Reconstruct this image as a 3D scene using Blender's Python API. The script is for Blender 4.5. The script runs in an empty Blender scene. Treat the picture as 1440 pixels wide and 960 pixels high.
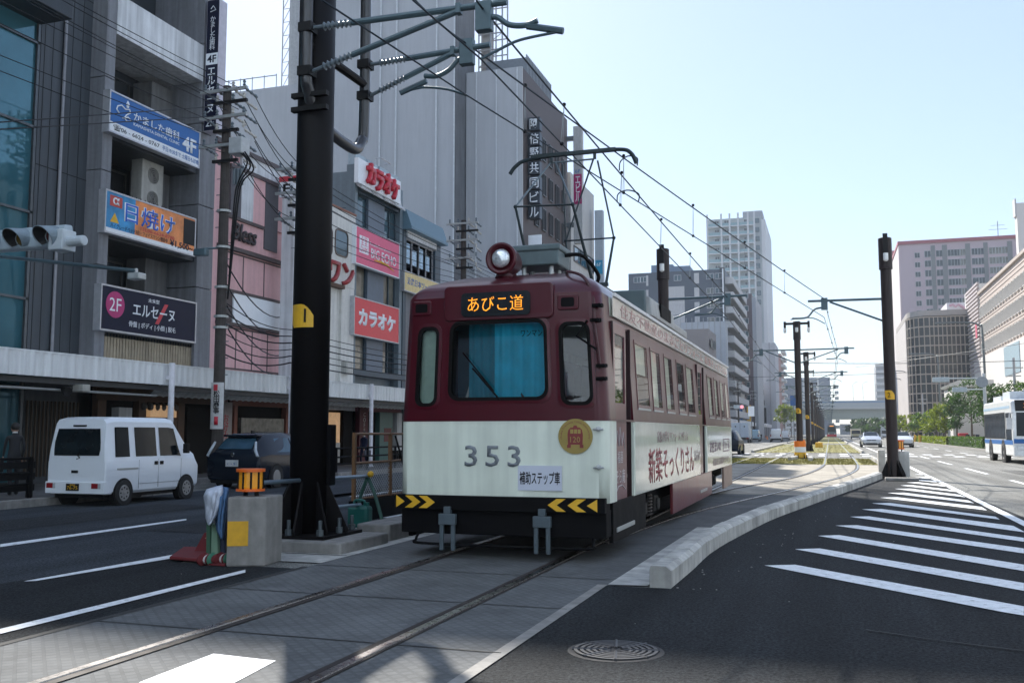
import bpy, bmesh, math, random
from mathutils import Vector, Matrix
R = math.radians
random.seed(7)
SC = bpy.context.scene
COL = SC.collection

# ---------------------------------------------------------------- camera, sky, sun, exposure
CAM_F, CAM_H = 1350.0, 1.40
PITCH, YAW = R(5.416), R(18.244)
cd = bpy.data.cameras.new('camera'); cam = bpy.data.objects.new('camera', cd); COL.objects.link(cam)
cam.location = (0, 0, CAM_H); cam.rotation_euler = (math.pi / 2 + PITCH, 0, YAW)
cd.sensor_width = 36; cd.lens = CAM_F / 1440 * 36; cd.clip_end = 6000; cd.clip_start = .05
SC.camera = cam
SUN_AZ, SUN_EL = R(31), R(38)                    # azimuth measured left of the street's direction
world = bpy.data.worlds.new('World'); SC.world = world; world.use_nodes = True
wn = world.node_tree; bg = wn.nodes['Background']
sky = wn.nodes.new('ShaderNodeTexSky'); sky.sky_type = 'NISHITA'; sky.sun_disc = False
sky.sun_elevation = SUN_EL; sky.sun_rotation = -SUN_AZ; sky.air_density = 1.0; sky.dust_density = .4; sky.ozone_density = 1.2
veil = wn.nodes.new('ShaderNodeMix'); veil.data_type = 'RGBA'; veil.inputs[0].default_value = .55; veil.inputs[7].default_value = (2.3, 2.8, 3.85, 1)      # thin high cloud evens the sky out
wn.links.new(sky.outputs[0], veil.inputs[6]); wn.links.new(veil.outputs[2], bg.inputs[0]); bg.inputs[1].default_value = 0.1
sl = bpy.data.lights.new('sun', 'SUN'); sl.energy = 4.3; sl.angle = R(.53); sl.color = (1, .95, .87)
so = bpy.data.objects.new('sun', sl); COL.objects.link(so)
sd = Vector((-math.sin(SUN_AZ) * math.cos(SUN_EL), math.cos(SUN_AZ) * math.cos(SUN_EL), math.sin(SUN_EL)))
so.rotation_euler = (-sd).to_track_quat('-Z', 'Y').to_euler(); so.location = sd * 200
SC.view_settings.view_transform = 'Standard'; SC.view_settings.look = 'None'
SC.view_settings.exposure = 1.28; SC.view_settings.gamma = 1

# ---------------------------------------------------------------- measuring: a pixel of the photograph on a known plane
def ray(x, y):
    a, b = (x - 720) / CAM_F, (480 - y) / CAM_F
    X, Y, Z = a, math.cos(PITCH) - b * math.sin(PITCH), math.sin(PITCH) + b * math.cos(PITCH)
    c, s = math.cos(YAW), math.sin(YAW)
    return Vector((X * c - Y * s, X * s + Y * c, Z))
O = Vector((0, 0, CAM_H))
def gp(x, y, z=0): r = ray(x, y); return O + r * ((z - CAM_H) / r.z)       # on the level z
def vp(x, y, X): r = ray(x, y); return O + r * (X / r.x)                   # on a plane along the street
def up(x, y, Y): r = ray(x, y); return O + r * (Y / r.y)                   # on a plane across the street

# ---------------------------------------------------------------- materials
MATS = {}
def M(name, col=(.5, .5, .5), rough=.6, metal=0., var=.12, scale=6., bump=0., spec=.5, emit=None, estr=0., coat=0., streak=0., kind='noise', trans=0.):
    if name in MATS: return MATS[name]
    m = bpy.data.materials.new(name); m.use_nodes = True; nt = m.node_tree; N = nt.nodes; L = nt.links
    b = N['Principled BSDF']; MATS[name] = m
    b.inputs['Roughness'].default_value = rough; b.inputs['Metallic'].default_value = metal
    b.inputs['Specular IOR Level'].default_value = spec; b.inputs['Coat Weight'].default_value = coat
    b.inputs['Coat Roughness'].default_value = .08
    if trans: b.inputs['Transmission Weight'].default_value = trans
    tc = N.new('ShaderNodeTexCoord'); ns = N.new('ShaderNodeTexNoise'); ns.inputs['Scale'].default_value = scale
    ns.inputs['Detail'].default_value = 5; ns.inputs['Roughness'].default_value = .6
    L.new(tc.outputs['Object'], ns.inputs['Vector'])
    mr = N.new('ShaderNodeMapRange'); mr.inputs[1].default_value = .3; mr.inputs[2].default_value = .7
    mr.inputs[3].default_value = 1 - var; mr.inputs[4].default_value = 1 + var
    L.new(ns.outputs[0], mr.inputs[0])
    fac = mr.outputs[0]
    if streak:
        mp = N.new('ShaderNodeMapping'); mp.inputs['Scale'].default_value = (2.2, 2.2, .12)
        L.new(tc.outputs['Object'], mp.inputs[0]); n2 = N.new('ShaderNodeTexNoise'); n2.inputs['Scale'].default_value = 3; n2.inputs['Detail'].default_value = 6
        L.new(mp.outputs[0], n2.inputs['Vector']); m2 = N.new('ShaderNodeMapRange'); m2.inputs[1].default_value = .35; m2.inputs[2].default_value = .65
        m2.inputs[3].default_value = 1 - streak; m2.inputs[4].default_value = 1; L.new(n2.outputs[0], m2.inputs[0])
        mu = N.new('ShaderNodeMath'); mu.operation = 'MULTIPLY'; L.new(fac, mu.inputs[0]); L.new(m2.outputs[0], mu.inputs[1]); fac = mu.outputs[0]
    mx = N.new('ShaderNodeVectorMath'); mx.operation = 'SCALE'; mx.inputs[0].default_value = col
    L.new(fac, mx.inputs['Scale']); L.new(mx.outputs[0], b.inputs['Base Color'])
    mrr = N.new('ShaderNodeMapRange'); mrr.inputs[3].default_value = max(.02, rough * .8); mrr.inputs[4].default_value = min(1, rough * 1.2)
    L.new(ns.outputs[0], mrr.inputs[0]); L.new(mrr.outputs[0], b.inputs['Roughness'])
    if bump:
        bp = N.new('ShaderNodeBump'); bp.inputs['Strength'].default_value = bump; bp.inputs['Distance'].default_value = .02
        L.new(ns.outputs[0], bp.inputs['Height']); L.new(bp.outputs[0], b.inputs['Normal'])
    if emit:
        b.inputs['Emission Color'].default_value = (*emit, 1); b.inputs['Emission Strength'].default_value = estr
    return m
def glass(name, tint=(.9, .95, .95), rough=.02, refl=1.3):
    """clear window pane: mostly see-through, reflects the street at a slant"""
    if name in MATS: return MATS[name]
    m = bpy.data.materials.new(name); m.use_nodes = True; N = m.node_tree.nodes; L = m.node_tree.links; MATS[name] = m
    N.remove(N['Principled BSDF']); out = N['Material Output']
    t = N.new('ShaderNodeBsdfTransparent'); t.inputs[0].default_value = (*tint, 1)
    g = N.new('ShaderNodeBsdfGlossy'); g.inputs['Roughness'].default_value = rough
    fr = N.new('ShaderNodeFresnel'); fr.inputs[0].default_value = 1.5; mx = N.new('ShaderNodeMixShader')
    mu = N.new('ShaderNodeMath'); mu.operation = 'MULTIPLY_ADD'; mu.inputs[1].default_value = refl; mu.inputs[2].default_value = .03; mu.use_clamp = True
    L.new(fr.outputs[0], mu.inputs[0])
    L.new(mu.outputs[0], mx.inputs[0]); L.new(t.outputs[0], mx.inputs[1]); L.new(g.outputs[0], mx.inputs[2]); L.new(mx.outputs[0], out.inputs[0])
    return m
def island(m, amt):
    """each loose piece of the mesh gets its own tone"""
    nt = m.node_tree; b = nt.nodes['Principled BSDF']; src = b.inputs['Base Color'].links[0].from_socket; g = nt.nodes.new('ShaderNodeNewGeometry'); r = nt.nodes.new('ShaderNodeMapRange'); r.inputs[3].default_value = 1 - amt; r.inputs[4].default_value = 1 + amt
    nt.links.new(g.outputs['Random Per Island'], r.inputs[0]); v = nt.nodes.new('ShaderNodeVectorMath'); v.operation = 'SCALE'; nt.links.new(src, v.inputs[0]); nt.links.new(r.outputs[0], v.inputs['Scale']); nt.links.new(v.outputs[0], b.inputs['Base Color']); return m
def worn(m, dark, lo=.52, hi=.66, scale=9):
    """paint flaked through to what lies under it"""
    nt = m.node_tree; b = nt.nodes['Principled BSDF']; src = b.inputs['Base Color'].links[0].from_socket; tc = nt.nodes.new('ShaderNodeTexCoord'); n = nt.nodes.new('ShaderNodeTexNoise'); n.inputs['Scale'].default_value = scale; n.inputs['Detail'].default_value = 9; n.inputs['Roughness'].default_value = .78
    nt.links.new(tc.outputs['Object'], n.inputs['Vector']); r = nt.nodes.new('ShaderNodeMapRange'); r.inputs[1].default_value = lo; r.inputs[2].default_value = hi; nt.links.new(n.outputs[0], r.inputs[0]); x = nt.nodes.new('ShaderNodeMix'); x.data_type = 'RGBA'; nt.links.new(r.outputs[0], x.inputs[0]); nt.links.new(src, x.inputs[6]); x.inputs[7].default_value = (*dark, 1); nt.links.new(x.outputs[2], b.inputs['Base Color']); return m
def ground_mat(name, col, kind, var=.25):
    if name in MATS: return MATS[name]
    m = M(name, col, .9, var=var, scale=.35, spec=.12); nt = m.node_tree; N = nt.nodes; L = nt.links; b = N['Principled BSDF']
    tc = N.new('ShaderNodeTexCoord'); src = [n for n in N if n.type == 'VECT_MATH'][0]
    if kind == 'asphalt':
        v = N.new('ShaderNodeTexNoise'); v.inputs['Scale'].default_value = 42; v.inputs['Detail'].default_value = 4; v.inputs['Roughness'].default_value = .8
        L.new(tc.outputs['Object'], v.inputs['Vector']); r = N.new('ShaderNodeValToRGB')
        r.color_ramp.elements[0].position = .36; r.color_ramp.elements[0].color = (.25, .25, .26, 1)
        r.color_ramp.elements[1].position = .64; r.color_ramp.elements[1].color = (2.5, 2.5, 2.4, 1)
        L.new(v.outputs[0], r.inputs[0]); h = v.outputs[0]; st, di = .9, .02
        mp = N.new('ShaderNodeMapping'); mp.inputs['Scale'].default_value = (1.1, .05, 1); L.new(tc.outputs['Object'], mp.inputs[0]); n3 = N.new('ShaderNodeTexNoise'); n3.inputs['Scale'].default_value = 1.6; n3.inputs['Detail'].default_value = 7; L.new(mp.outputs[0], n3.inputs['Vector'])
        q3 = N.new('ShaderNodeMapRange'); q3.inputs[1].default_value = .35; q3.inputs[2].default_value = .65; q3.inputs[3].default_value = .78; q3.inputs[4].default_value = 1.22; L.new(n3.outputs[0], q3.inputs[0])
        m3 = N.new('ShaderNodeVectorMath'); m3.operation = 'SCALE'; L.new(r.outputs[0], m3.inputs[0]); L.new(q3.outputs[0], m3.inputs['Scale']); fac = m3.outputs[0]
    else:
        v = N.new('ShaderNodeTexBrick'); v.inputs['Scale'].default_value = 1; v.inputs['Brick Width'].default_value = .08 if kind == 'setts' else .6
        v.inputs['Row Height'].default_value = .08 if kind == 'setts' else .6; v.inputs['Mortar Size'].default_value = .012 if kind == 'setts' else .006
        v.inputs['Color1'].default_value = (1, 1, 1, 1); v.inputs['Color2'].default_value = (.88, .88, .88, 1); v.inputs['Mortar'].default_value = (.8, .8, .8, 1)
        mp = N.new('ShaderNodeMapping'); mp.inputs['Rotation'].default_value = (0, 0, R(45) if kind == 'setts' else 0)
        L.new(tc.outputs['Object'], mp.inputs[0]); L.new(mp.outputs[0], v.inputs['Vector'])
        n2 = N.new('ShaderNodeTexNoise'); n2.inputs['Scale'].default_value = 1.3; n2.inputs['Detail'].default_value = 8; n2.inputs['Roughness'].default_value = .75
        L.new(tc.outputs['Object'], n2.inputs['Vector']); r = N.new('ShaderNodeMapRange'); r.inputs[1].default_value = .3; r.inputs[2].default_value = .75; r.inputs[3].default_value = .62; r.inputs[4].default_value = 1.2
        L.new(n2.outputs[0], r.inputs[0]); mm = N.new('ShaderNodeVectorMath'); mm.operation = 'SCALE'; L.new(v.outputs[0], mm.inputs[0]); L.new(r.outputs[0], mm.inputs['Scale'])
        fac = mm.outputs[0]; h = v.outputs[1]; st, di = -.5, .008
    mu = N.new('ShaderNodeVectorMath'); mu.operation = 'MULTIPLY'; L.new(src.outputs[0], mu.inputs[0]); L.new(fac, mu.inputs[1])
    L.new(mu.outputs[0], b.inputs['Base Color'])
    bp = N.new('ShaderNodeBump'); bp.inputs['Strength'].default_value = abs(st); bp.inputs['Distance'].default_value = di; bp.invert = st < 0
    L.new(h, bp.inputs['Height']); L.new(bp.outputs[0], b.inputs['Normal'])
    return m

# ---------------------------------------------------------------- meshes
def origin(p):
    v = Vector((0, 0, 0))
    while p: v += p.location; p = p.parent
    return v
class MB:
    def __init__(s): s.v = []; s.f = []; s.m = []; s.mi = 0
    def _add(s, vs, fs):
        k = len(s.v); s.v += [tuple(v) for v in vs]; s.f += [tuple(i + k for i in f) for f in fs]; s.m += [s.mi] * len(fs); return s
    def poly(s, pts): return s._add(pts, [range(len(pts))])
    def box(s, x0, x1, y0, y1, z0, z1):
        x0, x1 = sorted((x0, x1)); y0, y1 = sorted((y0, y1)); z0, z1 = sorted((z0, z1))
        return s._add([(x0, y0, z0), (x1, y0, z0), (x1, y1, z0), (x0, y1, z0), (x0, y0, z1), (x1, y0, z1), (x1, y1, z1), (x0, y1, z1)],
                      [(0, 3, 2, 1), (4, 5, 6, 7), (0, 1, 5, 4), (1, 2, 6, 5), (2, 3, 7, 6), (3, 0, 4, 7)])
    def prism(s, pts, d):
        """polygon pts (3D) swept by vector d"""
        n = len(pts); d = Vector(d); a = [Vector(p) for p in pts]; b = [p + d for p in a]
        nrm = Vector((0, 0, 0))
        for i in range(n): nrm += a[i].cross(a[(i + 1) % n])
        if nrm.dot(d) > 0: a, b = b, a
        return s._add(a + b, [range(n), [2 * n - 1 - i for i in range(n)]] + [(j, i, i + n, j + n) for i, j in ((i, (i + 1) % n) for i in range(n))])
    def tube(s, pts, r, n=8, caps=True):
        pts = [Vector(p) for p in pts]; rs = r if isinstance(r, (list, tuple)) else [r] * len(pts); rings = []; pu = None
        for i, p in enumerate(pts):
            d = (pts[min(i + 1, len(pts) - 1)] - pts[max(i - 1, 0)]).normalized()
            u = pu - d * pu.dot(d) if pu else d.orthogonal()
            if u.length < 1e-4: u = d.orthogonal()
            u.normalize(); pu = u; w = d.cross(u)
            rings.append([p + (u * math.cos(a) + w * math.sin(a)) * rs[i] for a in (2 * math.pi * k / n for k in range(n))])
        return s.loft(rings, True, caps)
    def loft(s, rings, closed=True, caps=True):
        n = len(rings[0]); vs = [p for r in rings for p in r]; fs = []
        for i in range(len(rings) - 1):
            for k in range(n if closed else n - 1):
                k2 = (k + 1) % n; fs.append((i * n + k, i * n + k2, (i + 1) * n + k2, (i + 1) * n + k))
        if caps: fs.append(tuple(range(n))[::-1]); fs.append(tuple((len(rings) - 1) * n + k for k in range(n)))
        return s._add(vs, fs)
    def cyl(s, p, q, r, n=16): return s.tube([p, q], r, n)
    def lathe(s, c, axis, prof, n=24):
        """prof: (radius, distance along axis)"""
        c = Vector(c); a = Vector(axis).normalized(); u = a.orthogonal().normalized(); w = a.cross(u)
        return s.loft([[c + a * h + (u * math.cos(t) + w * math.sin(t)) * max(r, 1e-4) for t in (2 * math.pi * k / n for k in range(n))] for r, h in prof], True, True)
    def ball(s, c, r, n=10, sx=1, sy=1, sz=1):
        c = Vector(c); return s.loft([[c + Vector((sx * r * math.sin(b) * math.cos(a), sy * r * math.sin(b) * math.sin(a), sz * r * math.cos(b))) for a in (2 * math.pi * k / n for k in range(n))] for b in (math.pi * (1 - i / (n // 2)) * .998 + .001 for i in range(n // 2 + 1))], True, True)
    def build(s, name, mats, parent=None, smooth=False, bevel=0, sub=0, solid=0):
        me = bpy.data.meshes.new(name); og = origin(parent)
        me.from_pydata([(x - og.x, y - og.y, z - og.z) for x, y, z in s.v], [], s.f)
        if not isinstance(mats, (list, tuple)): mats = [mats]
        for m in mats: me.materials.append(m)
        if len(mats) > 1: me.polygons.foreach_set('material_index', s.m)
        if smooth: me.polygons.foreach_set('use_smooth', [True] * len(me.polygons))
        me.validate(); me.update()
        o = bpy.data.objects.new(name, me); COL.objects.link(o)
        if parent: o.parent = parent
        if solid: d = o.modifiers.new('solidify', 'SOLIDIFY'); d.thickness = solid; d.offset = -1
        if bevel:
            d = o.modifiers.new('bevel', 'BEVEL'); d.width = bevel; d.segments = 2; d.limit_method = 'ANGLE'; d.angle_limit = R(40)
            if smooth or 1: d.harden_normals = False
        if sub: d = o.modifiers.new('subdivision', 'SUBSURF'); d.levels = sub; d.render_levels = sub
        return o
def tag(o, label, cat, group=None, kind=None):
    if label: o['label'] = label
    if cat: o['category'] = cat
    if group: o['group'] = group
    if kind: o['kind'] = kind
    return o
def thing(name, label, cat, loc=(0, 0, 0), group=None, rz=0):
    o = bpy.data.objects.new(name, None); COL.objects.link(o); o.location = loc; o.rotation_euler = (0, 0, rz); o.empty_display_size = .2
    return tag(o, label, cat, group)
def struct(o): o['kind'] = 'structure'; return o
def dup(root, loc, rz=0, label=None):
    def cp(o, par):
        c = o.copy(); COL.objects.link(c)
        if par: c.parent = par
        for ch in o.children: cp(ch, c)
        return c
    r = cp(root, None); r.location = loc; r.rotation_euler = (0, 0, rz)
    if label: r['label'] = label
    return r
def text(body, c, xdir, w, h, mat, parent, name='lettering', bold=.0, depth=.006, ydir=(0, 0, 1), vertical=False, shear=0, space=1., keep=False, bend=None):
    """letters fitted into w x h, centred at c, reading along xdir; a mesh"""
    cu = bpy.data.curves.new(name, 'FONT'); cu.body = '\n'.join(body) if vertical else body; cu.size = 1; cu.offset = bold; cu.align_x = 'CENTER'
    cu.resolution_u = 2; cu.space_line = .86 if vertical else 1; cu.shear = shear; cu.space_character = space
    t = bpy.data.objects.new(name, cu); COL.objects.link(t); bpy.context.view_layer.update()
    me = bpy.data.meshes.new_from_object(t.evaluated_get(bpy.context.evaluated_depsgraph_get()))
    bpy.data.objects.remove(t); bpy.data.curves.remove(cu)
    if not me.vertices: return None
    xs = [v.co.x for v in me.vertices]; ys = [v.co.y for v in me.vertices]
    cx, cy = (min(xs) + max(xs)) / 2, (min(ys) + max(ys)) / 2; sx, sy = w / (max(xs) - min(xs)), h / (max(ys) - min(ys))
    if keep: sx = sy = min(sx, sy)
    xd, yd = Vector(xdir).normalized(), Vector(ydir).normalized(); nd = xd.cross(yd); c = Vector(c) - origin(parent)
    if bend: base = [c + xd * math.sin((v.co.x - cx) * sx / bend) * (bend + (v.co.y - cy) * sy) + yd * (math.cos((v.co.x - cx) * sx / bend) * (bend + (v.co.y - cy) * sy)) for v in me.vertices]
    else: base = [c + xd * (v.co.x - cx) * sx + yd * (v.co.y - cy) * sy for v in me.vertices]
    bm = bmesh.new(); bm.from_mesh(me); bm.verts.ensure_lookup_table()
    for v, p in zip(bm.verts, base): v.co = p + nd * depth
    bmesh.ops.remove_doubles(bm, verts=bm.verts, dist=1e-5)
    r = bmesh.ops.extrude_face_region(bm, geom=bm.faces[:])
    for e in r['geom']:
        if isinstance(e, bmesh.types.BMVert): e.co -= nd * depth
    bmesh.ops.recalc_face_normals(bm, faces=bm.faces)
    bm.to_mesh(me); bm.free(); me.materials.clear(); me.materials.append(mat); me.name = name
    o = bpy.data.objects.new(name, me); COL.objects.link(o)
    if parent: o.parent = parent
    return o
def rrect(w, h, r, n=5):
    """rounded rectangle outline (2D), counter-clockwise"""
    p = []
    for cx, cy, a0 in ((w / 2 - r, h / 2 - r, 0), (-w / 2 + r, h / 2 - r, 90), (-w / 2 + r, -h / 2 + r, 180), (w / 2 - r, -h / 2 + r, 270)):
        for k in range(n + 1):
            a = R(a0 + 90 * k / n); p.append((cx + r * math.cos(a), cy + r * math.sin(a)))
    return p
def ring(mb, outer, inner, d):
    """flat ring between two outlines of equal count (3D), thickened by d"""
    d = Vector(d); a = [Vector(p) for p in outer]; b = [Vector(p) for p in inner]
    return mb.loft([a, [p + d for p in a], [p + d for p in b], b, a], True, False)
# ================================================================ SETTING
asph = ground_mat('asphalt', (.018, .02, .023), 'asphalt')
asph2 = ground_mat('worn asphalt', (.14, .14, .137), 'asphalt', .15)
setts = ground_mat('track setts', (.16, .165, .168), 'setts', .12)
slab = ground_mat('concrete slabs', (.4, .37, .32), 'slab', .15)
conc = M('concrete', (.27, .26, .245), .85, var=.2, scale=7, bump=.35, streak=.25)
concl = M('pale concrete', (.5, .49, .46), .85, var=.28, scale=3, bump=.4, streak=.3)
paint = M('road paint', (.76, .78, .8), .7, var=.16, scale=14, bump=.1)
worn(paint, (.09, .09, .095), .55, .72); island(concl, .14)
earth = M('far ground', (.12, .12, .11), .9)
turf = M('turf base', (.21, .195, .05), .95, var=.3, scale=2)
def sheet(name, pts, z, mat):
    mb = MB(); mb.poly([(p[0], p[1], z) for p in pts]); o = mb.build(name, mat); return struct(o)
def rect(name, x0, x1, y0, y1, z, mat): return sheet(name, [(x0, y0), (x1, y0), (x1, y1), (x0, y1)], z, mat)
rect('ground', -420, 480, -110, 1400, -.03, earth)
rect('road', -17, 60, -40, 900, 0, asph2)
# darker new asphalt at the crossing and round the hatched area
sheet('road_surface', [(-5.25, -20), (-5.25, 8.9), (-6.7, 8.9), (-7.1, 9.7), (-7.6, 5), (-8.2, -20)], .004, asph)
sheet('road_surface', [(-2.0, -20), (14, -20), (14, 4), (8, 10.5), (3.05, 15), (2.95, 24), (2.5, 33), (1.9, 33), (1.46, 31.5), (-.07, 21.9), (-.9, 16.6), (-1.38, 11.7), (-1.4, 8.8), (-2.0, 8.8)], .004, asph)
sheet('road_surface', [(-14.5, -20), (-8.2, -20), (-7.6, 5), (-7.1, 9.7), (-6.75, 9.8), (-6.75, 30), (-5.3, 44), (-5.3, 60), (-14.5, 60)], .0042, ground_mat('shaded left asphalt', (.033, .038, .046), 'asphalt', .2))  # left road darkened and blued: the shade lying on it is put into the colour
# the track bed
sheet('track_bed', [(-5.22, -20), (-2.0, -20), (-2.0, 8.8), (-1.62, 8.86), (-1.5, 11.7), (-1.05, 16.6), (-.25, 21.9), (-.25, 22.6), (-5.22, 22.6)], .008, setts)
sheet('track_bed', [(-5.22, 22.6), (-.25, 22.6), (1.3, 31.5), (1.95, 36), (1.95, 44.4), (-5.22, 44.4)], .008, slab)
mb = MB(); mb.poly([(-1.98, 8.82, .013), (-1.62, 8.86, .013), (-1.5, 11.7, .013), (-1.25, 14.5, .013), (-1.9, 14.5, .013)]); struct(mb.build('pavement', concl))
sheet('pavement', [(-6.75, 9.3), (-5.22, 9.3), (-5.22, 44.4), (-6.75, 30)], .012, concl)
for y in (9.9, 12.3, 14.6, 17): rect('pavement_joint', -6.7, -5.24, y, y + .03, .016, asph)
# slab joints and the rubber strip along the setts
dark = M('dark joint', (.03, .03, .03), .9)
for y in (5.9, 7.5, 9.1): sheet('track_joint', [(-5.2, y + .05), (-2.02, y), (-2.02, y + .02), (-5.2, y + .07)], .012, dark)
sheet('track_joint', [(-2.07, -20), (-1.98, -20), (-1.98, 8.8), (-2.07, 8.8)], .012, conc)
sheet('track_joint', [(-5.27, -20), (-5.2, -20), (-5.2, 9), (-5.27, 9)], .012, dark)
for y in (26, 29, 33, 38): rect('track_joint', -5.2, 1.2 if y < 33 else 1.9, y, y + .04, .012, M('faint joint', (.17, .16, .14), .9))
# turf in the track, with the crossings between
GR = []
def turf_bed(y0, y1):
    rect('turf', -5.1, 1.95, y0, y1, .02, turf); GR.append((y0, y1))
turf_bed(44.4, 54.5); turf_bed(70, 118); turf_bed(130, 240); turf_bed(252, 380)
mb = MB()
gm = M('grass blades', (.21, .19, .035), .9, var=.3, scale=3)
for y0, y1 in GR[:2]:
    for i in range(9000 if y0 < 50 else 6000):
        x = random.uniform(-5.08, 1.93); y = random.uniform(y0, y1); h = random.uniform(.02, .05); a = random.uniform(0, 6.3); w = .02
        if any(abs(x - r) < .09 for r in (-4.15, -2.72, -.26, 1.17)): continue
        mb.poly([(x - w * math.cos(a), y - w * math.sin(a), .018), (x + w * math.cos(a), y + w * math.sin(a), .018), (x + random.uniform(-.03, .03), y + random.uniform(-.03, .03), .02 + h)])
o = mb.build('grass', gm); tag(o, 'short yellowish green grass growing between the tram rails', 'grass', kind='stuff')
# sidewalks
walk = ground_mat('sidewalk slabs', (.16, .155, .15), 'slab', .2)
def walkway(x0, x1, y0, y1):
    mb = MB(); mb.box(x0, x1, y0, y1, -.02, .13); struct(mb.build('sidewalk', walk))
walkway(-40, -14.55, -40, 19.2); walkway(-40, -16.6, 19.2, 27); walkway(-40, -14.8, 27, 900); walkway(11.3, 60, 50, 900)
for x0, x1, y0, y1 in ((-14.55, -14.35, -40, 19.2), (-16.6, -16.4, 19.2, 27), (-14.8, -14.6, 27, 900), (11.1, 11.3, 50, 900)):
    mb = MB(); y = y0
    while y < min(y1, 320): mb.box(x0, x1, y, min(y + .99, y1), -.02, .155); y += 1
    struct(mb.build('kerb', conc, bevel=.012))
# the curved kerb between track and hatched area, and those along the turf
def kerb(path, w, h, l=.6, name='kerb'):
    pts = [Vector((*p, 0)) for p in path]; mb = MB(); k = 0
    dense = []
    for i in range(len(pts) - 1):
        p0, p1, p2, p3 = pts[max(i - 1, 0)], pts[i], pts[i + 1], pts[min(i + 2, len(pts) - 1)]
        n = max(2, int((p2 - p1).length / .1))
        for j in range(n):
            t = j / n; dense.append(.5 * ((2 * p1) + (p2 - p0) * t + (2 * p0 - 5 * p1 + 4 * p2 - p3) * t * t + (3 * p1 - p0 - 3 * p2 + p3) * t ** 3))
    dense.append(pts[-1]); out = [dense[0]]; acc = 0
    for a, b in zip(dense, dense[1:]):
        acc += (b - a).length
        if acc >= l: out.append(b); acc = 0
    for a, b in zip(out, out[1:]):
        d = (b - a).normalized(); n = Vector((-d.y, d.x, 0)); e = b - d * .022; j = random.uniform(-.006, .006)
        q = [a + n * w / 2, a - n * w / 2, e - n * w / 2, e + n * w / 2]
        t = [a + n * (w / 2 - .01), a - n * (w / 2 - .05), e - n * (w / 2 - .05), e + n * (w / 2 - .01)]
        mb.loft([[p + Vector((0, 0, z)) for p in qq] for qq, z in ((q, -.02), (q, h * .8 + j), (t, h + j))], True, True)
    return struct(mb.build(name, concl, bevel=.005))
kerb([(-1.5, 8.85), (-1.47, 10.2), (-1.45, 11.7), (-1.25, 14.2), (-.97, 16.6), (-.55, 19.3), (-.14, 21.94), (.6, 26.5), (1.39, 31.6)], .2, .2)
kerb([(2.06, 35), (2.08, 44), (2.1, 54.3)], .18, .17, 1.0); kerb([(2.1, 70), (2.1, 118)], .18, .17, 2); kerb([(2.1, 130), (2.1, 240)], .18, .17, 4)
kerb([(-5.22, 40), (-5.22, 54.3)], .18, .17, 1.0); kerb([(-5.22, 70), (-5.22, 118)], .18, .17, 2); kerb([(-5.22, 130), (-5.22, 240)], .18, .17, 4)
kerb([(-1.95, 50.5), (-1.7, 54.3)], .2, .18); kerb([(-.95, 49.5), (-.95, 54.3)], .2, .18)
# rails : a head and the flangeway groove beside it
steel = M('rail steel', (.3, .29, .29), .28, 1., var=.15, scale=20)
rust = M('rail groove', (.025, .018, .015), .8)
def spline(pts, n=10):
    pts = [Vector((*p, 0)) if len(p) == 2 else Vector(p) for p in pts]; out = []
    for i in range(len(pts) - 1):
        p0, p1, p2, p3 = pts[max(i - 1, 0)], pts[i], pts[i + 1], pts[min(i + 2, len(pts) - 1)]
        for j in range(n):
            t = j / n; out.append(.5 * ((2 * p1) + (p2 - p0) * t + (2 * p0 - 5 * p1 + 4 * p2 - p3) * t * t + (3 * p1 - p0 - 3 * p2 + p3) * t ** 3))
    return out + [pts[-1]]
def rail(pts, inner, label):
    ps = spline(pts); hd, gr = MB(), MB(); r1, r2 = [], []
    for i, p in enumerate(ps):
        d = (ps[min(i + 1, len(ps) - 1)] - ps[max(i - 1, 0)]).normalized(); n = Vector((d.y, -d.x, 0)) * inner
        r1.append([p + n * a + Vector((0, 0, z)) for a, z in ((-.035, .0), (-.03, .024), (.03, .024), (.035, .0))])
        r2.append([p + n * a + Vector((0, 0, z)) for a, z in ((-.055, .014), (-.055, .0165), (.1, .0165), (.1, .014))])
    hd.loft(r1, False, False); gr.loft(r2, False, False)
    o = hd.build('tram_rail', steel); tag(o, label, 'rail', 'rails of the tram tracks')
    gr.build('flangeway', rust, o)
SL = [(y) for y in (-20, -5, 5, 15, 25, 40, 60, 100, 200, 420)]
rail([(-4.23, y) for y in (-20, -5, 5, 15, 25)] + [(-4.15, 40), (-4.15, 80), (-4.15, 200), (-4.15, 420)], 1, 'steel tram rail passing under the side of the tram next to the black pole')
rail([(-2.8, y) for y in (-20, -5, 5, 15, 22)] + [(-2.72, 30), (-2.72, 80), (-2.72, 200), (-2.72, 420)], -1, 'long steel tram rail under the doors of the tram, running straight on past the poles')
rail([(-2.77, 20.5), (-2.5, 23.5), (-2.1, 26), (-1.5, 29), (-.9, 33.3), (-.5, 38.5), (-.3, 44), (-.26, 52), (-.26, 100), (-.26, 420)], 1, 'curving steel tram rail that branches off behind the tram and runs beside the poles')
rail([(-2.72, 12), (-2.45, 16), (-1.85, 19.8), (-1.25, 23), (-.45, 27.5), (.33, 32.2), (.85, 37.5), (1.06, 42.5), (1.15, 50), (1.17, 60), (1.17, 100), (1.17, 420)], -1, 'curving steel tram rail closest to the kerb by the hatched area')
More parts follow.
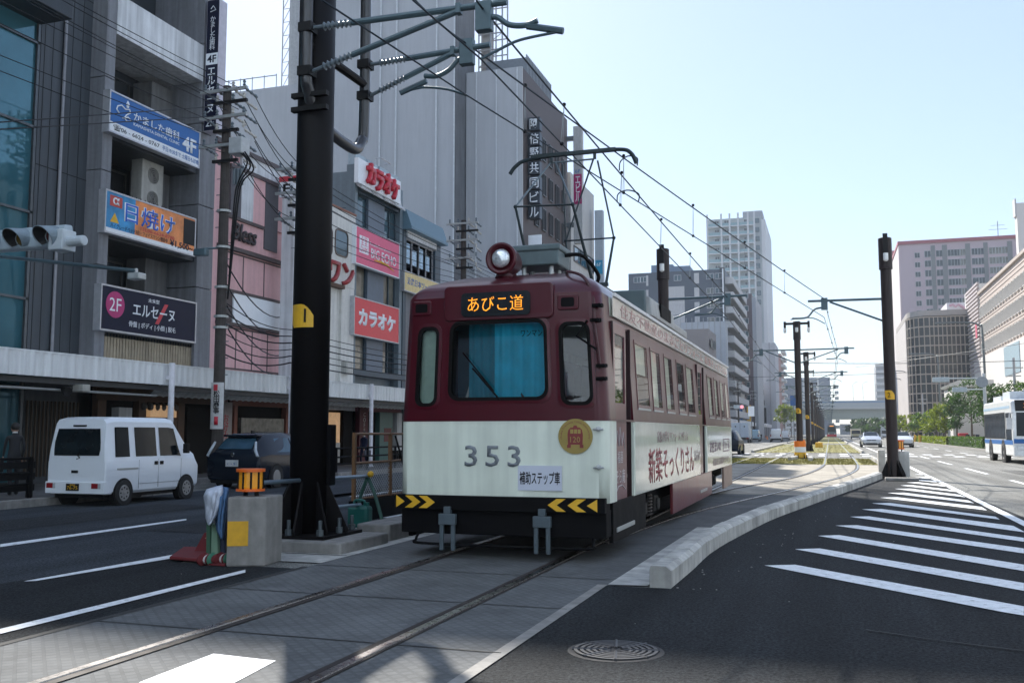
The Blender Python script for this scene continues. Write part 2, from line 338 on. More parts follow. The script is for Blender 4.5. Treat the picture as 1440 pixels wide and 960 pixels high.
# painted lines
def mark(*px): return sheet('road_marking', [gp(*p)[:2] for p in px], .012, paint)
mark((0, 766), (262, 730), (262, 732), (0, 770)); mark((33, 818.5), (50, 818), (277, 780), (277, 776), (270, 776))
mark((0, 886), (345, 802), (345, 806), (0, 893))
def line(x, y0, y1, w=.14, x2=None):
    x2 = x if x2 is None else x2
    sheet('road_marking', [(x - w / 2, y0), (x + w / 2, y0), (x2 + w / 2, y1), (x2 - w / 2, y1)], .012, paint)
for k in range(8): line(-9.95, 19 + k * 10, 24 + k * 10)
line(-7.0, 14.5, 40, .15, -5.6); line(-5.6, 40, 54, .15)
mark((195, 962), (300, 921), (388, 931), (330, 962))
# hatched area
hat = [((1075, 796), (1118, 795), (1440, 854), (1440, 867), (1410, 862)), ((1118, 773), (1153, 772), (1440, 821), (1440, 832)), ((1150, 754), (1180, 753), (1440, 795), (1440, 804)),
       ((1175, 739.5), (1205, 739), (1440, 772), (1440, 779)), ((1195, 727), (1222, 726.5), (1440, 757), (1440, 762.5)), ((1212, 716.5), (1240, 716), (1425, 740), (1440, 748), (1440, 749)),
       ((1226, 708), (1252, 707.5), (1400, 727), (1406, 731)), ((1238, 700), (1262, 699.5), (1380, 713), (1388, 718)), ((1248, 693.3), (1272, 693), (1362, 704), (1370, 708)),
       ((1258, 687.5), (1280, 687.3), (1350, 696), (1358, 699.5)), ((1266, 682.7), (1284, 682.5), (1338, 689), (1346, 692)), ((1275, 678.5), (1292, 678.3), (1328, 682.5), (1335, 685)),
       ((1282, 675), (1296, 674.8), (1318, 677), (1325, 679)), ((1288, 671.5), (1300, 671.4), (1312, 672.5), (1316, 674)), ((1286, 667), (1296, 666.8), (1304, 667.8), (1307, 669))]
for h in hat: mark(*h)
line(2.78, 15.2, 60, .16, 3.2); line(3.2, 73, 300, .15)
for k in range(5): line(5.0, 26 + k * 10, 31.5 + k * 10, .15)
for k in range(18): line(5.2, 76 + k * 10, 82 + k * 10, .15)
for k in range(25): line(8.6, 34 + k * 9, 38 + k * 9, .15)
for y0, y1 in ((61, 63), (66, 68)):          # crossing blocks over both roads and the track
    for x in [-13.2 + 1.25 * k for k in range(20)]:
        rect('road_marking', x, x + .55, y0 - .6, y1 - .8, .012, paint)
# patches, cracks and grit on the asphalt
mb = MB(); rn = random.Random(5)
for k in range(45):
    t_ = rn.random() ** 1.5; x = -1.2 + 2.6 * t_ + rn.uniform(.05, .5) - (.3 if t_ < .5 else .15); y = 9 + 22 * t_ + rn.uniform(-.5, .5); s_ = rn.uniform(.004, .012); mb.box(x, x + s_ * 1.5, y, y + s_, .01, .012 + s_ * .6)
for k in range(25): x, y, s_ = rn.uniform(-8, 6), rn.uniform(4.5, 16), rn.uniform(.004, .01); mb.box(x, x + s_ * 1.6, y, y + s_, .01, .012 + s_ * .5)
tag(mb.build('grit', conc), 'pale grit and litter crumbs scattered along the kerb and road', 'grit', kind='stuff')
sheet('asphalt_patch', [(-12.6, 9.5), (-11.2, 9.4), (-11.1, 15.8), (-12.5, 15.9)], .009, ground_mat('patch asphalt', (.024, .026, .03), 'asphalt', .1)); sheet('asphalt_patch', [(-9.3, 11.5), (-7.9, 11.5), (-7.8, 13.0), (-9.3, 13.1)], .009, MATS['patch asphalt']); sheet('asphalt_patch', [(6, 26), (7.6, 26), (7.5, 40), (6, 40)], .009, ground_mat('grey patch', (.09, .09, .09), 'asphalt', .1))
for pts in ([(-13, 8.2), (-11.6, 8.6), (-9.8, 8.3), (-8.3, 8.9)], [(-10.8, 16.5), (-10.2, 19), (-10.6, 22), (-10.1, 27)], [(3.3, 17), (4.6, 18.5), (5.2, 22), (6.4, 24)], [(.2, 7.4), (1.3, 7.0), (2.6, 7.3)]):
    ps = spline(pts, 8); a_ = [(p.x, p.y) for p in ps]; sheet('asphalt_crack', [(x + rn.uniform(-.02, .02), y + .01) for x, y in a_] + [(x + rn.uniform(-.02, .02), y - .01) for x, y in a_[::-1]], .0135, dark)
# manhole cover
iron = M('cast iron', (.022, .022, .024), .8, 0, var=.3, scale=30)
mc = thing('manhole_cover', 'round ribbed iron manhole cover set in the asphalt beside the track', 'manhole', (gp(866, 916)).to_tuple())
c = Vector(mc.location); mb = MB(); mb.lathe(c, (0, 0, 1), [(.31, .0), (.31, .006), (.295, .009), (0, .009)], 40)
mb.build('cover', iron, mc); mb = MB()
for r in (.27, .23, .19, .15, .11): ring(mb, [c + Vector((math.cos(t) * r, math.sin(t) * r, .012)) for t in (k * math.pi / 20 for k in range(40))], [c + Vector((math.cos(t) * (r - .022), math.sin(t) * (r - .022), .012)) for t in (k * math.pi / 20 for k in range(40))], (0, 0, .006))
for k in range(8):
    t = k * math.pi / 4 + .2; d = Vector((math.cos(t), math.sin(t), 0)); mb.tube([c + d * .05 + Vector((0, 0, .012)), c + d * .28 + Vector((0, 0, .012))], .012, 6)
mb.build('rib', M('worn iron', (.05, .05, .055), .6), mc)
# ================================================================ THE TRAM (built at the origin, front at y = 0)
maroon = M('maroon paint', (.072, .0025, .0095), .3, var=.08, scale=2, coat=.22, spec=.35)
cream = M('cream paint', (.8, .85, .73), .35, var=.06, scale=2.5, coat=.25, streak=.17)
black = M('black paint', (.004, .004, .005), .65, spec=.1, var=.2, scale=5)
rubber = M('black rubber', (.006, .006, .006), .7, spec=.1)
pane_m = glass('clear glass', (.78, .86, .86))
grey_m = M('grey metal', (.14, .16, .17), .45, .3, var=.15, scale=8)
lgrey = M('light grey metal', (.42, .43, .42), .4, .4)
white_p = M('white plastic', (.72, .73, .73), .4, var=.04)
yellow = M('signal yellow', (.75, .42, .02), .5, var=.12)
red_l = M('faded red lettering', (.33, .07, .07), .5, var=.2)
tram = thing('tram', 'maroon and cream city tram numbered 353, showing its destination in amber lamps', 'tram')
TW, TL = 1.23, 13.9
def lean(x, z): return x * (1 - .062 * min(1, max(0, (z - 1.54) / 1.4)))
def front_y(x): return .03 * (x / 1.09) ** 2
FC = [-1.0, -.78, -.6, .56, .74, .93]; FC = sorted(set(FC[1:] + [-.93, -.3, 0, .3, -.985 + .0]))
cols = []
def arc(cx, cy, a0, a1, reg, n=7):
    for k in range(n): a = R(a0 + (a1 - a0) * k / (n - 1)); cols.append((cx + .14 * math.cos(a), cy + .14 * math.sin(a), reg))
RY = sorted([.47, 1.47, 1.83, 2.67, 2.96, 3.7, 4.11, 4.82, 5.33, 6.1, 6.4, 7.26, 7.75, 8.72, 9.4, 10.2, 10.6, 11.3, 11.75, 12.5, 12.85, 13.5])
for x in (-1.02, -.78, -.6, -.3, 0, .3, .56, .74, 1.07): cols.append((x, front_y(x), 'F'))
arc(1.09, .17, -90, 0, 'FR'); cols += [(TW, y, 'R') for y in RY]; arc(1.09, TL - .17, 0, 90, 'BR')
for x in (.6, .0, -.6): cols.append((x, TL - front_y(x), 'B'))
arc(-1.09, TL - .17, 90, 180, 'BL'); cols += [(-TW, y, 'L') for y in RY[::-1]]; arc(-1.09, .17, 180, 270, 'FL')
zr = [.64, 1.08, 1.54, 1.72, 1.78, 2.2, 2.55, 2.6, 2.64, 2.72, 2.94]
SW = [(1.83, 2.67), (2.96, 3.7), (4.11, 4.82), (5.33, 6.1), (6.4, 7.26), (9.4, 10.2), (10.6, 11.3), (11.75, 12.5), (12.85, 13.5)]
def hole(xa, ya, xb, yb, ra, rb, z0, z1):
    x, y, z = (xa + xb) / 2, (ya + yb) / 2, (z0 + z1) / 2
    if y < .3 and abs(x) < 1.1:
        if -.6 < x < .56 and 1.78 < z < 2.64: return True
        if (.74 < x < 1.07 or -1.02 < x < -.78) and 1.72 < z < 2.6: return True
    if abs(x) > 1.2:
        if z < 2.64 and (.47 < y < 1.47 or 7.75 < y < 8.72): return True
        if 1.72 < z < 2.55 and any(a < y < b for a, b in SW): return True
    if y > TL - .3 and abs(x) < .6 and 1.78 < z < 2.6: return True
mb = MB(); n = len(cols)
for i in range(n):
    (xa, ya, ra), (xb, yb, rb) = cols[i], cols[(i + 1) % n]
    for z0, z1 in zip(zr, zr[1:]):
        if hole(xa, ya, xb, yb, ra, rb, z0, z1): continue
        zm = (z0 + z1) / 2; side = ra in 'RL' and rb in 'RL'
        mb.mi = 1 if zm < 1.54 or (side and zm > 2.72) else 0
        mb.poly([(lean(xa, z0), ya, z0), (lean(xb, z0), yb, z0), (lean(xb, z1), yb, z1), (lean(xa, z1), ya, z1)])
body = mb.build('body', [maroon, cream], tram, solid=.045)
bm = bmesh.new(); bm.from_mesh(body.data); bmesh.ops.remove_doubles(bm, verts=bm.verts, dist=1e-4); bm.to_mesh(body.data); bm.free()
for p in body.data.polygons: p.use_smooth = abs(p.normal.x) < .99 and abs(p.normal.y) < .97
# roof
mb = MB(); rings = []
prof = [(0, 2.94), (.025, 3.0), (.08, 3.065), (.17, 3.13), (.31, 3.19), (.5, 3.255), (.8, 3.3), (1.05, 3.325), (1.17, 3.33)]
for ins, z in prof:
    r = []
    for x, y, _ in cols:
        fx = (TW - ins) / TW; cy = TL / 2; fy = (TL / 2 - ins * 1.15) / (TL / 2)
        r.append((lean(x, z) * fx, cy + (y - cy) * fy, z))
    rings.append(r)
mb.loft(rings, True, False); mb.poly(rings[-1]); mb.mi = 1
roof = mb.build('roof', [M('roof maroon', (.065, .003, .01), .32, var=.12, scale=3, coat=.25)], tram, smooth=True)
mb = MB()
for s in (-1, 1): mb.box(s * 1.19, s * 1.225, .5, TL - .45, 2.945, 2.985)
mb.build('rain_gutter', M('roof edge highlight', (.7, .7, .7), .4), roof)  # gutter in white: the highlight along the roof shoulder is put into its colour
mb = MB(); mb.prism([(.98, .13, 3.1), (1.04, .17, 3.07), (.9, .1, 3.14)], (0, .01, 0))
ps = spline([(.55, .9, 3.31), (.72, .35, 3.23), (.95, .13, 3.12), (1.07, .06, 2.9), (1.09, .03, 2.6), (1.13, .03, 2.3), (1.15, .04, 2.1)], 6)
mb = MB(); mb.tube(ps, .018, 6)
mb.build('cable', M('maroon cable', (.06, .01, .015), .5), roof)
mb = MB()
for x, z in ((1.12, 2.78), (1.1, 2.62), (1.16, 2.12), (1.16, 1.98)): mb = MB(); mb.box(x - .05, x + .07, .0, .06, z - .015, z + .02); mb.cyl((x + .04, -.03, z), (x + .04, .07, z), .022, 8); mb.build('cable_bracket', black, tram)
# front windows: gasket, pane
def front_window(cx, w, z0, z1, rad, parent_name='front_window', behind=None):
    cz, h = (z0 + z1) / 2, z1 - z0
    def pt(p, dy): return (lean(cx + p[0], cz + p[1]), front_y(cx + p[0]) + dy, cz + p[1])
    mb = MB(); o, i = rrect(w + .05, h + .05, rad + .03), rrect(w - .03, h - .03, rad)
    ring(mb, [pt(p, -.012) for p in o], [pt(p, -.012) for p in i], (0, .05, 0))
    f = mb.build(parent_name, rubber, tram, smooth=False); mb = MB(); mb.poly([pt(p, .02) for p in i]); mb.build('pane', pane_m, f)
    mb = MB(); o2 = rrect(w + .12, h + .12, rad + .05); o1 = rrect(w + .05, h + .05, rad + .03)
    ring(mb, [pt(p, -.01) for p in o2], [pt(p, -.014) for p in o1], (0, .012, 0)); mb.build('rim', maroon, f)
    return f
fw = front_window(-.02, 1.16, 1.78, 2.64, .1)
front_window(-.9, .235, 1.72, 2.59, .07); front_window(.905, .32, 1.72, 2.59, .08)
text('ワンマン', (.38, .012, 2.5), (1, 0, 0), .25, .07, black, fw, depth=.003)
# inside: floor, ceiling, cab partition, blue curtain, seat rows, hand poles
inn = M('cabin lining', (.22, .24, .22), .7); blue = M('blue curtain', (.015, .6, .85), .7, var=.22, scale=2.2, trans=0)
dk = M('dark interior', (.02, .03, .035), .8)
mb = MB(); mb.box(-1.15, 1.15, .12, 13.7, .86, .9); mb.box(-1.1, 1.1, .3, 13.6, 2.86, 2.9); mb.build('cabin_floor', inn, tram)
mb = MB(); pts = []
for k in range(25): x = -.12 + .69 * k / 24; pts.append((x, .2 + .02 * math.sin(k * 1.3), ))
mb.loft([[(x, y, z) for x, y in pts] for z in (1.0, 2.8)], False, False); mb.build('curtain', blue, tram, smooth=True)
mb = MB(); mb.box(-1.1, -.02, 1.3, 1.34, .9, 2.85); mb.box(-.03, .0, .5, 1.3, .9, 2.85); mb.build('cab_partition', M('teal reflection lining', (.02, .14, .18), .6), tram); mb = MB(); mb.loft([[(-.46 + .025 * k, .27 + .03 * math.sin(k * 1.5), z) for k in range(15)] for z in (.95, 2.8)], False, False); mb.build('curtain', M('teal reflection drape', (.012, .26, .36), .8), tram, smooth=True)  # teal of partition and second drape stands in for bluish windscreen reflections
mb = MB()
for x, y in ((-.35, .5), (-.52, .7), (-.15, .65)): mb.cyl((x, y, .9), (x, y, 2.8), .018, 8)
mb.tube([(-.5, .3, 1.8), (-.35, .34, 2.3), (-.33, .36, 2.36)], .018, 8); mb.build('hand_pole', lgrey, tram)
mb = MB(); st = [(.36 + .17 * math.cos(t), .24 + .05 * math.sin(t), 1.86 + .1 * math.sin(t)) for t in (k * math.pi / 10 for k in range(21))]
mb.tube(st, .016, 6, False); mb.tube([(.36, .24, 1.76), (.36, .24, 1.96)], .014, 6); mb.build('control_wheel', black, tram)
mb = MB(); mb.loft([[(-1.06, .13, z), (-.93, .085, z), (-.76, .07, z)] for z in (1.65, 2.65)], False, False); mb.build('side_blind', M('pale green blind', (.6, .68, .58), .8), tram)
mb = MB()
for y in [1.7 + .9 * k for k in range(13)]:
    if not 7.3 < y < 9: MB().box(-1.14, -.75, y, y + .42, .9, 1.75).build('seat', M('seat green', (.05, .12, .07), .9), tram)
# wiper
mb = MB(); mb.tube([(.02, -.02, 1.76), (-.28, -.045, 2.1), (-.3, -.045, 2.12)], .012, 6); mb.tube([(-.05, -.03, 1.86), (-.42, -.035, 2.3)], .009, 6); mb.build('wiper', black, tram)
mb = MB(); mb.tube([(1.02, -.01, 2.62), (.9, -.02, 2.45), (1.12, .0, 2.3)], .012, 6); mb.build('wiper', black, tram)
# destination display
mb = MB(); o = rrect(1.3, .4, .06)
mb.prism([(-.01 + p[0], front_y(p[0]) - .035, 2.865 + p[1]) for p in o], (0, .1, 0)); db = mb.build('destination_box', maroon, tram, bevel=.012)
mb = MB(); mb.prism([(-.03 + p[0], -.045, 2.84 + p[1]) for p in rrect(.82, .27, .05)], (0, .02, 0)); mb.build('screen', M('black screen', (.01, .012, .014), .15), db)
amber = M('amber lamps', (.6, .25, .03), .5, emit=(1, .33, .015), estr=.55)
text('あびこ道', (-.03, -.046, 2.845), (1, 0, 0), .66, .17, amber, db, depth=.003, bold=-.004)
# small grilles by the display
for x in (-.95, .8):
    mb = MB(); mb.prism([(x + p[0], front_y(x) - .02, 2.83 + p[1]) for p in rrect(.24, .17, .03)], (0, .05, 0)); v = mb.build('vent', maroon, tram, bevel=.01)
    mb = MB(); mb.prism([(x + p[0], front_y(x) - .026, 2.83 + p[1]) for p in rrect(.15, .1, .02)], (0, .02, 0)); mb.build('lamp', black, v)
# headlamp on the roof
hl = MB(); hc = (-.1, .42, 3.43); hl.lathe(hc, (0, -1, 0), [(.06, -.42), (.13, -.36), (.165, -.2), (.178, 0), (.19, .04), (.19, .07), (.165, .085), (.13, .03), (.1, .02)], 32)
hl.prism([(-.2, .42, 3.2), (0, .42, 3.2), (-.04, .42, 3.3), (-.16, .42, 3.3)], (0, .35, 0)); h = hl.build('headlamp', maroon, tram, smooth=True)
mb = MB(); mb.lathe((-.1, .36, 3.43), (0, -1, 0), [(.112, 0), (.112, .012), (.08, .035), (.03, .045), (0, .046)], 28); mb.build('lens', M('lamp glass', (.75, .78, .8), .12, .6, var=.5, scale=22), h, smooth=True)
# bumper with chevrons, apron, rail guards, lifeguard bar
mb = MB(); fx = [-1.26, -1.2, -.93, -.5, 0, .5, .93, 1.15, 1.2]
def fr(x): return front_y(max(-.93, min(.93, x))) + (max(0, abs(x) - .93) * .12)
mb.loft([[(x, fr(x) - .07, .54), (x, fr(x) - .07, .7), (x, fr(x) + .2, .7), (x, fr(x) + .2, .54)] for x in fx], True, True); bp = mb.build('bumper', black, tram, bevel=.008)
def chev(x0, s, tri=False):
    f = lambda x, z: (x, fr(x) - .074, z)
    if tri: return [f(x0, .555), f(x0 + s * .11, .622), f(x0, .69)]
    return [f(x0, .555), f(x0 + s * .1, .555), f(x0 + s * .2, .622), f(x0 + s * .1, .69), f(x0, .69), f(x0 + s * .1, .622)]
for s, xs in ((1, (-1.235, -1.12, -.94)), (-1, (1.12, 1.0, .78))):
    for k, x in enumerate(xs):
        pts = chev(x, s, k == 0); mb = MB()
        if k == 0: mb.prism(pts, (0, .006, 0))
        else: mb.prism([pts[0], pts[1], pts[2], pts[5]], (0, .006, 0)); mb.prism([pts[5], pts[2], pts[3], pts[4]], (0, .006, 0))
        mb.build('chevron', yellow, bp)
mb = MB(); mb.loft([[(x, fr(x), .27), (x, fr(x), .56), (x, fr(x) + .25, .56), (x, fr(x) + .25, .27)] for x in fx[1:]], True, True)
mb.box(-1.0, 1.0, .4, 13.5, .4, .86); mb.box(.85, 1.2, .3, .5, .27, .64); mb.build('apron', black, tram, bevel=.01)
for x in (-.58, .52):
    mb = MB(); mb.box(x - .09, x - .045, -.09, -.05, .1, .48); mb.box(x + .045, x + .09, -.09, -.05, .1, .48); mb.box(x - .1, x + .1, -.1, -.04, .38, .5); mb.box(x - .04, x + .04, -.1, -.03, .5, .58); mb.build('rail_guard', M('blue grey steel', (.1, .13, .15), .5, .4), tram, bevel=.006)
mb = MB(); mb.tube(spline([(-.98, .1, .3), (-1.0, .02, .2), (-.92, -.03, .165), (0, -.05, .16), (.98, -.03, .165), (1.06, .02, .2), (1.05, .1, .3)], 6), .016, 8); mb.build('lifeguard_bar', black, tram)
mb = MB(); bl_ = [(x, y) for x, y, _ in cols]; o_ = [(lean(x * 1.004, 1.54), y + (-.005 if y < 1 else .005), 1.528) for x, y in bl_]; mb.loft([o_, [(x, y, 1.552) for x, y, z in o_]], True, False); mb.build('belt_strip', maroon, tram)
# numbers, notice, emblem, towing hooks
nm = M('grey number paint', (.2, .22, .24), .5, var=.3, scale=2.5)
text('353', (-.075, -.002, 1.14), (1, 0, 0), .66, .235, nm, tram, depth=.002, bold=.012, space=1.3, name='number')
mb = MB(); mb.prism([(.475 + a * .25, front_y(.475) - .012, .905 + b * .135) for a, b in ((-1, -1), (1, -1), (1, 1), (-1, 1))], (0, .012, 0)); nt = mb.build('notice_sticker', M('sticker white', (.6, .63, .72), .4, var=.02), tram)
text('補助ステップ車', (.475, front_y(.475) - .013, .905), (1, 0, 0), .46, .14, black, nt, depth=.002, bold=.012)
ec = Vector((.875, .016, 1.36)); ex = Vector((1, .044, 0)).normalized(); en = Vector((-.14, 1, 0)).normalized() * -1
en = Vector((.044, -1, 0)).normalized(); mb = MB(); mb.lathe(ec, en, [(.19, -.02), (.19, .012), (0, .012)], 40)
em = mb.build('emblem', M('dull gold', (.36, .27, .08), .42, .5, var=.1), tram); er = M('emblem red', (.22, .03, .03), .5)
def e2(pts, d=.004): mb.prism([ec + en * .0125 + ex * a + Vector((0, 0, b)) for a, b in pts], en * d)
mb = MB(); e2([(-.08, -.09), (.08, -.09), (.085, .02), (.075, .07), (.05, .095), (-.05, .095), (-.075, .07), (-.085, .02)]); e2([(-.09, -.125), (-.05, -.125), (-.05, -.09), (-.09, -.09)]); e2([(.05, -.125), (.09, -.125), (.09, -.09), (.05, -.09)]); e2([(-.025, .095), (.025, .095), (.015, .118), (-.015, .118)])
mb.build('tram_mark', er, em); gm2 = MATS['dull gold']
mb = MB(); e2([(-.055, .03), (-.02, .03), (-.02, .075), (-.055, .075)], .006); e2([(-.012, .03), (.022, .03), (.022, .075), (-.012, .075)], .006); e2([(.03, .03), (.06, .03), (.06, .075), (.03, .075)], .006); mb.build('mark_window', gm2, em)
text('120', ec + en * .019 + Vector((0, 0, -.035)), ex, .11, .06, gm2, em, depth=.002)
text('Osaka Tramway 120th Anniversary', ec + en * .015, ex, .55, .022, er, em, depth=.002, bend=.155)
for z in (1.44, 1.03):
    mb = MB(); mb.lathe((1.12, .045, z), (.4, -1, 0), [(.03, 0), (.03, .02), (.012, .025), (.012, .05)], 10); mb.tube([(1.08, .0, z - .005), (1.13, -.02, z - .01), (1.18, .02, z - .005)], .012, 6); mb.build('tow_hook', lgrey, tram)
# side windows: frames, panes, blinds
wf = M('window frame maroon', (.11, .02, .025), .35, coat=.3); blindm = M('cream blind', (.8, .74, .6), .8, var=.08)
for s in (1, -1):
    for k, (a, b) in enumerate(SW):
        mb = MB(); X = lambda z, d=0: s * (lean(TW, z) + d)
        o = [(X(1.7, .008), a - .02, 1.7), (X(1.7, .008), b + .02, 1.7), (X(2.57, .008), b + .02, 2.57), (X(2.57, .008), a - .02, 2.57)]
        i = [(X(1.75, .008), a + .015, 1.75), (X(1.75, .008), b - .015, 1.75), (X(2.53, .008), b - .015, 2.53), (X(2.53, .008), a + .015, 2.53)]
        ring(mb, o, i, (-s * .05, 0, 0)); f = mb.build('side_window', wf, tram)
        mb = MB(); mb.poly([(X(p[2], .003), p[1], p[2]) for p in i]); mb.build('pane', glass('side glass', (.92, .96, .95), .02, .6), f)
        mb = MB(); mb.box(X(1.72, .0), X(1.72, .014), a - .02, b + .02, 1.685, 1.71); mb.build('sill', lgrey, f)
        if s > 0:
            mb = MB(); z0 = (2.15, 1.76, 1.76, 2.42, 1.9, 1.76, 1.8, 1.9, 1.76)[k]; mb.loft([[(X(z, -.03), y, z) for z in (z0, 2.53)] for y in (a + .01, b - .01 - (.1 if k in (1, 2) else 0))], False, False); mb.build('blind', blindm if k != 3 else dk, f)
    # doors, recessed
    for a, b in ((.47, 1.47), (7.75, 8.72)):
        mb = MB(); xd = s * 1.195; c0, c1 = a + .03, b - .26
        for q in ((c0, c1, .36, 1.74), (c0, c1, 2.53, 2.66), (c0, c0 + .09, 1.74, 2.53), (c1 - .07, c1, 1.74, 2.53)): mb.box(xd - s * .03, xd, *q)
        dr = mb.build('door', M('door maroon', (.13, .015, .025), .3, coat=.4), tram, bevel=.004)
        mb = MB(); mb.box(xd - s * .02, xd - s * .012, c0 + .09, c1 - .07, 1.74, 2.53); mb.build('pane', pane_m, dr)
        mb = MB(); mb.box(xd - s * .1, xd + s * .04, a, b, .3, .35); mb.build('step', lgrey, dr, bevel=.005)
        mb = MB(); mb.box(s * 1.0, s * 1.05, a, b, .3, 2.7); mb.box(s * 1.0, s * 1.2, b - .02, b, .36, 2.66); mb.box(s * 1.0, s * 1.2, a, a + .02, .36, 2.66); mb.build('door_pocket', M('door jamb', (.03, .008, .01), .6), dr)
        if s > 0 and a < 1:
            lw = M('white lettering', (.55, .5, .5), .6)
            text('福喜', (xd + .001, .83, 1.12), (0, 1, 0), .3, .14, lw, dr, depth=.002); text('そら庵', (xd + .001, .83, .9), (0, 1, 0), .5, .16, lw, dr, depth=.002)
            mb = MB()
            for q in ([(.56, 1.2), (.66, 1.42), (.76, 1.25), (.83, 1.46), (.92, 1.25), (1.0, 1.4), (1.1, 1.2)], [(.56, .72), (.7, .79), (.9, .8), (1.1, .74)]): mb.tube([(xd + .004, y, z) for y, z in q], .006, 4)
            mb.build('door_drawing', lw, dr)
    # skirts
    sk = M('skirt maroon', (.15, .022, .028), .3, var=.15, coat=.3)
    mb = MB(); mb.box(s * 1.17, s * 1.222, .3, 2.25, .2, .637); mb.build('skirt', black, tram, bevel=.006)
    mb = MB(); mb.box(s * 1.18, s * 1.226, 4.5, 9.55, .18, .637); mb.build('skirt', sk, tram, bevel=.006)
    mb = MB(); mb.box(s * 1.18, s * 1.226, 11.85, 13.75, .16, .637); mb.build('skirt', M('end skirt', (.33, .22, .17), .5, var=.25), tram, bevel=.006)
# advertising panels along the side
adv = M('advert cream', (.72, .74, .64), .2, var=.05, coat=.9)
for s, q in ((1, ((1.5, 7.7), (8.78, 13.55))), (-1, ((1.5, 7.7), (8.78, 13.55)))):
    for a, b in q:
        mb = MB(); mb.box(s * 1.225, s * 1.24, a, b, .645, 1.535); ap = mb.build('advert_panel', adv, tram, bevel=.004)
        if s > 0 and a < 5:
            text('新築そっくりさん', (1.241, 4.6, .96), (0, 1, 0), 4.4, .46, red_l, ap, depth=.002, bold=.012)
            text('家族の夢をリフォームで叶える', (1.241, 4.6, 1.34), (0, 1, 0), 3.0, .16, M('grey red lettering', (.3, .2, .19), .6), ap, depth=.002)
            text('ほんもの', (1.241, 7.25, 1.0), (0, 1, 0), .7, .2, MATS['grey red lettering'], ap, depth=.002)
        elif s > 0:
            text('お住まいの', (1.241, 10.2, 1.12), (0, 1, 0), 2.0, .24, M('plum lettering', (.16, .07, .12), .6), ap, depth=.002, bold=.01)
            mb = MB(); ring(mb, [(1.2425, y, z) for y, z in ((11.7, .98), (13.0, .98), (13.0, 1.26), (11.7, 1.26))], [(1.2425, y, z) for y, z in ((11.73, 1.0), (12.97, 1.0), (12.97, 1.24), (11.73, 1.24))], (.003, 0, 0)); mb.build('text_box', MATS['plum lettering'], ap)
            text('リフォーム', (1.241, 12.35, 1.12), (0, 1, 0), 1.1, .16, MATS['plum lettering'], ap, depth=.002); text('相談会開催中です', (1.241, 11.3, .8), (0, 1, 0), 3.2, .15, MATS['grey red lettering'], ap, depth=.002)
for s in (1,):
    mb = MB(); mb.box(s * 1.19, s * 1.198, .5, 13.4, 2.72, 2.94); fb = mb.build('letter_board', M('letter board', (.8, .72, .62), .15, var=.08, coat=1.), tram)
    text('住友不動産のまるごとリフォーム  新築そっくりさん', (1.2, 7.0, 2.83), (0, 1, 0), 12.2, .16, M('pale red lettering', (.52, .3, .27), .5), fb, depth=.002)
# bogies
for y in (3.4, 10.8):
    mb = MB()
    for s in (-1, 1): mb.box(s * .86, s * .98, y - 1.0, y + 1.0, .42, .56); mb.box(s * .84, s * 1.0, y - .2, y + .2, .25, .6)
    mb.box(-.8, .8, y - .15, y + .15, .3, .55); bg_ = mb.build('bogie', M('bogie iron', (.025, .022, .02), .7, .2, var=.3), tram, bevel=.01)
    for dy in (-.72, .72):
        for s in (-1, 1):
            mb = MB(); mb.lathe((s * .7, y + dy, .345), (s, 0, 0), [(.33, -.02), (.33, .05), (.3, .06), (.26, .03), (.1, .03), (.1, .07), (0, .07)], 28); mb.build('wheel', M('wheel iron', (.07, .06, .055), .4, .6), bg_)
            mb = MB(); mb.box(s * .8, s * 1.04, y + dy - .13, y + dy + .13, .25, .48); mb.lathe((s * 1.04, y + dy, .36), (s, 0, 0), [(.1, 0), (.09, .04), (0, .05)], 14); mb.build('axle_box', MATS['bogie iron'], bg_, bevel=.015)
            mb = MB(); mb.tube([(s * .97 + .07 * math.cos(t), y + dy * .42 + .07 * math.sin(t), .2 + t * .007) for t in (k * .5 for k in range(90))], .014, 6); mb.build('spring', MATS['wheel iron'], bg_)
# roof gear: resistor box, cooler, base insulators, pantograph
rg = M('roof grey', (.1, .14, .15), .5, .2, var=.15, scale=6)
mb = MB(); mb.box(-.16, .42, 1.0, 1.55, 3.44, 3.68); mb.box(-.18, .44, .98, 1.57, 3.62, 3.7); bx = mb.build('roof_box', rg, tram, bevel=.02)
mb = MB()
for x in (-.05, .3):
    for y in (1.1, 1.45): mb.cyl((x, y, 3.29), (x, y, 3.45), .03, 8)
mb.build('insulator', lgrey, bx); mb = MB(); mb.tube(spline([(.42, 1.3, 3.6), (.6, 1.5, 3.62), (.7, 1.9, 3.45), (.6, 2.3, 3.4)], 6), .025, 6); mb.build('roof_cable', black, bx)
mb = MB(); q = [(-.55, 3.3, 3.28), (.95, 3.3, 3.2), (.88, 3.75, 3.56), (.6, 3.8, 3.66), (-.5, 3.8, 3.66)]
mb.loft([[(-.9, 4.5, 3.2), (.95, 4.5, 3.2), (.9, 4.6, 3.5), (.7, 4.65, 3.6), (-.6, 4.65, 3.6), (-.86, 4.6, 3.5)], [(-.9, 6.9, 3.2), (.95, 6.9, 3.2), (.92, 6.8, 3.5), (.7, 6.75, 3.6), (-.6, 6.75, 3.6), (-.86, 6.8, 3.5)]], True, True)
ac = mb.build('cooler', M('cooler grey', (.4, .4, .38), .5, var=.1, streak=.2), tram, bevel=.02)
mb = MB(); mb.box(.925, .96, 5.3, 6.3, 3.27, 3.48); mb.build('grille', black, ac); mb = MB(); mb.box(-.85, .85, 4.44, 4.55, 3.24, 3.6); mb.build('cooler_front', M('cooler dark', (.09, .13, .14), .5), ac, bevel=.02)
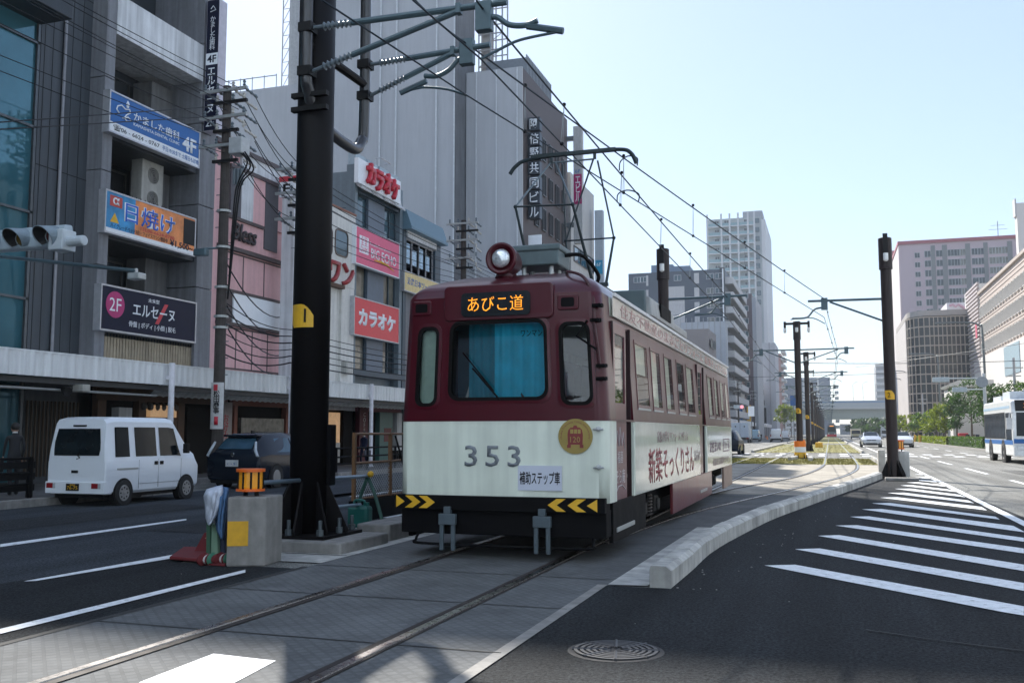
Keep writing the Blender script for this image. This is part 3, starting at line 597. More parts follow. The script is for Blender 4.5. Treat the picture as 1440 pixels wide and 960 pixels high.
mb = MB(); mb.box(-.8, .86, 7.3, 9.0, 3.25, 3.4); mb.build('roof_box', MATS['cooler grey'], tram, bevel=.03)
pt = M('pantograph iron', (.03, .045, .05), .45, .5); ptl = M('pantograph tube', (.16, .2, .22), .4, .5)
mb = MB(); mb.box(-.6, .6, 3.0 - .06, 3.0, 3.45, 3.5); mb.box(-.6, .6, 4.5, 4.56, 3.45, 3.5)
for x in (-.55, .5): mb.box(x, x + .05, 2.9, 4.6, 3.42, 3.46)
for x in (-.5, .5):
    for y in (2.95, 4.55): mb.lathe((x, y, 3.28), (0, 0, 1), [(.05, 0), (.05, .04), (.03, .06), (.05, .08), (.03, .1), (.05, .12), (.04, .16)], 10)
mb.tube([(-.3, 3.7, 3.35), (.3, 3.7, 3.35)], .06, 8)
pg = mb.build('pantograph', pt, tram); K = [(-.7, 2.75, 4.63), (.15, 2.75, 4.6), (-.42, 4.5, 4.45), (.36, 4.5, 4.45)]
mb = MB(); f2 = [(-.5, 3.2, 3.48), (.24, 3.2, 3.48)]; b2 = [(-.3, 4.5, 3.48), (.2, 4.5, 3.48)]
for a, b in ((K[0], (-.55, 3.15, 3.48)), (K[1], (.34, 3.2, 3.48)), (K[2], (-.3, 4.35, 3.48)), (K[3], (.22, 4.35, 3.48))): mb = MB(); mb.tube([a, b], [.018, .026], 8); mb.ball(a, .032, 8); mb.build('lower_arm', pt, pg)
for a, b in ((K[0], K[1]), (K[2], K[3])): mb = MB(); mb.tube([a, b], .014, 8); mb.build('cross_tube', pt, pg)
mb = MB(); T = [(-.36, 3.4, 5.42), (.3, 3.4, 5.42)]
for a, b in ((K[0], T[0]), (K[1], (-.28, 3.4, 5.42)), (K[2], (-.2, 3.5, 5.42)), (K[2], T[1]), (K[3], (.34, 3.5, 5.42))): mb.tube([a, b], .014, 8)
mb.tube([T[0], T[1]], .014, 8); mb.build('upper_arm', ptl, pg)
mb = MB(); mb.tube(spline([(-1.0, 3.4, 5.3), (-.9, 3.4, 5.42), (-.7, 3.4, 5.5), (0, 3.4, 5.54), (.68, 3.4, 5.53), (.86, 3.4, 5.46), (.94, 3.4, 5.3)], 6), .03, 8); mb.box(-.66, .64, 3.36, 3.44, 5.51, 5.56)
for x in (-.34, .32): mb.box(x - .02, x + .02, 3.38, 3.42, 5.42, 5.54)
mb.build('contact_strip', pt, pg)
tram.location = (-3.5, 10.15, 0)
# ================================================================ LEFT SIDE OF THE STREET : buildings, awning, signs
FX = -19.0
def yz(x, y, X=FX): p = vp(x, y, X); return p.y, p.z
def bld(name, label, y0, X=FX, cat='building', group=None): return thing(name, label, cat, (X, y0, 0), group)
def fbox(mb, X0, X1, y0, y1, z0, z1): mb.box(X0, X1, y0, y1, z0, z1); return mb
def quadwall(mb, X, pxs, t=.05):
    """panel in the plane X from four photo pixels TL TR BR BL"""
    mb.prism([vp(*p, X) for p in pxs], (-t, 0, 0)); return mb
wglass = [M('dark window glass', (.02, .028, .032), .05, var=.3, scale=.6, spec=.8), M('curtained window glass', (.16, .15, .12), .12, var=.45, scale=1.5, spec=.7), M('bluish window glass', (.05, .09, .11), .05, var=.3, scale=.5, spec=.8)]
def window(par, X, y0, y1, z0, z1, n=2, fr=None, gl=0, nh=0, name='window'):
    mb = MB(); t = .05
    for a, b, c, d in ((y0, y1, z0, z0 + t), (y0, y1, z1 - t, z1), (y0, y0 + t, z0 + t, z1 - t), (y1 - t, y1, z0 + t, z1 - t)): mb.box(X - .08, X + .02, a, b, c, d)
    for k in range(1, n): y = y0 + (y1 - y0) * k / n; mb.box(X - .08, X + .01, y - t / 2, y + t / 2, z0 + t, z1 - t)
    for k in range(1, nh + 1): z = z0 + (z1 - z0) * k / (nh + 1); mb.box(X - .075, X + .005, y0 + t, y1 - t, z - t / 2, z + t / 2)
    f = mb.build(name, fr or M('window frame grey', (.12, .12, .12), .4, .5), par)
    mb = MB(); mb.poly([(X - .05, y0 + .02, z0 + .02), (X - .05, y1 - .02, z0 + .02), (X - .05, y1 - .02, z1 - .02), (X - .05, y0 + .02, z1 - .02)]); mb.build('pane', wglass[gl], f)
    return f
def sign(name, label, X, px, mat, texts=(), t=.22, frame=None, cat='sign', group=None):
    """sign board on a facade: TL TR BR BL pixels; texts = (string, fx, fy, fw, fh, material, bold)"""
    a, b, c, d = [vp(*p, X) for p in px]; y0, y1 = (a.y + d.y) / 2, (b.y + c.y) / 2; z1, z0 = (a.z + b.z) / 2, (c.z + d.z) / 2
    th = thing(name, label, cat, (X, y0, z0), group); mb = MB(); mb.box(X - t, X, y0, y1, z0, z1); brd = mb.build('board', mat, th, bevel=.008)
    if frame:
        mb = MB(); e = .045; ring(mb, [(X - t, y0 - e, z0 - e), (X - t, y1 + e, z0 - e), (X - t, y1 + e, z1 + e), (X - t, y0 - e, z1 + e)], [(X - t, y0, z0), (X - t, y1, z0), (X - t, y1, z1), (X - t, y0, z1)], (t + .015, 0, 0)); mb.build('frame', frame, th)
    W, H = y1 - y0, z1 - z0
    for s, fx_, fy, fw, fh, m, bo in texts:
        text(s, (X + .001 + .004 * (m.name == 'electric blue'), y0 + W * fx_, z0 + H * fy), (0, 1, 0), W * fw, H * fh, m, th, depth=.006, bold=bo)
    th['_d'] = (X, y0, y1, z0, z1); return th
def area(th, f0, f1, g0, g1, mat, name='panel', d=.004):
    X, y0, y1, z0, z1 = th['_d']; W, H = y1 - y0, z1 - z0; mb = MB(); mb.box(X, X + d, y0 + W * f0, y0 + W * f1, z0 + H * g0, z0 + H * g1); return mb.build(name, mat, th)
wt = M('sign white', (.8, .82, .84), .4, var=.03); bk = M('sign black', (.006, .006, .007), .5, spec=.25); rd = M('sign red', (.55, .03, .05), .4, var=.06)
navy = M('sign navy', (.006, .009, .03), .45, spec=.2, var=.08); bluem = M('sign blue', (.004, .11, .36), .4, var=.06); frm = M('aluminium frame', (.5, .5, .52), .4, .5)
darkp = M('dark grey panel', (.055, .066, .078), .55, var=.12, scale=1.2, streak=.25); darkp2 = M('charcoal panel', (.025, .032, .04), .5, var=.15, streak=.2)
colm = M('column tile', (.2, .205, .22), .6, var=.1, streak=.3); wall_w = M('weathered white wall', (.68, .69, .7), .7, var=.1, scale=1.5, streak=.3)
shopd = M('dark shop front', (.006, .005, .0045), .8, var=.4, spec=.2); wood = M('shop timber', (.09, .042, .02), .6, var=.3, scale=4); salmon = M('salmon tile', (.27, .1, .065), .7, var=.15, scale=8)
# --- glass office at the very left
t = bld('office_building', 'dark office block with tall blue glass curtain wall under a jutting slab', 18.8)
y1 = 18.85; zs = up(25, 40, y1).z
mb = MB(); mb.box(-34, FX - .12, 2, y1, 0, 22); mb.build('wall', darkp2, t)
cw = M('curtain wall glass', (.05, .16, .2), .04, var=.25, scale=.4, spec=1.0, metal=.35)
mb = MB()
for k in range(9): mb.box(FX - .1, FX + .03, 2, y1, .3 + k * 2.2, .36 + k * 2.2)
for k in range(8): mb.box(FX - .1, FX + .03, y1 - .08 - k * 2, y1 - k * 2, 0, zs - .02)
f = mb.build('window', M('curtain wall frame', (.1, .11, .12), .4, .5), t); mb = MB(); mb.box(FX - .1, FX - .04, 2.1, y1 - .06, .2, zs); mb.build('pane', cw, f)
mb = MB(); mb.box(-19.1, -18.0, 2, y1 + .03, zs, zs + .5); mb.build('canopy_slab', darkp2, t, bevel=.02)
# --- dark panelled block
yA, yB = yz(26, 300)[0], yz(119, 300)[0]
t = bld('panelled_building', 'dark grey metal panelled block with a thin pipe running up it', yA)
mb = MB(); mb.box(-34, FX, y1 + .05, yB, 0, 24); mb.build('wall', darkp, t)
mb = MB()
for x in (40, 52, 64, 78, 92, 106): y = yz(x, 300)[0]; mb.box(FX, FX + .006, y - .008, y + .008, 3.3, 24)
for z in (8.2, 13.2, 18): mb.box(FX, FX + .007, y1, yB, z, z + .02)
mb.build('joint', bk, t); y = yz(79, 300)[0]; mb = MB(); mb.cyl((FX + .06, y, 3.2), (FX + .06, y, 24), .04, 8); mb.build('pipe', M('pipe grey', (.26, .26, .28), .5, .3), t)
mb = MB()
for k in range(14): mb.box(FX + .02, FX + .08, y1 + .1 + k * .13, y1 + .13 + k * .13, .3, 2.2)
mb.build('slat_screen', M('brown slats', (.1, .075, .055), .6), t)
# --- clinic building with balconies
CX_ = -18.5; y0 = up(140, 300, 1).y and vp(140, 300, CX_).y; ya = vp(154, 300, CX_).y; yb = vp(279, 300, CX_).y; ye = vp(301, 300, CX_).y
t = bld('clinic_building', 'grey building with open balconies between two tall columns and large signs on each storey', y0)
mb = MB(); mb.box(-34, -20.4, y0, ye, 0, 25); mb.build('wall', darkp2, t)
for a, b in ((y0, ya), (yb, ye)):
    mb = MB(); z = 3.3
    while z < 24: mb.box(-20.4, CX_, a, b, z, z + 2.58); z += 2.6
    mb.build('column', colm, t, bevel=.015)
def px_z(x, y): return vp(x, y, CX_).z
bands = [((157, 43), (283, 115), (157, -40), (283, 60))]
zt0 = (px_z(157, 43) + px_z(283, 115)) / 2; zt1 = (px_z(283, 63) + .0)
FL = []
mb = MB(); mb.box(-20.4, CX_ + .02, ya, yb, zt0, zt1); mb.build('balcony_front', wall_w, t, bevel=.01)
zblue = (px_z(155, 128), px_z(155, 185)); ztan = (px_z(150, 268), px_z(148, 325)); z2f = (px_z(143, 403), px_z(142, 463))
print('z', zt0, zt1, zblue, ztan, z2f)
for z0, z1 in ((zblue[1] + .05, zblue[0] - .25), (ztan[1] + .05, ztan[0] - .35), (z2f[1] + .05, z2f[0] - .3)):
    mb = MB(); mb.box(-20.4, CX_ - .25, ya, yb, z0, z1); mb.build('balcony_front', darkp, t)
    mb = MB(); mb.box(-20.4, CX_ - .1, ya, yb, z0 - .2, z0 - .004); mb.build('floor_slab', darkp2, t)
for (z0, z1, g, n) in ((zblue[0] - .2, zt0 - .25, 1, 4), (ztan[0] - .3, zblue[1] - .3, 1, 3), (z2f[0] - .2, ztan[1] - .3, 0, 3), (zt1, zt1 + 1.6, 0, 4)):
    window(t, -20.36, ya + .1, yb - 1.1, z0, z1, n, gl=g)
mb = MB(); mb.box(-20.3, -19.6, yb - 1.0, yb - .02, z2f[0], zt0 - .2); mb.build('end_wall', M('grey render', (.17, .17, .17), .8, streak=.3), t)
mb = MB(); mb.box(-20.38, -20.2, ya + 1.2, ya + 1.9, z2f[0] - .1, z2f[0] + 1.05); mb.build('curtain', M('pinkish curtain', (.3, .25, .23), .9), t)
mb = MB(); z1, z0 = px_z(142, 466), px_z(130, 500)
k = ya
while k < yb: mb.box(CX_ - .22, CX_ - .1, k, k + .09, z0, z1); k += .12
mb.build('corrugated_cladding', M('cream corrugated sheet', (.4, .33, .23), .6, streak=.35), t)
mb = MB(); zz = z0
mb.loft([[(-18.7, y, zz), (-17.9, y, zz - .5), (-17.9, y, zz - .56), (-18.7, y, zz - .1)] for y in (ya, yb)], True, True)
for k in range(5): y = ya + (yb - ya) * k / 4; mb.box(-18.6, -17.95, y - .02, y + .02, zz - .5, zz - .46)
mb.build('pent_roof', M('black roof sheet', (.03, .032, .035), .5), t)
mb = MB()
for k in range(22): y = ya + (yb - ya) * k / 21; mb.cyl((CX_ - .2, y, ztan[0]), (CX_ - .2, y, ztan[0] + .16), .015, 5)
mb.build('spike_rail', bk, t)
# air conditioner on the third floor balcony
zf = ztan[0] - .05; ay = vp(190, 250, -19.3).y; ac_ = thing('air_conditioner', 'white twin fan air conditioner unit on the balcony under the blue dental sign', 'air conditioner', (-19.3, ay, zf))
h = vp(205, 222, -19.0).z - zf; mb = MB(); mb.box(-19.45, -19.05, ay, ay + .95, zf + .05, zf + h); mb.build('case', M('beige metal', (.42, .41, .37), .5, streak=.2), ac_, bevel=.02)
for k in (0, 1):
    c = (-19.05, ay + .5, zf + h * (.28 + .45 * k)); mb = MB()
    for r in (.07, .13, .19, .24): ring(mb, [(c[0] + .02, c[1] + math.cos(a) * r, c[2] + math.sin(a) * r) for a in (q * .3142 for q in range(20))], [(c[0] + .02, c[1] + math.cos(a) * (r - .015), c[2] + math.sin(a) * (r - .015)) for a in (q * .3142 for q in range(20))], (-.02, 0, 0))
    g = mb.build('fan_grille', MATS['beige metal'], ac_); mb = MB(); mb.lathe(c, (1, 0, 0), [(.25, -.05), (.25, .004), (0, .004)], 20); mb.build('fan', bk, g)
# signs of the clinic building
s = sign('dental_sign', 'blue dental clinic sign with white script, 4F and a phone number', -18.3, ((155, 128), (280, 187), (279, 235), (155, 183)), bluem, (('かました歯科', .5, .63, .52, .24, wt, .012), ('KAMASHITA DENTAL CLINIC', .5, .42, .52, .08, wt, 0), ('4F', .88, .52, .17, .42, wt, .03)), frame=frm)
area(s, 0, 1, 0, .24, wt); text('☎06 - 6624 - 0767', (-18.29, s['_d'][1] + (s['_d'][2] - s['_d'][1]) * .28, s['_d'][3] + (s['_d'][4] - s['_d'][3]) * .12), (0, 1, 0), 1.9, .17, bk, s, depth=.002)
text('平日19:30まで 土曜日も診療', (-18.29, s['_d'][1] + (s['_d'][2] - s['_d'][1]) * .78, s['_d'][3] + (s['_d'][4] - s['_d'][3]) * .12), (0, 1, 0), 1.7, .15, bluem, s, depth=.002)
X, a, b, c, d = s['_d']; mb = MB()
q = [(.12, .52), (.09, .6), (.1, .7), (.14, .76), (.18, .7), (.22, .74), (.23, .66), (.19, .56), (.17, .46), (.2, .4), (.24, .46), (.21, .52), (.15, .44)]
mb.tube([(X + .01, a + (b - a) * (u - .03), c + (d - c) * v) for u, v in q], .02, 5); mb.tube([(X + .01, a + (b - a) * .17, c + (d - c) * v) for v in (.76, .86, .95)], [.03, .05, .01], 5); mb.build('tooth_mark', wt, s)
s = sign('tanning_sign', 'orange and blue tanning studio sign with bold blue kanji and a 1,500 yen price', -18.3, ((150, 268), (274, 309), (273, 358), (148, 325)), M('sunset orange', (.75, .25, .07), .4, var=.35, scale=1.6), (('日焼け', .47, .62, .57, .54, wt, .035), ('日焼け', .472, .62, .55, .52, M('electric blue', (.01, .12, .6), .4), .004)), frame=frm)
area(s, 0, .3, .1, 1, M('sea blue', (.03, .25, .5), .4, var=.4, scale=2)); area(s, .035, .16, .66, .93, M('logo red', (.5, .06, .04), .4), d=.008); X, a, b, c, d = s['_d']
text('α', (X + .01, a + (b - a) * .097, c + (d - c) * .8), (0, 1, 0), .25, .2, wt, s, depth=.003, bold=.02); area(s, .0, 1, 0, .1, wt); area(s, .86, 1, .25, .95, bk, d=.006)
text('ハイグレードベッド3台・フェイスマシン増設中', (X + .006, a + (b - a) * .36, c + (d - c) * .18), (0, 1, 0), (b - a) * .62, .13, navy, s, depth=.003); text('TEL06-6624-8788', (X + .006, a + (b - a) * .55, c + (d - c) * .3), (0, 1, 0), (b - a) * .4, .1, rd, s, depth=.003)
text('¥1,500~', (X + .006, a + (b - a) * .84, c + (d - c) * .15), (0, 1, 0), (b - a) * .28, .22, navy, s, depth=.004, bold=.02)
mb = MB(); mb.prism([(X + .012, a + .16, c + .28), (X + .012, a + .5, c + .28), (X + .012, a + .33, c + .55)], (-.01, 0, 0)); mb.build('warning_triangle', yellow, s)
s = sign('salon_sign', 'navy beauty salon sign with white katakana, a red slash and a pink 2F disc', -18.3, ((143, 403), (275, 425), (274, 479), (142, 463)), navy, (('エルセーヌ', .53, .57, .45, .3, wt, .012), ('未来型', .52, .85, .12, .1, wt, 0), ('骨盤 | ボディ | 小顔 | 脱毛', .52, .2, .5, .16, wt, 0)), frame=frm)
X, a, b, c, d = s['_d']; mb = MB(); mb.lathe((X, a + (b - a) * .13, c + (d - c) * .6), (1, 0, 0), [(.36, 0), (.36, .006), (0, .006)], 28); mb.build('disc', M('magenta', (.45, .02, .15), .4), s)
text('2F', (X + .007, a + (b - a) * .13, c + (d - c) * .6), (0, 1, 0), .45, .36, wt, s, depth=.003)
mb = MB(); mb.prism([(X + .004, a + (b - a) * u, c + (d - c) * v) for u, v in ((.54, .3), (.58, .3), (.68, .83), (.64, .83))], (-.003, 0, 0)); mb.build('slash', rd, s)
# vertical blade sign
yb_ = 24.9; zl = up(290, 185, yb_).z; zt = up(292, 1, yb_).z; xa, xb = up(286, 185, yb_).x, up(304, 185, yb_).x
s = thing('blade_sign', 'tall dark vertical blade sign listing 4F and 2F tenants beside the utility pole', 'sign', (xb, yb_, zl))
mb = MB(); mb.box(xa, xb, yb_, yb_ + .4, zl, zt); mb.build('box', M('sign side white', (.5, .47, .52), .5), s, bevel=.01); mb = MB(); mb.box(xa + .02, xb - .02, yb_ - .006, yb_, zl + .02, zt - .02); mb.build('face', navy, s)
zz = lambda y: up(292, y, yb_).z; xm = (xa + xb) / 2; w = (xb - xa)
mb = MB(); mb.box(xa + .02, xb - .02, yb_ - .009, yb_ - .006, zz(92), zz(76)); mb.build('panel', wt, s)
text('かました歯科', (xm, yb_ - .01, zz(48)), (1, 0, 0), w * .42, zz(25) - zz(72), wt, s, vertical=True); text('4F', (xm, yb_ - .012, zz(84)), (1, 0, 0), w * .7, .24, navy, s, bold=.02)
text('エルセーヌ', (xm, yb_ - .01, zz(128)), (1, 0, 0), w * .6, zz(97) - zz(160), wt, s, vertical=True, bold=.01); text('2F', (xm, yb_ - .012, zz(173)), (1, 0, 0), w * .62, .25, wt, s)
mb = MB(); mb.tube([(xm - .1, yb_ - .01, zz(18)), (xm + .1, yb_ - .01, zz(16)), (xm, yb_ - .01, zz(10)), (xm - .08, yb_ - .01, zz(14))], .015, 5); mb.build('tooth_mark', wt, s)
mb = MB(); mb.box(CX_, xa, yb_ + .3, yb_ + .38, zl + .4, zl + .48); mb.box(CX_, xa, yb_ + .3, yb_ + .38, zt - .6, zt - .52); mb.build('bracket', grey_m, s)
# --- pink building
pink = M('pink cladding', (.72, .42, .42), .6, var=.05, streak=.12); brown = M('brown trim', (.07, .05, .05), .5); dkst = M('plum grey cladding', (.09, .085, .095), .6)
yP0, yP1 = ye + .02, yz(408, 300)[0]
t = bld('pink_building', 'low pink and white panelled shop building with dark vertical strips', yP0)
ztop = yz(409, 244)[1]; mb = MB(); mb.box(-34, FX - .1, yP0, yP1, 0, ztop); mb.build('wall', pink, t)
def pq(name, pxs, m, X=FX, tk=.12): return quadwall(MB(), X, pxs, tk).build(name, m, t)
def fpan(name, x0, x1, ya0, ya1, m, X=FX, ref=409, d=.1):
    """panel between photo columns x0..x1 whose top and bottom heights are read at photo column ref"""
    u0, u1 = yz(x0, 300, X)[0], yz(x1, 300, X)[0]; z1, z0 = yz(ref, ya0, X)[1], yz(ref, ya1, X)[1]
    mb = MB(); mb.box(X - d, X, u0, u1, z0, z1); return mb.build(name, m, t)
zc = lambda y: yz(339, y)[1]
fpan('parapet_trim', 303, 409, 241, 247, brown, FX + .08, 409, .3); fpan('parapet_panel', 339, 409, 247, 266, wall_w, FX + .02)
fpan('trim', 324, 409, 266.5, 271, brown, FX + .06, 409, .2)
for a, b, m in ((324, 339, dkst), (339, 356, wall_w), (356, 373, pink), (391, 409, pink)): fpan('facade_panel', a, b, 271.5, 332, m, FX)
fpan('facade_strip', 373, 391, 271.5, 362, dkst, FX + .015); fpan('trim', 320, 373, 332.3, 336, brown, FX + .06, 409, .2)
fpan('pink_band', 312, 409, 336.5, 371, pink, FX - .03); fpan('trim', 312, 407, 371.5, 376, brown, FX + .07, 409, .2)
u0, u1 = yz(316, 300)[0], yz(404, 300)[0]; window(t, FX - .1, u0, u1, yz(404, 427)[1], yz(404, 377)[1], 3, brown, 1)
fpan('trim', 314, 406, 426.5, 430, brown, FX + .07, 409, .2); fpan('blank_panel', 332, 405, 430.5, 468, wt, FX + .05); fpan('side_panel', 314, 332, 430.5, 468, brown, FX)
fpan('trim', 313, 406, 468.5, 472, brown, FX + .07, 409, .2); window(t, FX - .1, u0, u1, yz(404, 527)[1], yz(404, 473)[1], 4, brown, 1)
script = M('dark brown letters', (.03, .02, .02), .5)
s = thing('shop_letters', 'dark script letters spelling Bless on the pink wall', 'sign', vp(340, 330, FX)); a, b = vp(325, 318, FX), vp(359, 344, FX)
text('Bless', ((FX + .02), (a.y + b.y) / 2, (a.z + b.z) / 2 + .05), (0, 1, 0), (b.y - a.y), .62, script, s, bold=.02, shear=.25, depth=.05)
s = thing('lamp_box', 'small pink box lamp at the corner of the pink building', 'lamp', vp(404, 360, FX)); p = s.location; mb = MB(); mb.box(FX, FX + .35, p.y - .2, p.y + .25, p.z - .2, p.z + .2); mb.build('box', pink, s, bevel=.02); mb = MB(); mb.box(FX - .01, FX + .2, p.y - .02, p.y + .04, p.z + .2, p.z + .3); mb.build('bracket', bk, s)
# white pillar sign
p = vp(413, 260, -18.3); s = thing('pillar_sign', 'slim white pillar sign with a red and white head next to the pink building', 'sign', (p.x, p.y, 3.2)); mb = MB(); mb.box(-18.6, -18.1, p.y - .25, p.y + .3, 3.2, p.z - .55); mb.build('pillar', wall_w, s); mb = MB(); mb.box(-18.7, -18.05, p.y - .3, p.y + .3, p.z - .5, p.z + .3); hd = mb.build('head', wt, s)
mb = MB(); mb.box(-18.72, -18.03, p.y - .31, p.y + .31, p.z + .05, p.z + .25); mb.build('red_band', rd, hd); text('E', (-18.4, p.y - .302, p.z - .2), (1, 0, 0), .3, .34, bk, hd, bold=.03)
# --- cream building with porthole windows
crm = M('cream wall', (.7, .68, .63), .7, var=.06, streak=.15)
u0, u1 = yP1 + .35, yz(497, 300)[0]; ztop = yz(497, 305)[1]
t = bld('cream_building', 'cream fronted shop building with rounded windows and large red characters', u0)
mb = MB(); mb.box(-34, FX - .02, u0, u1, 0, ztop - .05); mb.build('wall', crm, t); zc1 = yz(497, 408)[1]
mb = MB(); mb.box(FX - .02, FX + .12, u0, u1, zc1, ztop); mb.build('front', crm, t, bevel=.02); mb = MB(); mb.box(FX - .3, FX + .16, u0, u1, ztop, ztop + .08); mb.build('coping', M('copper coping', (.25, .1, .06), .6), t)
for x0, x1, ya_, yb_ in ((472, 488, 322, 362), (452, 466, 316, 358), (432, 446, 310, 352)):
    a, b = vp(x0, ya_, FX + .12), vp(x1, yb_, FX + .12); w, h = b.y - a.y, a.z - b.z; c = Vector((FX + .12, (a.y + b.y) / 2, (a.z + b.z) / 2)); mb = MB()
    ring(mb, [(c.x + .03, c.y + p[0], c.z + p[1]) for p in rrect(w + .12, h + .12, .25)], [(c.x + .03, c.y + p[0], c.z + p[1]) for p in rrect(w, h, .2)], (-.05, 0, 0)); f = mb.build('window', M('bronze frame', (.12, .09, .07), .4, .4), t)
    mb = MB(); mb.poly([(c.x + .004, c.y + p[0], c.z + p[1]) for p in rrect(w, h, .2)]); mb.build('pane', wglass[2], f)
a, b = vp(461, 366, FX + .12), vp(495, 396, FX + .12)
s = thing('shop_characters', 'large red katakana characters on the cream wall', 'sign', (FX + .12, a.y, b.z))
text('ワン', (FX + .13, (a.y + b.y) / 2, (a.z + b.z) / 2 - .1), (0, 1, 0), b.y - a.y, .95, M('dull red letters', (.33, .03, .03), .45), s, bold=.02, depth=.12)
window(t, FX - .02, u0 + .1, u1 - 1.2, 3.4, zc1 - .15, 3, crm, 1, nh=1); mb = MB(); mb.box(FX - .02, FX + .1, u1 - 1.1, u1, 3.3, zc1); mb.build('pier', crm, t); mb = MB(); mb.box(FX - .02, FX + .25, u0, u1 - 1.1, zc1 - .14, zc1 - .003); mb.build('lintel', wood, t)
p = vp(484, 517, FX + .1); s = thing('meter_box', 'small beige meter box mounted low on the cream pier', 'box', p); mb = MB(); mb.box(FX + .1, FX + .35, p.y - .28, p.y + .28, p.z - .26, p.z + .26); tag(s, None, None); mb.build('case', MATS['beige metal'], s, bevel=.02); mb = MB(); mb.box(FX + .35, FX + .36, p.y - .2, p.y + .2, p.z - .18, p.z + .18); mb.build('cover', lgrey, s)
# --- karaoke building
u0, u1 = u1 + .01, yz(565, 300)[0]; zk = vp(503, 214, FX).z; steelb = M('blue grey cladding', (.16, .2, .225), .5, var=.08, streak=.15); dblue = M('dark blue frame', (.035, .06, .08), .45)
t = bld('karaoke_building', 'narrow blue grey karaoke building with signs on three storeys', u0)
mb = MB(); mb.box(-36, FX - .35, u0, u1, 0, zk - .9); mb.build('wall', steelb, t)
mb = MB()
for z in (zk - 2.5, zk - 4.6): mb.box(-30, FX - .36, u0 - .006, u0, z, z + .03)
mb.box(-24, -23.97, u0 - .006, u0, 5, zk - 1); mb.build('joint', dblue, t)
for a, b in ((u0, u0 + .25), (u1 - .3, u1)): mb = MB(); mb.box(FX - .35, FX + .05, a, b, 3.3, zk - .6); mb.build('pier', steelb, t)
kz = lambda y: yz(562, y)[1]; rows = [(kz(344), kz(300)), (kz(435), kz(391)), (kz(528), kz(482))]
for k, (a, b) in enumerate(rows):
    L = u1 - u0 - .55; window(t, FX - .2, u0 + .27, u0 + .27 + L * .3, a, b, 1, dblue, (2, 1, 1)[k]); mb = MB(); mb.box(FX - .35, FX - .1, u0 + .3 + L * .3, u0 + .27 + L * .68, a, b); mb.build('panel', M('slate panel', (.13, .16, .2), .5, var=.12), t)
    window(t, FX - .2, u0 + .3 + L * .68, u0 + .27 + L, a, b, 2, dblue, (2, 1, 0)[k])
MB().box(FX - .35, FX, u0 + .26, u1 - .31, rows[0][1], rows[0][1] + .12).build('ledge', dblue, t); mb = MB(); mb.box(FX - .35, FX + .12, u0 + .02, u1, rows[2][0] - .22, rows[2][0] - .004); mb.build('ledge', dblue, t)
# fins and flared awnings by the top sign
L = u1 - u0
for k in range(4):
    a = u0 + .1 + L * .24 * k; b = a + L * .2; mb = MB(); z1 = kz(298) + 1.45
    mb.loft([[(FX + .02, y, rows[0][1] + .9), (FX + .12, y, rows[0][1] + .35), (FX + .35, y, rows[0][1] + .1), (FX + .3, y, rows[0][1] + .07), (FX - .02, y, rows[0][1] + .3), (FX - .02, y, rows[0][1] + .9)] for y in (a, b)], True, True); mb.build('awning', wall_w, t)
    mb = MB(); mb.box(FX - .35, FX, a, b, zk - 1.2, zk - .05); mb.build('fin', M('pale blue fin', (.33, .4, .44), .5), t)
s = sign('karaoke_sign', 'white roof sign with thick red karaoke letters in relief', FX + .35, ((504, 224), (565, 254), (562, 287), (504, 256)), wt, t=.2)
X, a, b, c, d = s['_d']; rr = M('sign letter red', (.55, .02, .04), .4)
for k, ch in enumerate('カラオケ'): text(ch, (X + .02, a + (b - a) * (.235 + .19 * k), c + (d - c) * (.5 + (.05, -.05, .03, -.05)[k])), (0, 1, 0), .75, .95, rr, s, bold=.05, depth=.16)
mb = MB(); mb.tube([(X - .2, a + L * .4, d + .1), (X - .2, a + L * .4, d + .5), (X + .1, a + L * .4, d + .5), (X + .1, a + L * .6, d + .5), (X - .2, a + L * .6, d + .5)], .03, 6); mb.build('lamp_bar', frm, s)
psign = M('sign pink', (.75, .1, .2), .4, var=.05)
s = sign('karaoke_chain_sign', 'pink karaoke sign with white capital letters and a yellow swoosh', FX + .3, ((501, 318), (562, 344), (560, 390), (500.6, 369)), psign, (('BIG ECHO', .63, .42, .6, .28, wt, .008), ('Karaoke Entertainment', .55, .68, .5, .09, wt, 0)), frame=wt)
area(s, .07, .27, .32, .8, wt); X, a, b, c, d = s['_d']; text('全室', (X + .005, a + (b - a) * .17, c + (d - c) * .67), (0, 1, 0), .62, .4, psign, s, depth=.003, bold=.0); text('DAM', (X + .005, a + (b - a) * .17, c + (d - c) * .43), (0, 1, 0), .6, .24, psign, s, depth=.003)
mb = MB(); mb.tube([(X + .01, a + (b - a) * u, c + (d - c) * v) for u, v in ((.4, .24), (.55, .26), (.7, .23), (.88, .13))], [.02, .05, .05, .01], 6); mb.build('swoosh', yellow, s)
s = sign('karaoke_sign', 'bright red sign with rounded white karaoke letters', FX + .3, ((499, 416.5), (561, 435.5), (560, 482), (498, 469)), M('signal red board', (.7, .05, .06), .4, var=.05), (('カラオケ', .5, .5, .84, .48, wt, .06),), frame=frm)
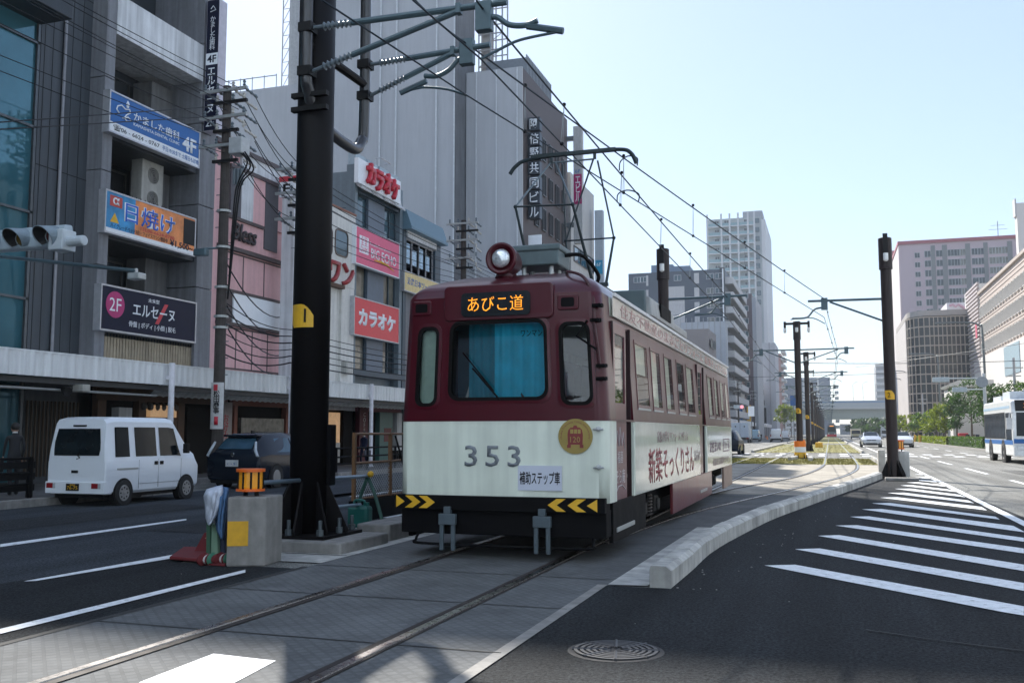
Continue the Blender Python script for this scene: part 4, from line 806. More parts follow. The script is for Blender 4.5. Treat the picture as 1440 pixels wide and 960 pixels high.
# --- small building with blue pent roof
u0, u1 = u1 + .05, yz(618, 300)[0]; zr_ = vp(565, 289, FX + .3).z
t = bld('small_office', 'small grey office building with a blue pent roof and papered window', u0); mb = MB(); mb.box(-34, FX - .1, u0, u1, 0, zr_ - .3); mb.build('wall', M('grey wall', (.2, .2, .21), .7, streak=.2), t)
bl = M('blue roof sheet', (.12, .2, .25), .5, var=.1); mb = MB(); mb.loft([[(FX - .3, y, zr_), (FX + .2, y, zr_), (FX + .5, y, zr_ - .85), (FX + .5, y, zr_ - .95), (FX - .3, y, zr_ - .95)] for y in (u0, u1)], True, True); mb.build('roof', bl, t)
for a, b in ((u0, u0 + .35), (u1 - .7, u1)): mb = MB(); mb.box(FX - .1, FX + .08, a, b, 3.3, zr_ - .96); mb.build('pier', dblue, t)
zw1, zw0 = yz(604, 350)[1], yz(604, 396)[1]; w = window(t, FX - .05, u0 + .4, u1 - .75, zw0, zw1, 4, frm, 0); mb = MB(); mb.box(FX - .1, FX + .15, u0 + .35, u1 - .7, zw1, zw1 + .35); mb.build('blind_box', wall_w, t)
for k in range(4): a = u0 + .5 + k * .8; mb = MB(); mb.box(FX - .045, FX - .04, a, a + .5, zw0 + .5, zw1 - .2 * (k % 2 + 1)); mb.build('poster', M('poster blue white', (.4, .55, .68), .6, var=.4, scale=9), w)
s = sign('ticket_shop_sign', 'pale yellow sign with blue kanji under the papered window', FX + .25, ((569, 384), (618, 397), (618, 420), (569, 411)), M('pale yellow', (.7, .55, .25), .5), (('近畿日本ツーリスト', .5, .55, .85, .4, M('sign mid blue', (.1, .18, .45), .5), .01),), frame=frm)
# lower buildings hidden behind the tram further on
t = bld('shop_building', 'low plain shop building mostly hidden behind the tram', u1 + .1); mb = MB(); mb.box(-34, FX - .2, u1 + .1, 59.5, 0, 6.5); mb.build('wall', wall_w, t); window(t, FX - .15, u1 + 1, 58, 4, 6, 8, brown, 1)
# --- shop fronts under the awning
def shop(y0, y1, label, m, items, lit=True):
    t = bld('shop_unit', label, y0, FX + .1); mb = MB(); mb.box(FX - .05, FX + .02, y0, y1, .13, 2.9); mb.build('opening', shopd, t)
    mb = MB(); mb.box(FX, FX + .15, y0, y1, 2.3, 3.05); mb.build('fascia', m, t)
    for k, (a, b, z0, z1, mm, nm) in enumerate(items):
        mb = MB(); mb.box(FX + .02, FX + .22 + .01 * k, y0 + (y1 - y0) * a, y0 + (y1 - y0) * b, z0, z1); mb.build(nm, mm, t, bevel=.01)
    return t
warm = M('lit shop window', (.35, .22, .12), .3, var=.5, scale=3, emit=(1, .6, .3), estr=.12)
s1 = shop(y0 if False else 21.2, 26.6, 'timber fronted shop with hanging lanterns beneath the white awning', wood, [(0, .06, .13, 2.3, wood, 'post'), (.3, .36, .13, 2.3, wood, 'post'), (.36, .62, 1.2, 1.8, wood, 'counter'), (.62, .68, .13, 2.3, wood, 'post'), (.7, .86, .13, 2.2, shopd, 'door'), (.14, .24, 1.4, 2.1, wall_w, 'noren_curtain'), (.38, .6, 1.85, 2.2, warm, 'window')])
for k in range(6): y = 23.0 + k * .28; mb = MB(); mb.ball((FX + .25, y, 2.15), .1, 10, sz=1.2); mb.build('lantern', M('dark lantern', (.1, .09, .08), .6), s1)
p2 = thing('notice_panel', 'tall pale wall panel with red handwriting between two shops', 'sign', (FX + .2, 26.8, .13)); mb = MB(); mb.box(FX + .05, FX + .2, 26.7, 27.4, .13, 2.4); mb.build('panel', M('faded notice', (.42, .36, .34), .7), p2); text('お好み', (FX + .205, 27.05, 1.6), (0, 1, 0), .3, .8, rd, p2, vertical=True)
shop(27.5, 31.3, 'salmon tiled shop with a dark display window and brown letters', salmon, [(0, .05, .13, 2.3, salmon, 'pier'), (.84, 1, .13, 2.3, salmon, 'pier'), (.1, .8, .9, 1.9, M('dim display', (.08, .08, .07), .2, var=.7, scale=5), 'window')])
s = thing('shop_letters', 'brown serif letters on the salmon shop fascia', 'sign', (FX + .26, 30.3, 2.6)); text('La Moda', (FX + .16, 30.2, 2.62), (0, 1, 0), 1.5, .3, script, s, depth=.04)
shop(31.5, 36.2, 'bright lit clothes shop with a white name fascia', wall_w, [(.2, .7, .6, 2.2, warm, 'window'), (.3, .48, .2, .9, rd, 'display_stand'), (.55, .7, .2, 1.0, lgrey, 'display_stand'), (.75, .8, .13, 2.3, shopd, 'post')])
s = thing('shop_letters', 'small black letters SAIO on a white fascia', 'sign', (FX + .16, 34.6, 2.6)); text('SAIO', (FX + .16, 34.6, 2.62), (0, 1, 0), .9, .28, bk, s, depth=.03, bold=.02)
shop(36.4, 40.8, 'coffee shop with a maroon banner and a green door', M('dark red fascia', (.16, .02, .03), .5), [(.02, .2, .13, 2.6, M('maroon banner', (.09, .015, .02), .6), 'banner'), (.45, .75, .13, 2.3, M('teal door', (.05, .14, .13), .4), 'door'), (.55, .72, 1.0, 1.6, M('menu board', (.14, .02, .02), .5), 'menu_board'), (.85, .97, .6, 2.3, wall_w, 'poster')])
s = thing('shop_letters', 'vertical white letters COFFEE on a maroon banner', 'sign', (FX + .3, 36.9, 1)); text('COFFEE', (FX + .235, 36.9, 1.6), (0, 1, 0), .24, 1.3, M('dull white letters', (.4, .38, .36), .6), s, vertical=True)
text('コーヒー・サンドイッチ', (FX + .155, 38.8, 2.62), (0, 1, 0), 3, .26, MATS['dull white letters'], s, depth=.01)
shop(41.0, 46.0, 'plain grey shop front partly behind the tram', steelb, [(.1, .6, .4, 2.2, wglass[1], 'window')])
# --- street awning (arcade) with its posts
arc_m = M('awning white sheet', (.82, .83, .82), .55, var=.06, scale=1.2, streak=.2)
t = thing('arcade_awning', 'long white corrugated awning running over the sidewalk in front of the shops', 'awning', (-16.5, 16, 0))
mb = MB(); r0, r1 = [], []; y = 3.0
while y < 60: d = (.0, .03)[int(round((y - 3) / .06)) % 4 > 1]; r0.append((-16.5 + d, y, 2.64)); r1.append((-16.5 + d, y, 3.2)); y += .06
mb.loft([r0, r1], False, False); mb.build('fascia', arc_m, t, solid=.01)
mb = MB(); mb.poly([(-16.47, 3, 3.19), (-16.47, 60, 3.19), (-18.95, 60, 3.42), (-18.95, 3, 3.42)]); mb.build('roof', arc_m, t, solid=.03)
mb = MB(); r0, r1 = [], []; y = 21.4
while y < 60: z = 2.36 + .035 * abs(math.sin(y * 10)); r0.append((-17.3, y, z)); r1.append((-16.9, y, 2.72)); y += .05
mb.loft([r0, r1], False, False); mb.build('valance', M('grey white sheet', (.65, .66, .65), .6, streak=.3), t, solid=.01)
mb = MB(); mb.box(-18.9, -16.6, 3, 60, 3.02, 3.05); mb.box(-16.75, -16.62, 3, 60, 2.5, 2.62); mb.build('frame', darkp2, t)
for y in (9.5, 15.3, 21.1, 27.0, 32.7, 38.5, 44.5, 50.5, 56.5):
    mb = MB(); mb.cyl((-16.35, y, .13), (-16.35, y, 3.22), .075, 12); mb.lathe((-16.35, y, .13), (0, 0, 1), [(.13, 0), (.13, .03), (.08, .05)], 12); mb.box(-16.35, -17.0, y - .05, y + .05, 2.78, 2.88); mb.build('post', M('post white', (.75, .74, .78), .5), t)
mb = MB(); mb.cyl((-16.75, 3, 2.42), (-16.75, 21, 2.36), .03, 8); mb.build('pipe', lgrey, t)
for k, (px, py) in enumerate(((108, 545), (102, 548))):
    p = vp(px, py, -16.7); s = thing('flood_lamp', ('beige box flood lamp' if k == 0 else 'dark round flood lamp') + ' hanging under the awning edge', 'lamp', p); mb = MB(); mb.cyl((p.x, p.y, p.z), (p.x, p.y, 2.6), .02, 6); mb.build('stem', bk, s); mb = MB(); mb.box(p.x - .08, p.x + .3, p.y - .14, p.y + .1, p.z - .09, p.z + .07) if k == 0 else mb.lathe((p.x, p.y - .3, p.z), (1, -.3, -.3), [(.05, 0), (.12, .22), (0, .2)], 10); mb.build('head', MATS['beige metal'] if k == 0 else bk, s, bevel=.01)
# guard fence along the kerb
def guard(y0, y1, label, x=-14.85):
    t = thing('guard_fence', label, 'fence', (x, y0, .13)); mb = MB(); y = y0
    while y <= y1 + .01: mb.box(x - .03, x + .03, y - .03, y + .03, .13, .93); y += (y1 - y0) / max(1, round((y1 - y0) / 2))
    mb.build('post', black, t); mb = MB()
    for z in (.4, .62, .9): mb.cyl((x, y0, z), (x, y1, z), .028, 8)
    mb.build('rail', black, t); return t
guard(6, 15.0, 'black pipe guard fence on the kerb behind the white van'); guard(17.6, 19.0, 'short black guard fence between the white van and the dark hatchback'); guard(27.3, 36, 'grey black guard fence along the far shop fronts')
t = thing('panel_fence', 'low dark slatted fence on the sidewalk at the very left', 'fence', (-15.0, 10, .13)); [MB().box(-15.06, -15.02, 6, 15.3, z, z + .13).build('board', bk, t) for z in (.26, .48, .7)]
for y in (6.2, 8.4, 10.6, 12.8, 15.2): mb = MB(); mb.box(-15.1, -15.0, y - .04, y + .04, .13, .9); mb.build('post', bk, t)
# ================================================================ HAZE over the whole street
hz = bpy.data.materials.new('street haze'); hz.use_nodes = True; hn = hz.node_tree; hn.nodes.remove(hn.nodes['Principled BSDF']); pv = hn.nodes.new('ShaderNodeVolumePrincipled'); pv.inputs['Color'].default_value = (.8, .9, 1, 1); pv.inputs['Density'].default_value = .0004; pv.inputs['Anisotropy'].default_value = .0
hn.links.new(pv.outputs[0], hn.nodes['Material Output'].inputs['Volume']); o = MB().box(-450, 510, -140, 1430, -1.05, 97).build('haze', hz); tag(o, 'thin pale haze hanging over the street and fading the far buildings', 'haze', kind='stuff')
# ================================================================ BUILDINGS FURTHER OFF
def unit_window(key, w, h, face, frm_m, pane_m_, d=.12):
    """one window (frame with a pane and a mullion) as mesh data shared by a facade"""
    mb = MB(); t = .07
    def b(a0, a1, z0, z1, p0, p1):
        if face == '-y': mb.box(a0, a1, -p1, -p0, z0, z1)
        elif face == '+x': mb.box(p0, p1, a0, a1, z0, z1)
        else: mb.box(-p1, -p0, a0, a1, z0, z1)
    mb.mi = 1; b(0, w, 0, h, -.05, .02); mb.mi = 0
    for q in ((0, w, -t, 0), (0, w, h, h + t), (-t, 0, -t, h + t), (w, w + t, -t, h + t), (w / 2 - t / 2, w / 2 + t / 2, 0, h)): b(*q, -.05, d)
    o = mb.build(key, [frm_m, pane_m_]); me = o.data; bpy.data.objects.remove(o); return me
def wins(par, me, pts, name='window'):
    og = origin(par)
    for p in pts: o = bpy.data.objects.new(name, me); COL.objects.link(o); o.parent = par; o.location = Vector(p) - og
def tower(name, label, x0, x1, y0, y1, h, mat, cat='building'):
    t = thing(name, label, cat, ((x0 + x1) / 2, y0, 0)); mb = MB(); mb.box(x0, x1, y0, y1, 0, h); mb.build('wall', mat, t); return t
def uX(x, Y): return up(x, 500, Y).x
def uZ(x, y, Y): return up(x, y, Y).z
sheetm = M('scaffold sheet', (.46, .465, .475), .8, var=.05, scale=.3, bump=.12, streak=.06)
seam = M('sheet seam white', (.6, .62, .63), .7)
latt = M('scaffold tube', (.36, .37, .38), .5, .5)
t = thing('sheeted_building', 'tall building wrapped in grey scaffold sheeting with white seams', 'building', (-30, 58, 0))
Ht = 46.5
mb = MB(); r = []
xs = [-35.2 + .5 * k for k in range(25)]
def foldy(x, z): return 58 + .008 * math.sin(x * 1.3 + .2 * z) + .006 * math.sin(x * 3.1 + z * .15)
zz = [k * 2.5 for k in range(20)] + [Ht]
mb.loft([[(x, foldy(x, z), z) for x in xs] for z in zz], False, False); mb.build('sheet', sheetm, t, smooth=True)
mb = MB(); mb.box(-34.9, -23.15, 58.25, 61.6, 0, Ht); mb.build('core', M('dark scaffold', (.09, .1, .11), .8), t)
mb = MB(); mb.box(-23.14, -23.1, 58.05, 61.6, 0, Ht); mb.build('side_sheet', M('dark side sheet', (.17, .175, .185), .8, var=.15, scale=.8, streak=.2), t)  # side face in a darker sheet tone than the front
for px in (500, 530, 553, 611, 637):
    x = uX(px, 57.9); mb = MB(); mb.box(x - .05, x + .05, 57.82, 57.86, 0, Ht); mb.build('seam', seam, t)
z1 = uZ(360, 125, 58); mb = MB(); mb.box(-46, -34.95, 58.1, 66, 0, z1); lo = mb.build('low_sheet', sheetm, t)
mb = MB(); mb.tube([(-45, 58.2, z1 + .9), (-37, 58.2, z1 + .9)], .04, 5)
for k in range(9): mb.cyl((-45 + k, 58.2, z1), (-45 + k, 58.2, z1 + 1.0), .035, 5)
mb.build('rail', latt, lo)
xa, xb = uX(398, 58.6), uX(428, 58.6); mb = MB(); mb.box(xa, xb, 58.6, 63, z1 - 4, Ht + 2.0); mb.build('white_sheet', M('white scaffold sheet', (.5, .5, .49), .8, streak=.1), t)
mb = MB(); mb.box(-43.5, -35.0, 58.7, 62, 38.5, 48.6); mb.build('shade_platform', MATS['white scaffold sheet'], t)  # unseen block added high above the view to shade the near ground
xl = uX(386, 58.6); mb = MB()
for x in (xl, xa - .1):
    for y in (58.7, 59.7): mb.cyl((x, y, z1 - 3), (x, y, Ht), .045, 5)
z = z1 - 3
while z < Ht - 1: mb.tube([(xl, 58.7, z), (xa - .1, 58.7, z + 1)], .025, 4); mb.tube([(xl, 58.7, z), (xa - .1, 58.7, z)], .025, 4); z += 1
mb.build('scaffold_stair', latt, t)
xa, xb = uX(672, 63), uX(706, 63); mb = MB()
for x in (xa, (xa + xb) / 2, xb): mb.cyl((x, 63, 0), (x, 63, 46), .06, 5); mb.cyl((x, 64.2, 0), (x, 64.2, 46), .06, 5)
z = 18
while z < 46: mb.tube([(xa, 63, z), (xb, 63, z)], .05, 5); mb.tube([(xa, 63, z), (xb, 63, z + 1.2)], .03, 4); mb.tube([(xa, 64.2, z), (xb, 64.2, z)], .05, 4); z += 1.2
mb.build('hoist_mast', latt, t)
mb = MB(); mb.box(xa + .1, xa + .75, 63.2, 64.1, 0, 31); mb.build('hoist_sheet', M('pale hoist sheet', (.3, .29, .28), .7, var=.4, scale=1.5), t)
# brown joint-office building with sheeted end
zt = uZ(735, 95, 60); brn = M('brown tile wall', (.095, .075, .072), .6, var=.08, streak=.12); y1 = 19 / .2655
t = thing('brown_building', 'brown tiled office building with one grey sheeted end and a vertical row of sign boxes', 'building', (FX, 60, 0))
mb = MB(); mb.box(-40, FX, 60.1, y1, 0, zt); mb.build('wall', brn, t); mb = MB(); mb.box(-23.05, FX - .02, 59.9, 60.08, 0, zt + .05); mb.build('end_sheet', sheetm, t)
for px in (668, 697, 727): x = uX(px, 59.8); mb = MB(); mb.box(x - .04, x + .04, 59.82, 59.88, 0, zt); mb.build('seam', seam, t)
mb = MB(); mb.box(-22, FX - .1, 61, 67, zt, zt + 1.1)
for k in range(18): mb.box(FX - .1, FX - .03, 61 + k * .35, 61.2 + k * .35, zt, zt + 1.3)
mb.build('roof_screen', M('roof screen', (.2, .22, .24), .6), t)
me = unit_window('w', .75, 1.5, '+x', MATS['window frame grey'], wglass[0]); wins(t, me, [(FX, 62.6 + 1.8 * i, 3.0 + 2.55 * j) for i in range(5) for j in range(8)])
blkb = M('sign box dark', (.02, .028, .04), .4)
for k, (ch, y) in enumerate(zip('阿倍野共同ビル', (174, 195, 215, 236, 257, 277, 298))):
    c = up(751, y, 60.9); w = uX(759, 60.9) - uX(743, 60.9); s = thing('sign_box', 'square lit sign box with the white character %s on the brown building' % ch, 'sign', c, 'vertical row of character boxes'); mb = MB(); mb.box(c.x - w / 2, c.x + w / 2, 60.9, 61.5, c.z - w * .56, c.z + w * .56); mb.build('box', blkb, s); mb = MB(); mb.box(FX - .1, c.x - w / 2, 61.1, 61.3, c.z - .1, c.z + .1); mb.build('bracket', grey_m, s)
    text(ch, (c.x, 60.895, c.z), (1, 0, 0), w * .82, w * .92, wt, s, bold=.012)
a, b = up(743, 331, 60.7), up(761, 352, 60.7); s = thing('blank_sign', 'plain white sign board low on the corner of the brown building', 'sign', (a.x, 60.7, b.z)); mb = MB(); mb.box(a.x, b.x, 60.7, 60.85, b.z, a.z); mb.build('board', wt, s); mb = MB(); mb.box(FX - .1, b.x, 60.86, 60.95, b.z + .2, b.z + .3); mb.build('bracket', grey_m, s)
# white building with a magenta blade sign
y0, y1 = 19 / .262, 19 / .236; zt = uZ(822, 245, y0 + 1); cw_ = M('off white wall', (.5, .5, .49), .7, streak=.15)
t = thing('white_building', 'slim white building with banded windows beyond the brown one', 'building', (FX, y0, 0)); mb = MB(); mb.box(-35, FX, y0, y1, 0, zt); mb.build('wall', cw_, t)
for j in range(5): window(t, FX + .06, y0 + .8, y1 - .4, 2.8 + 3.05 * j, 4.1 + 3.05 * j, 3, None, 2)
Yb = 71.0; a, b = up(806, 178, Yb), up(819, 320, Yb); s = thing('blade_sign', 'white blade sign with a magenta panel reading katakana, above the tram roof', 'sign', (b.x, Yb, b.z)); mb = MB(); mb.box(a.x, b.x, Yb, Yb + .5, b.z - 1.2, a.z); mb.build('box', cw_, s); zz_ = lambda y: uZ(812, y, Yb)
mb = MB(); mb.box(a.x + .03, b.x - .03, Yb - .02, Yb - .003, zz_(287), zz_(245)); mb.build('panel', M('magenta panel', (.4, .02, .13), .4), s); text('エピル', ((a.x + b.x) / 2, Yb - .025, zz_(266)), (1, 0, 0), .42, zz_(248) - zz_(284), wt, s, vertical=True, bold=.02); text('6F', ((a.x + b.x) / 2, Yb - .01, zz_(241)), (1, 0, 0), .4, .25, bluem, s)
for z in (178, 300): mb = MB(); mb.box(FX - 1.0, a.x, Yb + .1, Yb + .4, zz_(z + 18), zz_(z + 12)); mb.build('bracket', grey_m, s)
Yb = 79; a, b = up(836, 296, Yb), up(848, 385, Yb); s = thing('blade_sign', 'pale grey blade sign with a blue foot panel behind the pantograph', 'sign', (b.x, Yb, b.z)); mb = MB(); mb.box(a.x, b.x, Yb, Yb + .6, b.z - 1, a.z); mb.build('box', M('blade grey', (.4, .45, .5), .6), s); mb = MB(); mb.box(a.x + .03, b.x - .03, Yb - .02, Yb - .004, b.z, uZ(840, 366, Yb)); mb.build('panel', M('cyan panel', (.03, .3, .5), .5), s); text('6F', ((a.x + b.x) / 2, Yb - .025, uZ(840, 372, Yb)), (1, 0, 0), .4, .3, wt, s)
# street row continuing behind the tram
for k, (ya, yb, h, m, lb) in enumerate(((81, 96, 9, wall_w, 'low white shop house hidden behind the tram roof'), (96.2, 120, 7, brn, 'low brown shop house hidden behind the tram'), (120.2, 150, 8, cw_, 'pale shop row seen past the tail of the tram'))):
    t = tower('shop_house', lb, -36, FX - .1 * k, ya, yb, h, m); window(t, FX + .05 - .1 * k, ya + 1, yb - 1, 4, h - 1, 6)
# dark apartment block with white bands and balconies on its street side
Y = 190; x0, x1 = uX(885, Y), uX(1021, Y); H1 = uZ(1000, 379, Y); dg = M('dark blue grey tile', (.075, .095, .125), .6, var=.08, scale=.3); wpan = M('white wall panel', (.5, .5, .5), .7)
t = thing('apartment_block', 'dark blue grey apartment block with white panels and white balcony slabs on its street side', 'building', (x0, Y, 0)); mb = MB(); mb.box(x0, x1, Y, Y + 34, 0, H1); mb.build('wall', dg, t)
mb = MB(); mb.box(uX(915, Y), uX(946, Y), Y + 2, Y + 12, H1, uZ(930, 370, Y)); mb.box(uX(946, Y), uX(970, Y), Y + 2, Y + 14, H1, uZ(960, 370, Y) - .2); mb.build('roof_house', M('roof house blue', (.16, .22, .3), .6), t)
a, b = uX(940, Y), uX(964, Y); H_ = H1 - 3; mb = MB(); mb.box(a, b, Y - .06, Y + .1, 0, H_)
mb.build('white_bay', wpan, t); st_ = (H1 - 3) / 10.5
for k in range(11):
    z = 1.5 + st_ * k; mb = MB(); mb.box(a, b, Y - .09, Y - .061, z + st_ * .97, z + st_); mb.build('joint', dg, t)
    for px0, px1 in ((978, 985), (910, 913)):
        mb = MB(); mb.box(uX(px0, Y), uX(px1, Y), Y - .05, Y + .05, z + .3, z + 2.4); mb.build('white_panel', wpan, t)
    mb = MB(); mb.box(x1, x1 + 1.6, Y + .6, Y + 33.5, z + .1, z + 1.35); mb.build('balcony', wpan, t); mb = MB(); mb.box(x1, x1 + 1.5, Y + .6, Y + 33.5, z - .08, z + .09); mb.build('balcony_floor', MATS['grey render'], t)
me = unit_window('w', 1.3, 1.0, '-y', frm, wglass[2]); wins(t, me, [(uX(px, Y), Y - .001, 2.6 + st_ * k) for px in (893, 902, 950, 996, 1008) for k in range(11)])
mb = MB(); mb.box(x1 - .9, x1 + .05, Y - .08, Y + .5, 0, H1 + .3); mb.build('corner_pier', M('navy pier', (.03, .045, .06), .5), t); mb = MB(); mb.cyl((uX(1019, Y), Y - .3, 0), (uX(1019, Y), Y - .3, H1), .14, 6); mb.build('downpipe', wt, t)
Y = 184; t = tower('sheeted_house', 'low building wrapped in pale blue white sheets in front of the dark apartment block', uX(958, Y), uX(1021, Y), Y, Y + 4, uZ(1000, 452, Y), M('pale sheet', (.42, .46, .5), .8, var=.08, scale=.4, bump=.3))
mb = MB()
for k in range(9): x = uX(958 + k * 8, Y); mb.cyl((x, Y - .1, 0), (x, Y - .1, uZ(1000, 446, Y)), .06, 5)
mb.build('scaffold_pole', latt, t)
# brown slim block, pale sheeted lot, white tower
Y = 235; t = tower('brown_apartment', 'narrow dark plum apartment block next to the balcony slabs', uX(1040, Y), uX(1059, Y), Y, Y + 22, uZ(1050, 413, Y), M('plum tile', (.085, .06, .07), .6)); me = unit_window('w', 1.6, 1.2, '-y', frm, wglass[2]); wins(t, me, [(uX(1044, Y), Y, 3 + 3.05 * k) for k in range(11)])
mb = MB(); mb.box(uX(1059, Y), uX(1059, Y) + .9, Y + .01, Y + 21, 0, uZ(1050, 418, Y)); mb.build('grey_edge', M('grey edge', (.3, .32, .35), .7), t)
Y = 340; x0, x1 = uX(997, Y), uX(1075, Y); H2 = uZ(1040, 305, Y); wtw = M('tower white', (.55, .57, .58), .7, var=.05); glz = M('balcony glass', (.2, .32, .34), .12, spec=.8)
t = thing('apartment_tower', 'tall white apartment tower with rows of greenish glass balconies', 'building', (x0, Y, 0)); mb = MB(); mb.box(x0, x1, Y + 1.5, Y + 26, 0, H2); mb.build('wall', M('tower recess', (.33, .37, .38), .7), t)
mb = MB(); mb.box(x1, x1 + 1.2, Y + 1.5, Y + 40, 0, H2 - 1); mb.build('end_wall', wtw, t); mb = MB(); mb.box(uX(1048, Y), uX(1076, Y), Y + 3, Y + 14, H2, uZ(1060, 294, Y)); mb.build('roof_house', MATS['grey edge'], t)
n = 24; st_ = H2 / n
for k in range(n):
    mb = MB(); mb.box(x0, uX(1065, Y), Y, Y + 1.5, k * st_ + .0, k * st_ + .35); mb.build('balcony_slab', wtw, t); mb = MB(); mb.box(x0, uX(1065, Y), Y + .05, Y + .12, k * st_ + .351, k * st_ + 1.35); mb.build('balcony_glass', glz, t)
    mb = MB(); mb.box(uX(1066, Y), uX(1072, Y), Y + 1.3, Y + 1.48, k * st_ + .9, k * st_ + 2.6); mb.build('window', wglass[2], t)
for px in (998, 1018, 1030, 1042, 1056, 1065): x = uX(px, Y - .2); mb = MB(); mb.box(x - .3, x + .3, Y - .2, Y - .01, 0, H2 + 1.5); mb.build('fin', wtw, t)
me = unit_window('w', 1.5, 1.7, '-y', wtw, wglass[0]); wins(t, me, [(uX(px, Y), Y + 1.48, k * st_ + .8) for px in (1008, 1022, 1050) for k in range(8, n)])
Y = 300; t = tower('sheeted_lot', 'pale grey sheeted construction block at the foot of the white tower', uX(1062, Y), uX(1090, Y), Y, Y + 20, uZ(1075, 482, Y), M('pale grey sheet', (.42, .45, .48), .8, var=.1, scale=.2, bump=.2))
mb = MB(); x = uX(1082, Y - 1); mb.box(x - .2, x + .2, Y - 1, Y - .7, 0, uZ(1080, 482, Y)); mb.build('seam', MATS['grey edge'], t)
Y = 420; t = tower('salmon_apartment', 'slim salmon coloured apartment block far down the street', uX(1091, Y), uX(1098, Y), Y, Y + 25, uZ(1094, 497, Y), M('salmon far wall', (.36, .22, .2), .7))
for k in range(12): mb = MB(); mb.box(uX(1098, Y), uX(1098, Y) + 1.6, Y, Y + 20, 2 + k * 3, 3.1 + k * 3); mb.build('balcony', wpan, t)
Y = 640; x0, x1 = uX(1098, Y), uX(1166, Y); t = tower('apartment_slab', 'wide blue grey apartment slab behind the elevated expressway', x0, x1, Y, Y + 20, uZ(1130, 531, Y), M('slate blue wall', (.1, .12, .17), .7)); me = unit_window('w', 2.2, 1.8, '-y', wpan, wglass[2]); wins(t, me, [(x0 + 1.5 + 4.4 * i, Y, 4 + 3.6 * k) for i in range(8) for k in range(8)])
for i in (2, 4): mb = MB(); mb.box(x0 + 4.4 * i + 4, x0 + 4.4 * i + 5.2, Y - .4, Y - .01, 0, 36); mb.build('white_strip', wpan, t)
# elevated expressway across the street
Y = 430; dk_ = M('bridge girder', (.36, .4, .34), .7, streak=.15); t = thing('expressway_bridge', 'pale grey green elevated expressway crossing the street far away', 'bridge', (0, Y, 0)); za, zb, zc_ = uZ(1200, 589, Y), uZ(1200, 575, Y), uZ(1200, 563, Y)
mb = MB(); mb.box(-90, 120, Y + 2, Y + 16, za, zb); mb.build('girder', dk_, t); mb = MB(); mb.box(-90, 120, Y, Y + 18, zb, zb + .8); mb.build('deck', M('bridge deck', (.5, .5, .47), .7), t); mb = MB(); mb.box(-90, 120, Y + .2, Y + .5, zb + .8, zc_); mb.build('barrier', M('bridge barrier', (.42, .45, .45), .6), t)
mb = MB(); mb.box(-90, 120, Y + .1, Y + .19, zc_ - .9, zc_ - .2); mb.build('noise_panel', M('blue noise panel', (.18, .28, .42), .5), t)
for x in (-30, 24): mb = MB(); mb.box(x - 1.6, x + 1.6, Y + 6, Y + 10, 0, za); mb.build('pier', conc, t)
for px in (1198, 1212, 1230, 1150): x = uX(px, Y); s = thing('street_lamp', 'slim lamp post standing on the far expressway', 'street lamp', (x, Y + 1, zc_), 'lamp posts on the expressway'); mb = MB(); mb.tube([(x, Y + 1, zc_), (x, Y + 1, zc_ + 7), (x + 1.5, Y + 1, zc_ + 8)], .09, 5); mb.build('pole', lgrey, s); mb = MB(); mb.box(x + 1.3, x + 2.2, Y + .9, Y + 1.1, zc_ + 7.9, zc_ + 8.05); mb.build('lamp_head', lgrey, s)
for j, (px0, px1, py, Y_, m) in enumerate(((1100, 1120, 590, 520, wpan), (1178, 1200, 596, 700, dg), (1200, 1225, 592, 760, brn), (1225, 1262, 595, 620, wpan))):
    t = tower('distant_building', ('far pale building seen under the expressway beyond the pole row', 'far dark building seen through the bridge opening over the tracks', 'far brown building seen beneath the expressway deck', 'far pale building under the expressway near the parked cars')[j], uX(px0, Y_), uX(px1, Y_), Y_, Y_ + 10, uZ(px0, py, Y_), m)
    me = unit_window('w', 2, 1.5, '-y', frm, wglass[0]); wins(t, me, [(uX(px0, Y_) + 1.5 + 3.5 * i, Y_, 2 + 2.6 * k) for i in range(2) for k in range(2)])
# RIGHT SIDE
Y = 250; x0, x1 = uX(1270, Y), 80; H3 = uZ(1272, 344, Y); pa = M('pale pink wall', (.52, .41, .43), .7, var=.05); pr = M('red roof edge', (.36, .1, .12), .6); band = M('window band grey', (.2, .2, .2), .5)
t = thing('pink_apartment', 'wide pale pink apartment tower with a red roof edge and dark vertical bands', 'building', (x0, Y, 0)); mb = MB(); mb.box(x0, x1, Y, Y + 30, 0, H3); mb.build('wall', pa, t); mb = MB(); mb.box(x0 - .3, x1, Y - .4, Y + 30, H3, H3 + .8); mb.build('roof_edge', pr, t)
mb = MB(); mb.box(x0 - .12, x0, Y + .5, Y + 29, 0, H3 - .05); mb.build('side_wall', M('sunlit pink wall', (.55, .5, .5), .7), t); st_ = uZ(1300, 350, Y) - uZ(1300, 363.5, Y)  # side wall in a whiter copy of the pink: its sunlight is painted in
for px0, px1 in ((1315, 1321), (1331, 1338), (1364, 1371), (1390, 1396), (1424, 1431)): mb = MB(); mb.box(uX(px0, Y), uX(px1, Y), Y - .15, Y, 4, H3 - .6); mb.build('window_band', band, t)
zs_ = [H3 - 3.4 - st_ * k for k in range(14)]
me = unit_window('w', 1.1, 1.2, '-y', wpan, wglass[0]); wins(t, me, [(uX(1292, Y), Y, z) for z in zs_])
me = unit_window('w', 1.35, 1.5, '-y', wpan, wglass[0]); wins(t, me, [(uX(px, Y), Y, z) for px in (1306, 1322.5, 1339, 1348, 1373, 1381.5) for z in zs_[:12]]); me = unit_window('w', 1.35, 1.5, '-y', wpan, wglass[1]); wins(t, me, [(uX(px, Y), Y, z) for px in (1356, 1398, 1407, 1416) for z in zs_[:8]])
